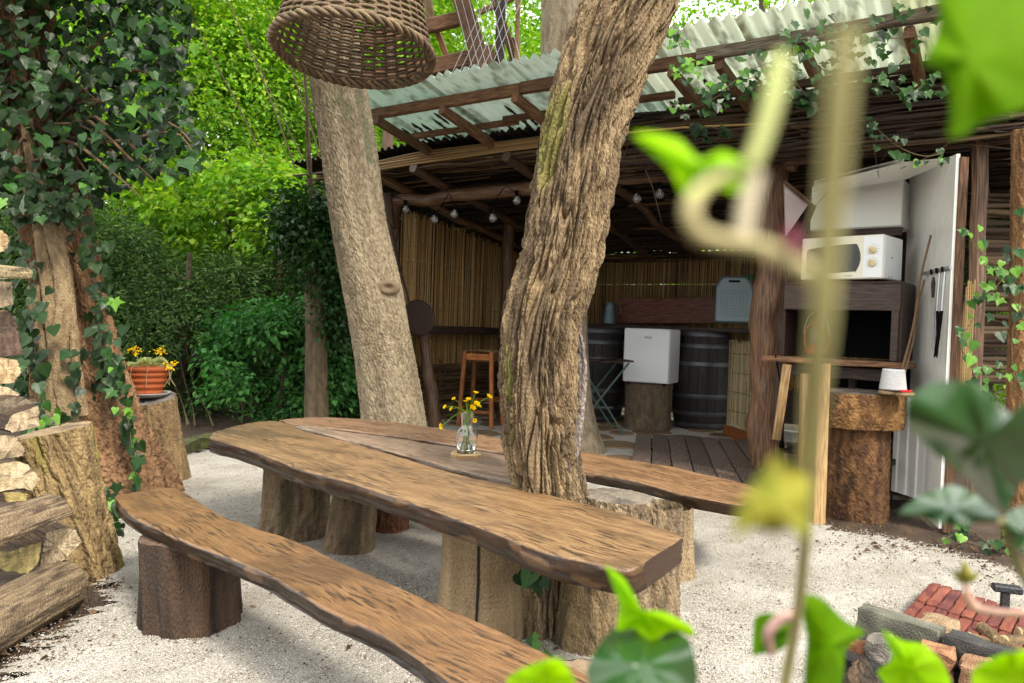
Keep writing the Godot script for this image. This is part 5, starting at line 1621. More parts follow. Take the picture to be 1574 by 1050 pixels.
func make_kitchen() -> void:
	var yaw := -0.66
	# tall white wall panel with its batten
	var wp := thing("kitchen_side_wall", "tall white panel forming the kitchen's right side wall", "panel", gp(1437, 815))
	var a := dp(1463, 450, 4.35) * Vector3(1, 0, 1)
	var bk := dp(1387, 560, 5.5)
	bk.y = 0
	var ln := a.distance_to(bk)
	var T := along(a, bk)
	var pn := Geo.new()
	var face := [Vector3(0, 0.02, 0.01), Vector3(ln, 0.02, 0.01), Vector3(ln, 2.32, 0.01), Vector3(0, 2.2, 0.01)]
	var rear := []
	for q in face: rear.push_back(q - Vector3(0, 0, 0.02))
	pn.poly(face, Vector3.BACK)
	pn.poly(rear, Vector3.FORWARD)
	for k in 4: pn.poly([face[k], face[(k + 1) % 4], rear[(k + 1) % 4], rear[k]], (face[k] + face[(k + 1) % 4]) * 0.5 - Vector3(ln * 0.5, 1.1, 0))
	put(wp, "panel", pn.mesh(), M.white, T)
	put(wp, "edge_batten", plank(2.18, 0.035, 0.05, 0.003, 0.002, 5), w("timber"), along(a + Vector3(0.03, 0.0, 0.0), a + Vector3(0.03, 2.2, 0.0)))
	var lower := Geo.new()
	var lp := PackedVector3Array()
	for r in 2:
		for k in 41:
			var f := k / 40.0
			var q := dp(1372, 700, 5.0).lerp(dp(1425, 700, 4.7), f)
			lp.push_back(Vector3(q.x, 0.1 + 0.65 * r, q.z + 0.02 * sin(f * 22.0)))
	lower.grid(lp, 2, 41, Color.WHITE, false)
	put(thing("plastic_sheet", "bent white plastic sheet standing behind the log pedestal table", "sheet", dp(1400, 760, 4.85) * Vector3(1, 0, 1)), "sheet", lower.mesh(), M.white)
	# wall cupboard and sloped ceiling board
	var cr0 := dp(1386, 348, 5.25)
	var cu := thing("wall_cupboard", "glossy white wall cupboard hanging above the microwave", "cupboard", cr0, yaw)
	var cw := 0.62
	part(cu, "carcass", boxm(Vector3(cw, 0.33, 0.3), 0.003), M.white, at_(-cw * 0.5, 0.165, -0.16))
	part(cu, "door", boxm(Vector3(cw - 0.006, 0.322, 0.018), 0.003), M.white, at_(-cw * 0.5, 0.167, 0.0))
	part(cu, "rail", boxm(Vector3(cw, 0.055, 0.02), 0.003), w("dark"), at_(-cw * 0.5, -0.03, -0.03))
	for y in [0.22, 0.25]: part(cu, "hinge", boxm(Vector3(0.012, 0.02, 0.012), 0.002), M.zinc, at_(-cw - 0.002, y, 0.004))
	var g := Geo.new()
	g.poly([dp(1250, 296, 5.5), dp(1390, 277, 5.2), dp(1390, 249, 4.7), dp(1252, 284, 5.05)], Vector3.DOWN)
	g.poly([dp(1390, 277, 5.2), dp(1390, 249, 4.7), dp(1477, 240, 4.4)], Vector3.DOWN)
	g.poly([dp(1250, 290, 5.5), dp(1390, 271, 5.2), dp(1390, 243, 4.7), dp(1252, 278, 5.05)], Vector3.UP)
	put(thing("ceiling_board", "sloping white board over the cupboard under the brushwood", "board", dp(1330, 270, 5.1)), "board", g.mesh(), M.white)
	var gu := Geo.new()
	var tri := [dp(1206, 280, 5.3), dp(1244, 312, 5.35), dp(1208, 364, 5.3)]
	gu.poly(tri, Vector3.BACK)
	var tri2 := []
	for q in tri: tri2.push_back(q + Vector3(0, 0, -0.02))
	gu.poly(tri2, Vector3.FORWARD)
	for k in 3: gu.poly([tri[k], tri[(k + 1) % 3], tri2[(k + 1) % 3], tri2[k]], Vector3(0, k - 1.0, 0.3))
	var gt := thing("corner_board", "three-cornered pale board between the main post and the cupboard", "board", dp(1220, 320, 5.3))
	put(gt, "board", gu.mesh(), mat(hx("b3a3a3"), 0.6))
	beam(gt, "lath", dp(1206, 279, 5.28), dp(1246, 313, 5.33), 0.025, 0.02, w("timber"))
	beam(gt, "brace", dp(1214, 400, 5.35), dp(1250, 315, 5.4), 0.05, 0.03, w("dark"))
	# hood-like dark cabinet, open at the front
	var hr := dp(1381, 556, 4.86)
	var hd := thing("dark_cabinet", "dark brown open-fronted cabinet carrying the microwave", "cabinet", hr, yaw)
	var hw := 0.75
	var hh := 0.515
	part(hd, "top_board", boxm(Vector3(hw, 0.02, 0.5), 0.003), w("dark"), at_(-hw * 0.5, hh, -0.25))
	part(hd, "front_board", boxm(Vector3(hw, 0.175, 0.02), 0.003), w("cocoa"), at_(-hw * 0.5, hh - 0.098, 0.0))
	part(hd, "side_board", boxm(Vector3(0.022, hh, 0.5), 0.003), w("dark"), at_(0.0, hh * 0.5, -0.26))
	part(hd, "side_board", boxm(Vector3(0.022, hh, 0.5), 0.003), w("dark"), at_(-hw, hh * 0.5, -0.26))
	part(hd, "back_board", boxm(Vector3(hw, hh, 0.015), 0.003), M.black, at_(-hw * 0.5, hh * 0.5, -0.5))
	part(hd, "stile", boxm(Vector3(0.045, hh - 0.18, 0.02), 0.003), w("cocoa"), at_(-0.03, (hh - 0.18) * 0.5, 0.002))
	# oil lantern inside
	var lt := thing("red_lantern", "small red oil lantern standing in the left of the dark cabinet", "lantern", hr + Basis(Vector3.UP, yaw) * Vector3(-0.56, 0.012, -0.16), yaw)
	var lg := Geo.new()
	lg.lathe([Vector2(0.001, 0), Vector2(0.07, 0), Vector2(0.075, 0.015), Vector2(0.07, 0.05), Vector2(0.035, 0.07), Vector2(0.03, 0.085)], 26, Color.WHITE)
	lg.lathe([Vector2(0.03, 0.2), Vector2(0.04, 0.205), Vector2(0.035, 0.23), Vector2(0.02, 0.25), Vector2(0.001, 0.26)], 20, Color.WHITE)
	var redm := mat(hx("a3281a"), 0.25)
	part(lt, "tank", lg.mesh(), redm)
	var lc := Geo.new()
	lc.lathe([Vector2(0.03, 0.085), Vector2(0.05, 0.115), Vector2(0.048, 0.16), Vector2(0.032, 0.2)], 22, Color.WHITE)
	part(lt, "chimney", lc.mesh(), M.bulb)
	for s in [-1.0, 1.0]:
		var lf := Geo.new()
		lf.tube(smooth_path([Vector3(s * 0.065, 0.04, 0), Vector3(s * 0.085, 0.1, 0), Vector3(s * 0.075, 0.19, 0), Vector3(s * 0.03, 0.225, 0)], 10), [0.006], 7, Color.WHITE)
		part(lt, "side_tube", lf.mesh(), redm)
	var lh := Geo.new()
	var hp := []
	for k in 13: hp.push_back(Vector3(cos(PI * k / 12.0) * 0.085, 0.15 + sin(PI * k / 12.0) * 0.16, 0.02))
	lh.tube(hp, [0.0025], 6, Color.WHITE)
	part(lt, "handle", lh.mesh(), M.steel)
	# microwave
	var mr := dp(1357, 431, 4.9)
	var mw := thing("microwave", "cream microwave oven with two dials on top of the dark cabinet", "microwave", mr, yaw - 0.14)
	var ww := 0.55
	var wh := 0.29
	part(mw, "case", boxm(Vector3(ww, wh, 0.33), 0.008), M.enamel, at_(-ww * 0.5, wh * 0.5 + 0.012, -0.175))
	part(mw, "front", boxm(Vector3(ww, wh, 0.022), 0.007), M.cream, at_(-ww * 0.5, wh * 0.5 + 0.012, 0.0))
	part(mw, "control_panel", boxm(Vector3(0.125, wh - 0.012, 0.008), 0.003), M.enamel, at_(-0.066, wh * 0.5 + 0.012, 0.01))
	var wg := Geo.new()
	var outl := []
	for k in 9: outl.push_back(Vector3(-0.155 + 0.012 - 0.028 * pow(absf(k / 4.0 - 1.0), 2.0) - 0.0, 0.06 + 0.185 * k / 8.0, 0.0125))
	for k in 9: outl.push_back(Vector3(lerpf(-0.18, -0.5, k / 8.0), 0.247 - 0.008 * pow(k / 8.0, 2.0) * 3.0, 0.0125))
	for k in 5: outl.push_back(Vector3(-0.51 - 0.004 * sin(k * 0.7), lerpf(0.21, 0.075, k / 4.0), 0.0125))
	for k in 9: outl.push_back(Vector3(lerpf(-0.5, -0.18, k / 8.0), 0.062 - 0.006 * sin(PI * k / 8.0), 0.0125))
	wg.fan(Vector3(-0.31, 0.155, 0.0125), outl, Vector3.BACK)
	var dg := mat(hx("101315"), 0.08)
	part(mw, "window", wg.mesh(), dg)
	for y in [0.2, 0.115]:
		var kg := Geo.new()
		kg.lathe([Vector2(0.026, 0), Vector2(0.026, 0.008), Vector2(0.022, 0.016), Vector2(0.001, 0.016)], 24, Color.WHITE, Transform3D(Basis(Vector3.RIGHT, PI / 2), Vector3(-0.066, y, 0.014)))
		kg.box(Vector3(0.008, 0.042, 0.014), Transform3D(Basis(Vector3.BACK, 0.8 if y > 0.15 else 0.1), Vector3(-0.066, y, 0.034)), 0.002)
		part(mw, "dial", kg.mesh(), mat(hx("d9c9a0"), 0.4))
		var tk := Geo.new()
		for k in 11:
			var an := -2.2 + 0.44 * k
			tk.box(Vector3(0.003, 0.006, 0.0015), Transform3D(Basis(Vector3.BACK, -an), Vector3(-0.066 + sin(an) * 0.037, y + cos(an) * 0.037, 0.0146)))
		part(mw, "dial_mark", tk.mesh(), mat(hx("6c7780"), 0.6))
	var ml := TextMesh.new()
	ml.text = "microwave"
	ml.font_size = 16
	ml.pixel_size = 0.0007
	ml.depth = 0.001
	part(mw, "lettering", ml, M.zinc, at_(-0.22, 0.035, 0.0118))
	for x in [-0.46, -0.05]: part(mw, "foot", boxm(Vector3(0.025, 0.016, 0.025), 0.002), M.black, at_(x, 0.005, -0.03))
	part(mw, "side_clip", boxm(Vector3(0.003, 0.012, 0.008), 0.0), M.black, at_(0.001, 0.16, -0.14))
	for z in [-0.1, -0.15]: part(mw, "side_vent", boxm(Vector3(0.003, 0.006, 0.006), 0.0), M.black, at_(0.001, 0.03, z))
	# worktop and frame under the cabinet
	var wt := thing("worktop", "weathered plank worktop on a rough timber frame under the dark cabinet", "worktop", hr - Vector3(0, hr.y, 0), yaw)
	var top := hr.y - 0.022
	part(wt, "plank", plank(0.92, 0.035, 0.3, 0.004, 0.003, 6), w("timber"), at_(-0.84, top, 0.0))
	part(wt, "plank", plank(0.84, 0.035, 0.3, 0.004, 0.003, 6), w("dark"), at_(-0.82, top - 0.004, -0.31))
	part(wt, "rail", plank(0.72, 0.08, 0.04, 0.004, 0.003, 6), w("dark"), at_(-0.76, top - 0.07, 0.05))
	for q in [[-0.74, 0.04, 0.065], [-0.06, 0.04, 0.06], [-0.3, -0.1, 0.05], [-0.7, -0.42, 0.06], [-0.06, -0.42, 0.06]]:
		part(wt, "post", plank(top - 0.03, q[2], q[2], 0.006, 0.004, 5), w("dark"), along(Vector3(q[0], 0, q[1]), Vector3(q[0], 1, q[1])))
	part(wt, "back_panel", boxm(Vector3(0.74, top - 0.05, 0.015), 0.002), M.black, at_(-0.37, top * 0.5, -0.44))
	part(wt, "lower_shelf", plank(0.7, 0.03, 0.4, 0.004, 0.002, 4), w("dark"), at_(-0.71, 0.3, -0.2))
	beam(wt, "side_panel", dp(1210, 560, 5.05), dp(1193, 676, 5.05), 0.012, 0.06, w("pale"), 0.002, 0.001, Vector3.BACK)
	beam(wt, "side_panel", dp(1190, 676, 5.1), dp(1184, 735, 5.1), 0.012, 0.07, w("timber"), 0.002, 0.001, Vector3.BACK)
	var tp := thing("timber_posts", "two pale squared timbers standing together left of the log pedestal table", "post", gp(1252, 800))
	beam(tp, "timber", gp(1256, 806), dp(1264, 560, 4.6), 0.07, 0.08, w("pale"), 0.006, 0.003)
	beam(tp, "timber", gp(1236, 800), dp(1238, 575, 4.65), 0.05, 0.06, w("pale"), 0.006, 0.003)
	beam(tp, "foot_block", gp(1205, 768) + Vector3(0, 0.05, 0), gp(1262, 806) + Vector3(0, 0.05, 0), 0.09, 0.05, w("pale"))
	# hanging lead with its plug
	var cd := thing("hanging_cable", "black cable hanging beside the main post with a plug at its end", "cable", dp(1200, 620, 5.25))
	var cg := Geo.new()
	var cpts := []
	for q in [[1192, 545], [1200, 590], [1206, 630], [1203, 660], [1201, 678]]: cpts.push_back(dp(q[0], q[1], 5.2))
	cg.tube(smooth_path(cpts, 20), [0.006], 7, Color.WHITE)
	put(cd, "lead", cg.mesh(), M.black)
	var pl := Geo.new()
	pl.lathe([Vector2(0.001, -0.03), Vector2(0.022, -0.028), Vector2(0.024, 0.0), Vector2(0.014, 0.03), Vector2(0.006, 0.045)], 14, Color.WHITE, Transform3D(Basis.IDENTITY, dp(1201, 683, 5.2)))
	put(cd, "plug", pl.mesh(), M.black)
	# pedestal table of two logs
	var pc := gp(1330, 800) + Vector3(0, 0, -0.17)
	var lp2 := thing("log_pedestal_table", "round pedestal table made of a thick log disc on a stump", "table", pc)
	var warm := {"k": 20.0, "stretch": 3.0, "depth": 0.014, "rugged": 0.4, "lobes": 0.05, "cols": [lin("4f3420"), lin("8a6138"), lin("2e2118")], "seed": 701, "moss": 0.35}
	put(lp2, "stem", trunk_geo([pc + Vector3(0, -0.03, 0), pc + Vector3(0.0, 0.2, 0), pc + Vector3(0.01, 0.42, 0), pc + Vector3(0.01, 0.57, 0)], [0.205, 0.2, 0.185, 0.18], 110, 120, warm).mesh(), M.bark)
	warm = warm.duplicate()
	warm.merge({"seed": 702, "k": 22.0, "cols": [lin("6a4728"), lin("a67b48"), lin("3d2d1c")]}, true)
	var tc := pc + Vector3(0.0, 0, -0.02)
	stump(lp2, "disc", tc + Vector3(0, 0.56, 0), tc + Vector3(0, 0.775, 0), [0.265, 0.275, 0.272, 0.265], warm, [lin("4a423c"), lin("6d645c"), lin("2d2723")], 170, 60)
	# white pot on slices, with a red lighter
	var qp := dp(1373, 612, 4.5)
	qp.y = 0.782
	var sl := thing("wood_slice", "pair of small wood slices under the white pot on the pedestal table", "coaster", qp)
	for x in [-0.03, 0.04]:
		var gg := Geo.new()
		gg.lathe([Vector2(0.001, 0.024), Vector2(0.055, 0.024), Vector2(0.058, 0.012), Vector2(0.055, 0.0), Vector2(0.001, 0.0)], 22, lin("a38a63"))
		part(sl, "slice", gg.mesh(), M.plain, at_(x, 0.0 if x < 0 else -0.004, 0.0 if x < 0 else 0.05))
	var pt := thing("white_pot", "small white-washed ribbed pot on the pedestal table", "pot", qp + Vector3(-0.005, 0.025, 0))
	var pg := Geo.new()
	var prof := []
	for k in 15: prof.push_back(Vector2(0.076 - 0.015 * k / 14.0 + 0.0012 * (k % 2), 0.004 + 0.125 * k / 14.0))
	prof.push_back(Vector2(0.055, 0.126))
	prof.push_back(Vector2(0.05, 0.02))
	prof.push_back(Vector2(0.001, 0.02))
	prof.push_front(Vector2(0.001, 0.0))
	pg.lathe(prof, 34, lin("dcdcdc"))
	part(pt, "body", pg.mesh(), M.plain)
	put(thing("lighter", "small red lighter lying in front of the white pot", "lighter", qp + Vector3(0.03, 0.026, 0.09)), "body", boxm(Vector3(0.075, 0.014, 0.018), 0.004), mat(hx("c01a2c"), 0.3), yawed(qp + Vector3(0.03, 0.03, 0.085), 0.1))
	# sticks, rail and grill tools
	for q in [[1384, 578, 1431, 362, "longer"], [1389, 576, 1421, 430, "shorter"]]:
		var sg := Geo.new()
		var p0 := dp(q[0], q[1], 4.62)
		var p1 := dp(q[2], q[3], 4.75)
		sg.tube(smooth_path([p0, p0.lerp(p1, 0.35) + Vector3(0.012, 0, 0), p0.lerp(p1, 0.7) + Vector3(-0.006, 0, 0), p1], 14), [0.011, 0.01, 0.009, 0.007], 8, lin("8a6c4e").lerp(lin("54402e"), 0.3))
		put(thing("leaning_stick", "%s of the two thin sticks leaning on the white panel" % q[4], "stick", p0), "stick", sg.mesh(), M.plain)
	var ra := dp(1419, 421, 4.9)
	var rb := dp(1461, 411, 4.33)
	var rl := thing("tool_rail", "steel hanging rail screwed to the white panel", "rail", ra)
	beam(rl, "bar", ra, rb, 0.02, 0.012, M.steel, 0.003, 0.0)
	for f in [0.35, 0.55, 0.75]:
		var hk := Geo.new()
		var c := ra.lerp(rb, f) + Vector3(-0.012, 0, 0.01)
		hk.tube([c + Vector3(0, 0.012, 0), c + Vector3(0, -0.012, 0.004), c + Vector3(0, -0.02, 0.014)], [0.008, 0.008, 0.004], 7, Color.WHITE)
		put(rl, "hook", hk.mesh(), M.black)
	var n := 0
	for q in [[1435, 426, 1434, 458, 1430, 540, "barbecue fork with a dark wooden handle, left on the rail"], [1444, 420, 1440, 478, 1436, 550, "black-handled tongs, middle of the rail"], [1452, 418, 1447, 478, 1438, 548, "slotted black spatula, right on the rail"]]:
		var u := thing("grill_tool", q[6], "utensil", dp(q[0], q[1], 4.55), 0.0, "grill tools on the rail")
		var hg := Geo.new()
		var dn: float = [4.6, 4.46, 4.35][n]
		var h0 := dp(q[0], q[1], dn)
		var h1 := dp(q[2], q[3], dn)
		var h2 := dp(q[4], q[5], dn)
		hg.tube([h0, h0.lerp(h1, 0.3), h1], [0.006, 0.013 if n == 0 else 0.008, 0.008], 8, Color.WHITE)
		put(u, "handle", hg.mesh(), M.dark[1] if n == 0 else M.steel)
		var bg := Geo.new()
		if n < 2:
			bg.tube([h1, h1.lerp(h2, 0.5) + Vector3(0.01, 0, 0), h2], [0.005, 0.005, 0.003], 6, Color.WHITE)
			bg.tube([h1 + Vector3(0.006, 0, 0), h1.lerp(h2, 0.5) + Vector3(0.025, 0, 0), h2 + Vector3(0.015, 0, 0)], [0.005, 0.005, 0.003], 6, Color.WHITE)
		put(u, "head", bg.mesh() if n < 2 else plank(h1.distance_to(h2), 0.035, 0.006, 0.002, 0.001, 3), M.black if n > 0 else M.steel, Transform3D.IDENTITY if n < 2 else along(h1, h2))
		n += 1
	# right-hand posts and the wall of stacked sticks
	var rp := thing("side_wall", "rough side wall of posts with short sticks stacked between them at the far right", "wall", dp(1530, 700, 4.6) * Vector3(1, 0, 1))
	var p0 := dp(1497, 560, 4.75)
	beam(rp, "post", Vector3(p0.x + 0.02, 0, p0.z), Vector3(p0.x - 0.03, 2.4, p0.z), 0.08, 0.075, w("pole"), 0.01, 0.006)
	var rb0 := dp(1570, 640, 4.1) * Vector3(1, 0, 1)
	put(rp, "post", trunk_geo([rb0, rb0.lerp(dp(1574, 200, 4.1), 0.5) + Vector3(0.01, 0, 0), dp(1574, 200, 4.1)], [0.066, 0.06, 0.058], 160, 60, {"k": 30.0, "stretch": 6.0, "depth": 0.012, "rugged": 0.3, "cols": [lin("6b4a2c"), lin("a87c4e"), lin("54402c")], "seed": 745, "moss": 0.35}).mesh(), M.bark)
	pole(rp, "post", dp(1600, 640, 5.4) * Vector3(1, 0, 1), dp(1590, 180, 5.4), 0.06, 0.055, w("pole"), 0.03, 0.2)
	var rr := RandomNumberGenerator.new()
	rr.seed = 71
	for k in 44:
		var v := 300.0 + k * 6.6
		var x0 := dp(1505 + rr.randf() * 6.0, v + rr.randfn() * 1.5, 4.95 + rr.randf() * 0.2)
		var x1 := x0 + Vector3(0.36 + rr.randf() * 0.25, rr.randfn() * 0.02, 0.05 + rr.randfn() * 0.05)
		var sg := Geo.new()
		var rad := rr.randf_range(0.014, 0.024)
		sg.tube([x0, x0.lerp(x1, 0.5) + Vector3(0, rr.randfn() * 0.008, 0), x1], [rad, rad, rad * 0.8], 8, lin("4c3b2c").lerp(lin("8a7356"), rr.randf()))
		put(rp, "stick", sg.mesh(), M.plain)
	for k in 9:
		var u := 1468.0 + 3.2 * k
		var cg2 := Geo.new()
		cg2.tube([dp(u - 6, 650 + rr.randf() * 30.0, 4.6), dp(u, 520, 4.62), dp(u + 5, 425 + rr.randf() * 40.0, 4.64)], [0.008, 0.007, 0.005], 6, lin("7d6240").lerp(lin("b39865"), rr.randf()))
		put(rp, "cane", cg2.mesh(), M.plain)
	# a ragged bush in the gaps of the wall
	var wd := [sprig(14, 0.12, 0.05, 0.035)]
	bush_tree("leafy_shrub", "sunlit bush showing through the gaps of the stick wall", "bush", "", Vector3(5.0, 0, -6.4), 1.8, [[Vector3(4.7, 1.7, -6.4), Vector3(0.8, 1.2, 0.4)]], 380, wd, M.maple, [Color(0.12, 0.22, 0.03), Color(0.06, 0.14, 0.03)], 731, -0.05, 0.03)

# sprays of small leaves on a thin stem
func creeper(label: String, stem: Array, d: float, count: int, spread: float, size: float, sd: int, tones: Array, meshes: Array) -> void:
	var o := thing("ivy_sprig", label, "ivy", dp(stem[0][0], stem[0][1], d))
	var r := RandomNumberGenerator.new()
	r.seed = sd
	var pts := []
	for q in stem: pts.push_back(dp(q[0], q[1], d + (q[2] if q.size() > 2 else 0.0)))
	var path := smooth_path(pts, 24)
	var g := Geo.new()
	g.tube(path, [0.0035, 0.003, 0.0025], 5, lin("6b5a3a"))
	put(o, "stem", g.mesh(), M.plain)
	for k in count:
		var at: Vector3 = path[r.randi() % 24] + Vector3(r.randfn(), r.randfn(), r.randfn()) * spread
		put(o, "leaf", meshes[r.randi() % meshes.size()], tones[r.randi() % tones.size()], leaf_frame(at, Vector3(r.randf_range(-0.6, 0.6), r.randf_range(0.0, 0.9), 1.0), Vector3(r.randf_range(-0.8, 0.8), -1.0, 0.2), size * r.randf_range(0.6, 1.2)))

func make_creepers() -> void:
	var tones: Array = M.ivy_tones
	var lm: Array = M.ivy_meshes
	var lo: Array = tones.slice(0, 5)
	var fresh := [tones[5], tones[6], tones[2]]
	creeper("ivy trailing over the roof edge just right of the leaning tree", [[1030, 160], [1060, 168], [1100, 150], [1130, 130], [1160, 118]], 4.75, 44, 0.05, 0.055, 801, lo + fresh, lm)
	creeper("ivy spray over the clear sheets above the round rafter end", [[1110, 140], [1150, 110], [1200, 90], [1240, 75]], 4.5, 40, 0.06, 0.055, 802, lo + fresh, lm)
	creeper("ivy hanging in the middle of the right-hand eave", [[1190, 130], [1215, 120], [1245, 150], [1270, 125]], 4.35, 46, 0.05, 0.055, 803, lo, lm)
	creeper("grey-green ivy hanging under the roof near the big lime leaf", [[1340, 118], [1370, 130], [1400, 140], [1430, 128]], 4.1, 34, 0.035, 0.055, 804, lo, lm)
	creeper("dense ivy on the clear sheets at the upper right", [[1230, 60], [1290, 50], [1350, 60], [1420, 55]], 4.15, 70, 0.09, 0.055, 805, lo + [tones[7]], lm)
	creeper("yellowing leaves dangling beside the leaning tree under the sky gap", [[1030, 40], [1045, 70], [1052, 95], [1060, 110]], 4.3, 30, 0.05, 0.05, 806, fresh + [tones[6]], lm)
	creeper("small ivy leaves along the brushwood above the white cupboard", [[1060, 200], [1090, 195], [1120, 205]], 5.0, 16, 0.03, 0.06, 807, lo, lm)
	creeper("few ivy leaves dangling over the white panel's top", [[1340, 190], [1380, 225], [1420, 240], [1450, 235]], 4.25, 22, 0.03, 0.045, 808, lo + fresh, lm)
	creeper("upper green creeper crossing the stick wall", [[1485, 352], [1500, 380], [1530, 410], [1525, 440], [1495, 470]], 4.1, 20, 0.03, 0.055, 809, fresh, lm)
	creeper("lower green creeper climbing beside the tool rail", [[1500, 600], [1492, 560], [1475, 530], [1490, 500], [1510, 470], [1540, 430]], 4.0, 26, 0.03, 0.055, 810, fresh, lm)
	creeper("creeper round the outermost right post", [[1560, 600], [1555, 520], [1570, 450], [1560, 390], [1572, 330]], 3.9, 30, 0.035, 0.055, 811, fresh + lo, lm)
	creeper("small ivy on the earth under the pale leaf, by the stick wall", [[1450, 830], [1490, 815], [1530, 840], [1560, 815]], 4.0, 26, 0.03, 0.05, 812, fresh + lo, lm)
	creeper("two ivy leaves growing under the table beside the leaning tree's foot", [[800, 905], [815, 880], [822, 868]], 2.5, 7, 0.02, 0.06, 813, lo, lm)
	creeper("fallen-looking sprig on the ground under the table", [[822, 985], [840, 1000], [850, 1010]], 2.45, 6, 0.015, 0.035, 814, fresh, lm)
	creeper("ivy runner down the flared foot of the old tree", [[170, 600], [195, 640], [203, 690], [210, 740]], 4.0, 16, 0.016, 0.04, 815, fresh + lo, lm)

# ---------------------------------------------------------------- flowers
func make_flowers() -> void:
	var pot_at := dp(222, 609, 4.9)
	pot_at.y = dp(230, 612, 4.9).y + 0.012
	var sa := thing("saucer", "grey saucer under the terracotta pot", "saucer", pot_at)
	var sg := Geo.new()
	sg.lathe([Vector2(0.001, 0), Vector2(0.13, 0), Vector2(0.155, 0.018), Vector2(0.16, 0.028), Vector2(0.152, 0.026), Vector2(0.125, 0.01), Vector2(0.001, 0.01)], 36, lin("b5b3ab"))
	part(sa, "dish", sg.mesh(), M.plain)
	var o := thing("flower_pot", "ribbed terracotta pot of pale succulents with yellow flowers on the straight brown stump", "flower pot", pot_at + Vector3(0.0, 0.012, 0))
	var g := Geo.new()
	var prof := [Vector2(0.001, 0), Vector2(0.105, 0)]
	for k in 17: prof.push_back(Vector2(0.106 + 0.042 * k / 16.0 + 0.006 * sin(k * 1.5), 0.005 + 0.15 * k / 16.0))
	prof.append_array([Vector2(0.156, 0.162), Vector2(0.157, 0.182), Vector2(0.146, 0.183), Vector2(0.142, 0.16), Vector2(0.001, 0.155)])
	g.lathe(prof, 44, lin("b55a2c"))
	part(o, "pot", g.mesh(), M.terracotta)
	var r := RandomNumberGenerator.new()
	r.seed = 21
	for q in [[0.02, 0.2, 0.03, 0.06], [0.07, 0.19, 0.02, 0.05], [-0.06, 0.18, 0.05, 0.04], [0.0, 0.18, -0.05, 0.05], [0.09, 0.21, -0.02, 0.04], [-0.1, 0.185, 0.0, 0.035], [0.11, 0.225, 0.03, 0.035]]:
		var rg2 := Geo.new()
		var c := Vector3(q[0], q[1], q[2])
		for k in 26:
			var an := k * 2.4
			var el := 0.15 + 1.2 * k / 26.0
			var d := Vector3(cos(an) * cos(el), sin(el), sin(an) * cos(el))
			leaf(rg2, c, d, Vector3.UP + d * 0.3, q[3] * (1.35 - 0.5 * k / 26.0), q[3] * 0.5, lin("d3dca6").lerp(lin("e0bfb0"), r.randf() * 0.6).lerp(lin("8fae5a"), r.randf() * 0.5), 0.4)
		part(o, "rosette", rg2.mesh(), M.succulent)
	for q in [[-0.05, 0.285, 0.05, -0.03, 0.2], [0.12, 0.29, 0.03, 0.1, 0.22], [0.185, 0.2, 0.04, 0.1, 0.19], [-0.17, 0.19, 0.05, -0.1, 0.18]]:
		var st := Geo.new()
		var tip := Vector3(q[0], q[1], q[2])
		st.tube(smooth_path([Vector3(q[3], q[4] - 0.02, 0.02), Vector3((q[0] + q[3]) * 0.5, (q[1] + q[4]) * 0.5 + 0.02, 0.035), tip], 8), [0.003], 5, lin("a9ad5e"))
		var stem := part(o, "flower_stem", st.mesh(), M.plain)
		var fg := Geo.new()
		for k in 34:
			var d := Vector3(r.randfn(), r.randfn() * 0.6, r.randfn()) * 0.016
			leaf(fg, tip + d, (d + Vector3(0, 0.005, 0)).normalized(), Vector3(0.1, 1, 0.2), 0.02, 0.013, Color(0.98, 0.76, 0.01).lerp(Color(0.95, 0.6, 0.01), r.randf() * 0.5))
		part(o, "flower", fg.mesh(), M.petal)
	for k in 12:
		var tg := Geo.new()
		var an := r.randf_range(-0.4, 3.5)
		var e := Vector3(cos(an), 0, sin(an)) * 0.165
		tg.tube(smooth_path([e * 0.7 + Vector3(0, 0.18, 0), e + Vector3(0, 0.19, 0), e * 1.02 + Vector3(r.randfn() * 0.02, 0.12, 0), e * 0.98 + Vector3(r.randfn() * 0.03, 0.06, 0)], 10), [0.0022], 5, lin("b5a577"))
		part(o, "trailing_stem", tg.mesh(), M.plain)
	# slice of wood, vase, water and buttercups on the table
	var vp := gp(716, 706, 0.53)
	var ws := thing("wood_slice", "round slice of a branch under the glass vase on the table", "coaster", vp)
	var ring := []
	var low := []
	for k in 40:
		var a := -TAU * k / 40.0
		var rr := 0.068 * (1.0 + 0.02 * sin(a * 3.0 + 1.0) + 0.012 * sin(a * 7.0))
		ring.push_back(vp + Vector3(cos(a) * rr, 0.026, sin(a) * rr))
		low.push_back(vp + Vector3(cos(a) * rr * 0.99, 0.001, sin(a) * rr * 0.99))
	var wb := Geo.new()
	for k in 40: wb.poly([ring[k], ring[(k + 1) % 40], low[(k + 1) % 40], low[k]], (ring[k] as Vector3) - vp, lin("8a6a44").lerp(lin("b08d5f"), r.randf()))
	put(ws, "bark", wb.mesh(), M.plain)
	put(ws, "sawn_top", sawn_geo(ring, Vector3.UP, [lin("b4935f"), lin("d8bd8b"), lin("9a7a4d")], 33, 0.0).mesh(), M.sawn)
	var va := thing("glass_vase", "clear glass carafe vase of buttercups on the wood slice", "vase", vp + Vector3(0, 0.028, 0))
	var vg := Geo.new()
	var outp := [Vector2(0.001, 0.0), Vector2(0.037, 0.0), Vector2(0.041, 0.003), Vector2(0.0425, 0.02), Vector2(0.0475, 0.06), Vector2(0.049, 0.078), Vector2(0.046, 0.09), Vector2(0.036, 0.103), Vector2(0.0275, 0.113), Vector2(0.025, 0.124), Vector2(0.026, 0.15), Vector2(0.0295, 0.172), Vector2(0.0305, 0.176), Vector2(0.0285, 0.177)]
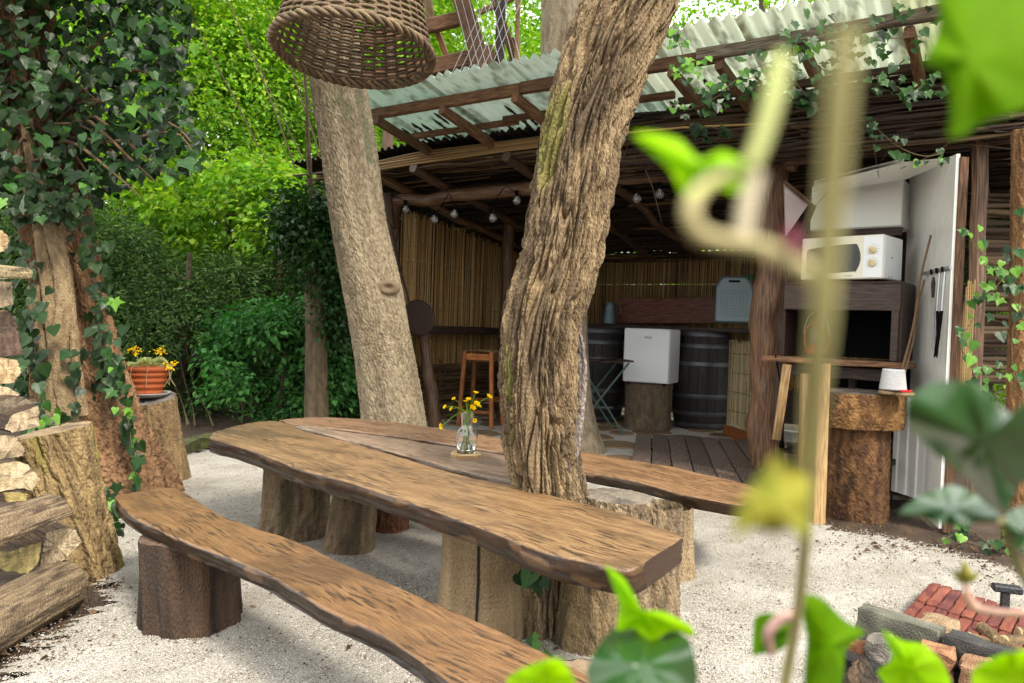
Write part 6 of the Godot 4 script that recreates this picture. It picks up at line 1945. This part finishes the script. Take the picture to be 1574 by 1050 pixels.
	var inn := [Vector2(0.0265, 0.172), Vector2(0.0235, 0.15), Vector2(0.0225, 0.124), Vector2(0.025, 0.112), Vector2(0.034, 0.1), Vector2(0.0435, 0.088), Vector2(0.0465, 0.078), Vector2(0.045, 0.06), Vector2(0.04, 0.02), Vector2(0.037, 0.009), Vector2(0.001, 0.008)]
	vg.lathe(outp + inn, 48, Color.WHITE)
	part(va, "glass", vg.mesh(), M.glass)
	var wg := Geo.new()
	wg.lathe([Vector2(0.001, 0.0083), Vector2(0.0366, 0.0093), Vector2(0.0396, 0.0203), Vector2(0.0425, 0.042), Vector2(0.001, 0.0422)], 48, Color.WHITE)
	part(va, "water", wg.mesh(), M.water)
	var bq := thing("buttercups", "loose bunch of yellow buttercups standing in the glass vase", "flowers", vp + Vector3(0, 0.03, 0))
	var depth := -vp.z
	for q in [[698, 614, 0.02], [685, 626, 0.03], [695, 629, 0.0], [680, 655, 0.03], [731, 605, -0.02], [751, 611, 0.0], [720, 615, 0.02], [732, 622, 0.03], [726, 628, 0.02], [729, 646, 0.05], [736, 625, -0.01], [716, 618, -0.03]]:
		var tip := dp(q[0], q[1], depth - q[2])
		var loc := tip - bq.position
		var base := Vector3(r.randf_range(-0.022, 0.022), 0.012, r.randf_range(-0.02, 0.02))
		var neck := Vector3(clampf(loc.x * 0.25, -0.014, 0.014), 0.175, clampf(loc.z * 0.2, -0.012, 0.012))
		var st := Geo.new()
		st.tube(smooth_path([base, base.lerp(neck, 0.6) * Vector3(0.7, 1, 0.7), neck, neck.lerp(loc, 0.5) + Vector3(0, 0.012, 0), loc], 16), [0.0016], 5, lin("6d9a2c"))
		part(bq, "stem", st.mesh(), M.green_stem)
		var fg := Geo.new()
		var big := 0.0135 * r.randf_range(0.8, 1.25)
		var ax := (loc - neck).normalized().lerp(Vector3(0, 0.6, 0.5), 0.4).normalized()
		var sx := ax.cross(Vector3(0.3, 0.2, 1)).normalized()
		var sy := ax.cross(sx)
		for k in 10:
			var a := TAU * k / 5.0 + (0.6 if k > 4 else 0.0)
			var d := (sx * cos(a) + sy * sin(a)) * (1.0 if k < 5 else 0.6) + ax * 0.55
			leaf(fg, loc, d.normalized(), ax, big * 1.15, big * 1.15, Color(0.95, 0.78, 0.01), 0.4)
		for k in 8: leaf(fg, loc + ax * 0.004, (ax + Vector3(r.randfn(), r.randfn(), r.randfn()) * 0.4).normalized(), sx, 0.005, 0.003, lin("d9a400"))
		part(bq, "flower", fg.mesh(), M.petal)
	var lg := Geo.new()
	for k in 46:
		var h := r.randf_range(0.03, 0.19)
		var at := Vector3(r.randfn() * 0.01, h, r.randfn() * 0.01)
		leaf(lg, at, Vector3(r.randfn(), r.randf_range(-0.2, 0.9), r.randfn()).normalized(), Vector3.UP, 0.02 if h < 0.1 else 0.012, 0.009, lin("4f8f22").lerp(lin("7fbf35"), r.randf()))
	part(bq, "leaves", lg.mesh(), M.green_stem)

# ---------------------------------------------------------------- fire pit
func block(o: Node3D, called: String, a: Vector3, b: Vector3, h: float, wd: float, sd: int, c0: String, c1: String, wear := 0.006, m = null) -> void:
	var g := Geo.new()
	rough_block(g, Vector3(a.distance_to(b), h, wd), sd, lin(c0), lin(c1), wear)
	put(o, called, g.mesh(), M.stone, along(a, b).translated_local(Vector3(a.distance_to(b) * 0.5, 0, 0)))

func make_fire_pit() -> void:
	var k1 := thing("concrete_kerb", "long grey weathered concrete kerb block at the pit's left edge", "kerb block", gp(1385, 975, 0.05), 0.0, "kerb blocks of the fire pit")
	block(k1, "block", gp(1322, 950, 0.09), gp(1448, 988, 0.09), 0.1, 0.075, 901, "5d5c50", "8b8a78", 0.004)
	var k2 := thing("concrete_kerb", "soot-blackened concrete kerb block beside the sticks", "kerb block", gp(1510, 1015, 0.05), 0.0, "kerb blocks of the fire pit")
	block(k2, "block", gp(1455, 992, 0.09), gp(1640, 1052, 0.09), 0.1, 0.08, 902, "2b2a29", "565451", 0.004)
	var pad := thing("brick_hearth", "red brick hearth pad laid in one slanting row beside the gravel", "hearth", gp(1490, 940))
	var A := gp(1437, 906, 0.05)
	var B := gp(1411, 934, 0.05)
	var C := gp(1600, 958, 0.05)
	var step := (C - A) / 9.0
	for k in 10:
		block(pad, "brick", A + step * (k + 0.1), B + step * (k + 0.1), 0.06, step.length() * 0.86, 910 + k, ["6b2e24", "7d3a2c", "5c2a2a", "86452f"][k % 4], ["94523f", "a4604a", "8a4a44"][k % 3], 0.003)
		block(pad, "brick", B + step * (k + 0.2) + (B - A) * 0.06, B + (B - A) * 0.95 + step * (k + 0.2), 0.06, step.length() * 0.86, 930 + k, ["6b2e24", "7d3a2c", "5c2a2a"][k % 3], ["94523f", "8d4a3c"][k % 2], 0.003)
	var names := {"tan": "flat tan stone lying on the corner of the brick hearth", "grey": "rounded grey stone inside the pit by the long kerb", "o1": "worn orange brick end at the pit's left corner", "o2": "worn orange brick with a hole in the middle of the pit rim", "o3": "worn orange brick at the photo's bottom right", "b1": "black sooty block under the rounded grey stone"}
	for q in [["tan", 1412, 957, 1472, 972, 0.05, 0.13, "8f7558", "b59a76", 0.08], ["grey", 1334, 992, 1372, 1002, 0.08, 0.11, "6d685f", "8f897d", 0.09], ["o1", 1298, 992, 1330, 1000, 0.05, 0.07, "7d4a2f", "a8704c", 0.06], ["o2", 1412, 1008, 1468, 1022, 0.08, 0.1, "8f6142", "b98a64", 0.07], ["o3", 1478, 1030, 1545, 1048, 0.08, 0.12, "8b6549", "b08a68", 0.07], ["b1", 1292, 1016, 1352, 1034, 0.06, 0.07, "151413", "302d2a", 0.04]]:
		var o := thing("hearth_stone", names[q[0]], "stone", gp(q[1], q[2]), 0.0, "loose stones and bricks of the fire pit")
		block(o, "stone", gp(q[1], q[2], q[9]), gp(q[3], q[4], q[9]), q[5], q[6], 950 + int(q[1]), q[7], q[8], 0.008)
	var cl := thing("charred_log", "charred split log end sticking up at the pit's front", "log", gp(1322, 1040))
	var cb := {"k": 40.0, "stretch": 3.0, "depth": 0.012, "lobes": 0.15, "cols": [lin("1c1815"), lin("5d4a36"), lin("8a6f4d")], "seed": 960, "moss": 0.45}
	put(cl, "wood", trunk_geo([gp(1325, 1100, 0.0), gp(1324, 1055, 0.06), gp(1322, 1014, 0.1)], [0.055, 0.05, 0.012], 60, 50, cb).mesh(), M.bark)
	# iron firedog
	var fd := thing("iron_firedog", "black iron firedog with a flat hammer-like head beside the brick hearth", "firedog", gp(1545, 985))
	var top := dp(1548, 905, 2.86)
	var yb := Basis(Vector3.UP, -0.35)
	put(fd, "head", boxm(Vector3(0.1, 0.026, 0.045), 0.005), M.iron, Transform3D(yb, top))
	put(fd, "shaft", boxm(Vector3(0.03, 0.12, 0.024), 0.004), M.iron, Transform3D(yb, top + Vector3(-0.006, -0.07, 0)))
	for x in [-0.03, 0.022]: put(fd, "leg", boxm(Vector3(0.026, 0.1, 0.022), 0.004), M.iron, Transform3D(yb * Basis(Vector3.BACK, -0.12), top + Vector3(x - 0.016, -0.165, 0.02)))
	put(fd, "crossbar", boxm(Vector3(0.085, 0.022, 0.022), 0.004), M.iron, Transform3D(yb, top + Vector3(-0.018, -0.122, 0.01)))
	var n := 0
	for q in [[1509, 965, 1550, 1000, 9, "stick with a pale sawn end nearest the tan stone"], [1543, 986, 1600, 985, 9, "stick with a cracked round end in front of the firedog"], [1566, 975, 1640, 990, 11, "thick brown stick at the right edge of the photo"], [1530, 984, 1590, 1012, 7, "thin stick under the cracked one"], [1490, 978, 1530, 992, 6, "small dark twig by the kerb's end"]]:
		var a := gp(q[0], q[1], 0.09)
		var e := gp(q[2], q[3], 0.07)
		var rad: float = q[4] * 2.7 / FOCAL
		var st := thing("kindling_stick", q[5], "stick", a.lerp(e, 0.5), 0.0, "kindling in the fire pit")
		var tg := trunk_geo([a, a.lerp(e, 0.5), e], [rad], 20, 20, {"k": 60.0, "stretch": 3.0, "depth": 0.002, "cols": [lin("5d4932"), lin("8a7250"), lin("4a3a28")], "seed": 970 + n, "moss": 0.4})
		put(st, "bark", tg.mesh(), M.bark)
		put(st, "cut_end", sawn_geo(ends_of(tg, 20, 20, false), (a - e).normalized(), [lin("b99b65"), lin("dcc592"), lin("6b5231")], 980 + n, 0.2).mesh(), M.sawn)
		n += 1
	var ash := Geo.new()
	ash.poly([gp(1330, 985, 0.02), gp(1455, 960, 0.02), gp(1700, 1010, 0.02), gp(1800, 1160, 0.02), gp(1300, 1160, 0.02), gp(1285, 1010, 0.02)], Vector3.UP, lin("1f1b18"))
	var ab := thing("ash_bed", "dark ash and charcoal bed of the fire pit", "ash bed", gp(1450, 1040))
	put(ab, "ash", ash.mesh(), M.stone, Transform3D.IDENTITY, "stuff")

# ---------------------------------------------------------------- timber frame above the roof
func make_tower() -> void:
	var d := 8.6
	var o := thing("timber_tower", "weathered timber frame with wire netting rising behind the clear roof", "tower", dp(740, 60, d) * Vector3(1, 0, 1))
	beam(o, "rail", dp(560, 62, d), dp(705, 30, d), 0.15, 0.1, w("timber"), 0.01, 0.006)
	beam(o, "rail", dp(560, 125, d), dp(760, 82, d), 0.18, 0.1, w("timber"), 0.01, 0.006)
	beam(o, "post", dp(745, 110, d - 0.15), dp(690, -60, d - 0.15), 0.2, 0.12, w("timber"), 0.012, 0.008, Vector3.RIGHT)
	beam(o, "post", dp(768, 130, d), dp(772, -80, d), 0.1, 0.12, w("dark"), 0.012, 0.008, Vector3.RIGHT)
	beam(o, "post", dp(793, 130, d), dp(800, -80, d), 0.06, 0.07, w("pale"), 0.012, 0.006, Vector3.RIGHT)
	beam(o, "brace", dp(795, 100, d + 0.1), dp(752, -20, d + 0.1), 0.09, 0.06, w("timber"), 0.01, 0.006, Vector3.RIGHT)
	pole(o, "strut", dp(686, 90, d + 0.1), dp(672, 50, d + 0.1), 0.035, 0.035, w("orange"))
	pole(o, "strut", dp(665, 40, d + 0.1), dp(650, -40, d + 0.1), 0.05, 0.05, w("pale"))
	beam(o, "rail", dp(735, 20, d + 0.05), dp(800, -8, d + 0.05), 0.06, 0.05, w("pale"))
	pole(o, "leg", dp(600, 130, d) * Vector3(1, 0, 1), dp(600, 60, d), 0.07, 0.06, w("pole"))
	pole(o, "leg", dp(790, 130, d + 0.2) * Vector3(1, 0, 1), dp(792, 60, d + 0.2), 0.07, 0.06, w("pole"))
	var g := Geo.new()
	for k in 22:
		var x := 640.0 + k * 11.0
		for s in [1.0, -0.55]:
			var a := Vector2(x, 112)
			var b := Vector2(x + 62.0 * s, -20)
			var c0 := maxf(a.x, b.x)
			if c0 > 812.0 or minf(a.x, b.x) < 690.0: continue
			g.tube([dp(a.x, a.y, d - 0.22), dp(b.x, b.y, d - 0.22)], [0.0026], 5, lin("c9cdd0"))
	put(o, "wire_netting", g.mesh(), mat(hx("c9cdd0"), 0.4, 0.6), Transform3D.IDENTITY, "stuff")

# ---------------------------------------------------------------- ivy close to the lens
func near_leaf(o: Node3D, outline: Array, d: float, tilt: Vector2, m: Material, cup := 0.06) -> void:
	var f := nz(int(outline[0][0]) + 3, 1.0, 2)
	var ring := []
	var c := Vector2.ZERO
	for q in outline: c += Vector2(q[0], q[1]) / outline.size()
	var n := outline.size()
	for k in n * 4:
		var i := k / 4
		var t := (k % 4) / 4.0
		var a := Vector2(outline[(i - 1 + n) % n][0], outline[(i - 1 + n) % n][1])
		var b := Vector2(outline[i][0], outline[i][1])
		var e := Vector2(outline[(i + 1) % n][0], outline[(i + 1) % n][1])
		var g2 := Vector2(outline[(i + 2) % n][0], outline[(i + 2) % n][1])
		ring.push_back(b.cubic_interpolate(e, a, g2, t).lerp(b.lerp(e, t), 0.45))
	var p := PackedVector3Array()
	var cols := PackedColorArray()
	for r in 7:
		var w_ := 1.0 - r / 6.0
		for x in ring:
			var u: Vector2 = c.lerp(x, maxf(w_, 0.002))
			var rel := (u - c) / 100.0
			p.push_back(dp(u.x, u.y, d * (1.0 + rel.x * tilt.x + rel.y * tilt.y - cup * (1.0 - w_ * w_) + 0.015 * sin(atan2(rel.y, rel.x) * 5.0) * w_)))
			var vein := 1.0 + 0.35 * pow(absf(cos(atan2(rel.y, rel.x) * 2.5)), 24.0)
			var blot := 1.0 + 0.3 * f.get_noise_2d(rel.x * 1.6, rel.y * 1.6)
			cols.push_back(Color(vein * blot * (1.0 + 0.2 * f.get_noise_2d(rel.y * 2.0, 7.0)), vein * blot, vein * blot))
	var g := Geo.new()
	g.grid(p, 7, ring.size(), cols, true)
	put(o, "leaf", g.mesh(), m)

func near_stem(o: Node3D, pts: Array, rad: Array, m: Material) -> void:
	var path := []
	for q in pts: path.push_back(dp(q[0], q[1], q[2]))
	var g := Geo.new()
	var rr := []
	for k in 30: rr.push_back(cr(rad, k / 29.0))
	g.tube(smooth_path(path, 30), rr, 10, Color.WHITE)
	put(o, "stem", g.mesh(), m)

func make_near_ivy() -> void:
	var mk := func(c: String, glow: Color, rough: float) -> StandardMaterial3D:
		var m := leaf_mat(rough, glow)
		m.albedo_color = hx(c)
		m.metallic_specular = 0.5 if rough < 0.4 else 0.2
		return m
	var lime: StandardMaterial3D = mk.call("93c400", Color(1.0, 1.0, 0.2), 0.6)
	var leafy: StandardMaterial3D = mk.call("5f8800", Color(0.9, 1.0, 0.05), 0.7)
	var dark: StandardMaterial3D = mk.call("2a4a22", Color(0.3, 0.4, 0.1), 0.2)
	var olive: StandardMaterial3D = mk.call("8a8630", Color(0.7, 0.7, 0.3), 0.6)
	var stem_m := mat(hx("9c9660"), 0.6)
	var stem_b := mat(hx("77704a"), 0.6)
	var pink := mat(hx("a8837a"), 0.6)
	var a := thing("ivy_vine", "blurred upright ivy stem with olive leaf crossing the whole photo in front of the lens", "ivy", dp(1240, 900, 0.3))
	near_stem(a, [[1302, 40, 0.1], [1288, 180, 0.105], [1274, 360, 0.115], [1262, 520, 0.125], [1248, 650, 0.15], [1240, 760, 0.2], [1236, 850, 0.26], [1228, 930, 0.3], [1216, 1000, 0.33], [1205, 1060, 0.35], [1190, 1150, 0.36]], [0.0018, 0.0018, 0.0019, 0.002, 0.002, 0.002, 0.002, 0.0021, 0.0022, 0.0022, 0.0022], stem_m)
	near_leaf(a, [[1190, 700], [1215, 715], [1245, 735], [1243, 790], [1240, 830], [1215, 815], [1185, 822], [1150, 812], [1128, 828], [1130, 790], [1150, 755]], 0.16, Vector2(0.05, -0.05), olive)
	near_leaf(a, [[1228, 915], [1262, 918], [1300, 955], [1330, 972], [1300, 1000], [1294, 1050], [1262, 1100], [1236, 1050], [1240, 980]], 0.36, Vector2(0.12, 0.06), leafy)
	near_leaf(a, [[1160, 950], [1180, 942], [1210, 950], [1220, 975], [1200, 1000], [1165, 1006], [1156, 1005]], 0.38, Vector2(-0.05, 0.1), leafy)
	near_stem(a, [[1222, 945, 0.32], [1196, 955, 0.31], [1180, 975, 0.31], [1186, 1004, 0.32]], [0.0024, 0.0022, 0.002, 0.0016], pink)
	var t := thing("ivy_vine", "blurred pale tendril looping in front of the shed's main post with a lime leaf", "ivy", dp(1120, 350, 0.18))
	near_leaf(t, [[972, 206], [1005, 205], [1045, 215], [1075, 245], [1110, 232], [1150, 250], [1165, 275], [1140, 300], [1105, 290], [1075, 312], [1050, 302], [1032, 262], [1000, 232]], 0.2, Vector2(-0.04, 0.05), lime)
	near_stem(t, [[1200, 90, 0.15], [1188, 150, 0.14], [1170, 215, 0.135], [1150, 262, 0.13]], [0.0018, 0.002, 0.0017, 0.0013], mat(hx("868c4a"), 0.6))
	near_stem(t, [[1130, 262, 0.14], [1085, 285, 0.135], [1062, 320, 0.13], [1075, 358, 0.13], [1120, 372, 0.13], [1170, 380, 0.128], [1230, 410, 0.125], [1262, 440, 0.125]], [0.001, 0.0013, 0.0015, 0.0015, 0.0015, 0.0015, 0.0016, 0.0016], mat(hx("978d5f"), 0.6))
	near_stem(t, [[1160, 270, 0.14], [1148, 320, 0.135], [1142, 372, 0.132]], [0.0018, 0.0018, 0.0016], mat(hx("948a70"), 0.6))
	near_leaf(t, [[1205, 350], [1225, 355], [1235, 385], [1222, 412], [1205, 395]], 0.13, Vector2(0, 0), mk.call("6e3140", Color(0.3, 0.1, 0.1), 0.5))
	var c := thing("ivy_vine", "big blurred lime ivy leaf in the photo's top right corner", "ivy", dp(1520, 60, 0.22))
	near_leaf(c, [[1432, -30], [1500, -60], [1640, -60], [1660, 120], [1560, 172], [1510, 188], [1480, 208], [1456, 210], [1462, 170], [1455, 120], [1440, 105], [1418, 96], [1436, 60], [1444, 20]], 0.22, Vector2(0.03, -0.03), leafy)
	near_stem(c, [[1530, -40, 0.22], [1600, -120, 0.22], [1700, -200, 0.23]], [0.002, 0.002, 0.002], stem_b)
	var r := thing("ivy_vine", "blurred dark and pale glossy ivy leaves at the photo's right edge", "ivy", dp(1500, 700, 0.32))
	near_leaf(r, [[1400, 610], [1440, 586], [1500, 588], [1560, 640], [1640, 560], [1680, 700], [1620, 760], [1570, 740], [1545, 790], [1510, 770], [1480, 730], [1440, 700], [1405, 665], [1392, 640]], 0.3, Vector2(0.05, 0.1), dark)
	near_leaf(r, [[1382, 790], [1410, 765], [1462, 745], [1500, 760], [1545, 800], [1500, 803], [1462, 808], [1420, 797]], 0.34, Vector2(0.03, -0.13), dark, 0.02)
	near_leaf(r, [[1542, 795], [1570, 778], [1620, 790], [1640, 850], [1600, 870], [1565, 840]], 0.33, Vector2(0.03, -0.13), dark, 0.02)
	near_stem(r, [[1540, 800, 0.33], [1580, 900, 0.36], [1640, 1000, 0.38]], [0.0018, 0.002, 0.002], stem_b)
	var b := thing("ivy_vine", "blurred lime and dark ivy leaves in front of the table's near end", "ivy", dp(985, 960, 0.4))
	near_leaf(b, [[930, 868], [962, 892], [975, 935], [1020, 940], [1062, 962], [1066, 978], [1030, 970], [1000, 988], [975, 966], [948, 970], [952, 930], [940, 895]], 0.4, Vector2(0.03, 0.06), lime)
	near_leaf(b, [[975, 966], [1000, 985], [1030, 968], [1060, 985], [1072, 1040], [1060, 1110], [985, 1140], [915, 1095], [902, 1030], [925, 985], [950, 962]], 0.39, Vector2(0.03, -0.1), dark)
	near_leaf(b, [[778, 1045], [820, 1020], [860, 1012], [885, 1048], [878, 1090], [800, 1100]], 0.36, Vector2(-0.05, 0.2), lime)
	near_stem(b, [[1000, 1000, 0.39], [1020, 1080, 0.4], [1060, 1180, 0.4]], [0.0016, 0.002, 0.002], stem_b)
	var e := thing("ivy_vine", "blurred lime leaf and yellow bud on a pink stem over the fire pit", "ivy", dp(1420, 1000, 0.38))
	near_leaf(e, [[1355, 968], [1388, 985], [1420, 990], [1450, 1020], [1464, 1060], [1440, 1090], [1390, 1080], [1348, 1035], [1372, 1012]], 0.42, Vector2(0.04, 0.08), lime)
	near_leaf(e, [[1462, 876], [1474, 880], [1482, 860], [1494, 880], [1506, 884], [1494, 896], [1474, 896]], 0.4, Vector2(0, 0.1), olive)
	near_leaf(e, [[1495, 1030], [1540, 1005], [1600, 1000], [1640, 1060], [1560, 1100], [1500, 1080]], 0.34, Vector2(0, 0.2), lime)
	near_stem(e, [[1484, 894, 0.4], [1488, 915, 0.4], [1502, 934, 0.4], [1540, 942, 0.39], [1600, 944, 0.38], [1700, 960, 0.38]], [0.0012, 0.0018, 0.0024, 0.002, 0.002, 0.002], mat(hx("b59080"), 0.5))

# ---------------------------------------------------------------- all of it
func _ready() -> void:
	rg.seed = 2024
	# camera
	var cam := Camera3D.new()
	cam.name = "camera"
	add_child(cam)
	cam.transform = Transform3D(look, EYE)
	var lens := CameraAttributesPhysical.new()
	lens.frustum_focal_length = 26.29
	lens.frustum_focus_distance = 3.0
	lens.frustum_near = 0.02
	lens.frustum_far = 400.0
	lens.exposure_aperture = 5.6
	cam.attributes = lens
	cam.keep_aspect = Camera3D.KEEP_HEIGHT
	cam.fov = 49.07
	cam.near = 0.02
	cam.far = 400.0
	# sky and exposure
	var sky := ProceduralSkyMaterial.new()
	sky.sky_top_color = Color(1.0, 1.0, 1.0)
	sky.sky_horizon_color = Color(0.72, 0.72, 0.7)
	sky.sky_curve = 0.35
	sky.ground_bottom_color = Color(0.35, 0.33, 0.28)
	sky.ground_horizon_color = Color(0.6, 0.6, 0.56)
	sky.sky_energy_multiplier = 1.0
	var env := Environment.new()
	env.background_mode = Environment.BG_SKY
	env.sky = Sky.new()
	env.sky.sky_material = sky
	env.tonemap_mode = Environment.TONE_MAPPER_LINEAR
	env.tonemap_exposure = 3.65
	env.sdfgi_enabled = true
	env.ssao_enabled = true
	env.ssil_enabled = true
	var we := WorldEnvironment.new()
	we.name = "environment"
	we.environment = env
	add_child(we)
	# the sun behind thin cloud, high over the right shoulder
	var sun := DirectionalLight3D.new()
	sun.name = "sun"
	sun.light_energy = 0.5
	sun.light_color = Color(1.0, 0.965, 0.91)
	sun.light_angular_distance = 12.0
	sun.shadow_enabled = true
	add_child(sun)
	sun.look_at_from_position(Vector3(3.4, 6.5, 5.0), Vector3.ZERO)
	make_materials()
	make_ground()
	make_paving()
	make_shed()
	make_tower()
	make_trees()
	make_woods()
	make_furniture()
	make_firewood()
	make_lamp()
	make_bar()
	make_back_bar()
	make_kitchen()
	make_creepers()
	make_flowers()
	make_fire_pit()
	make_near_ivy()
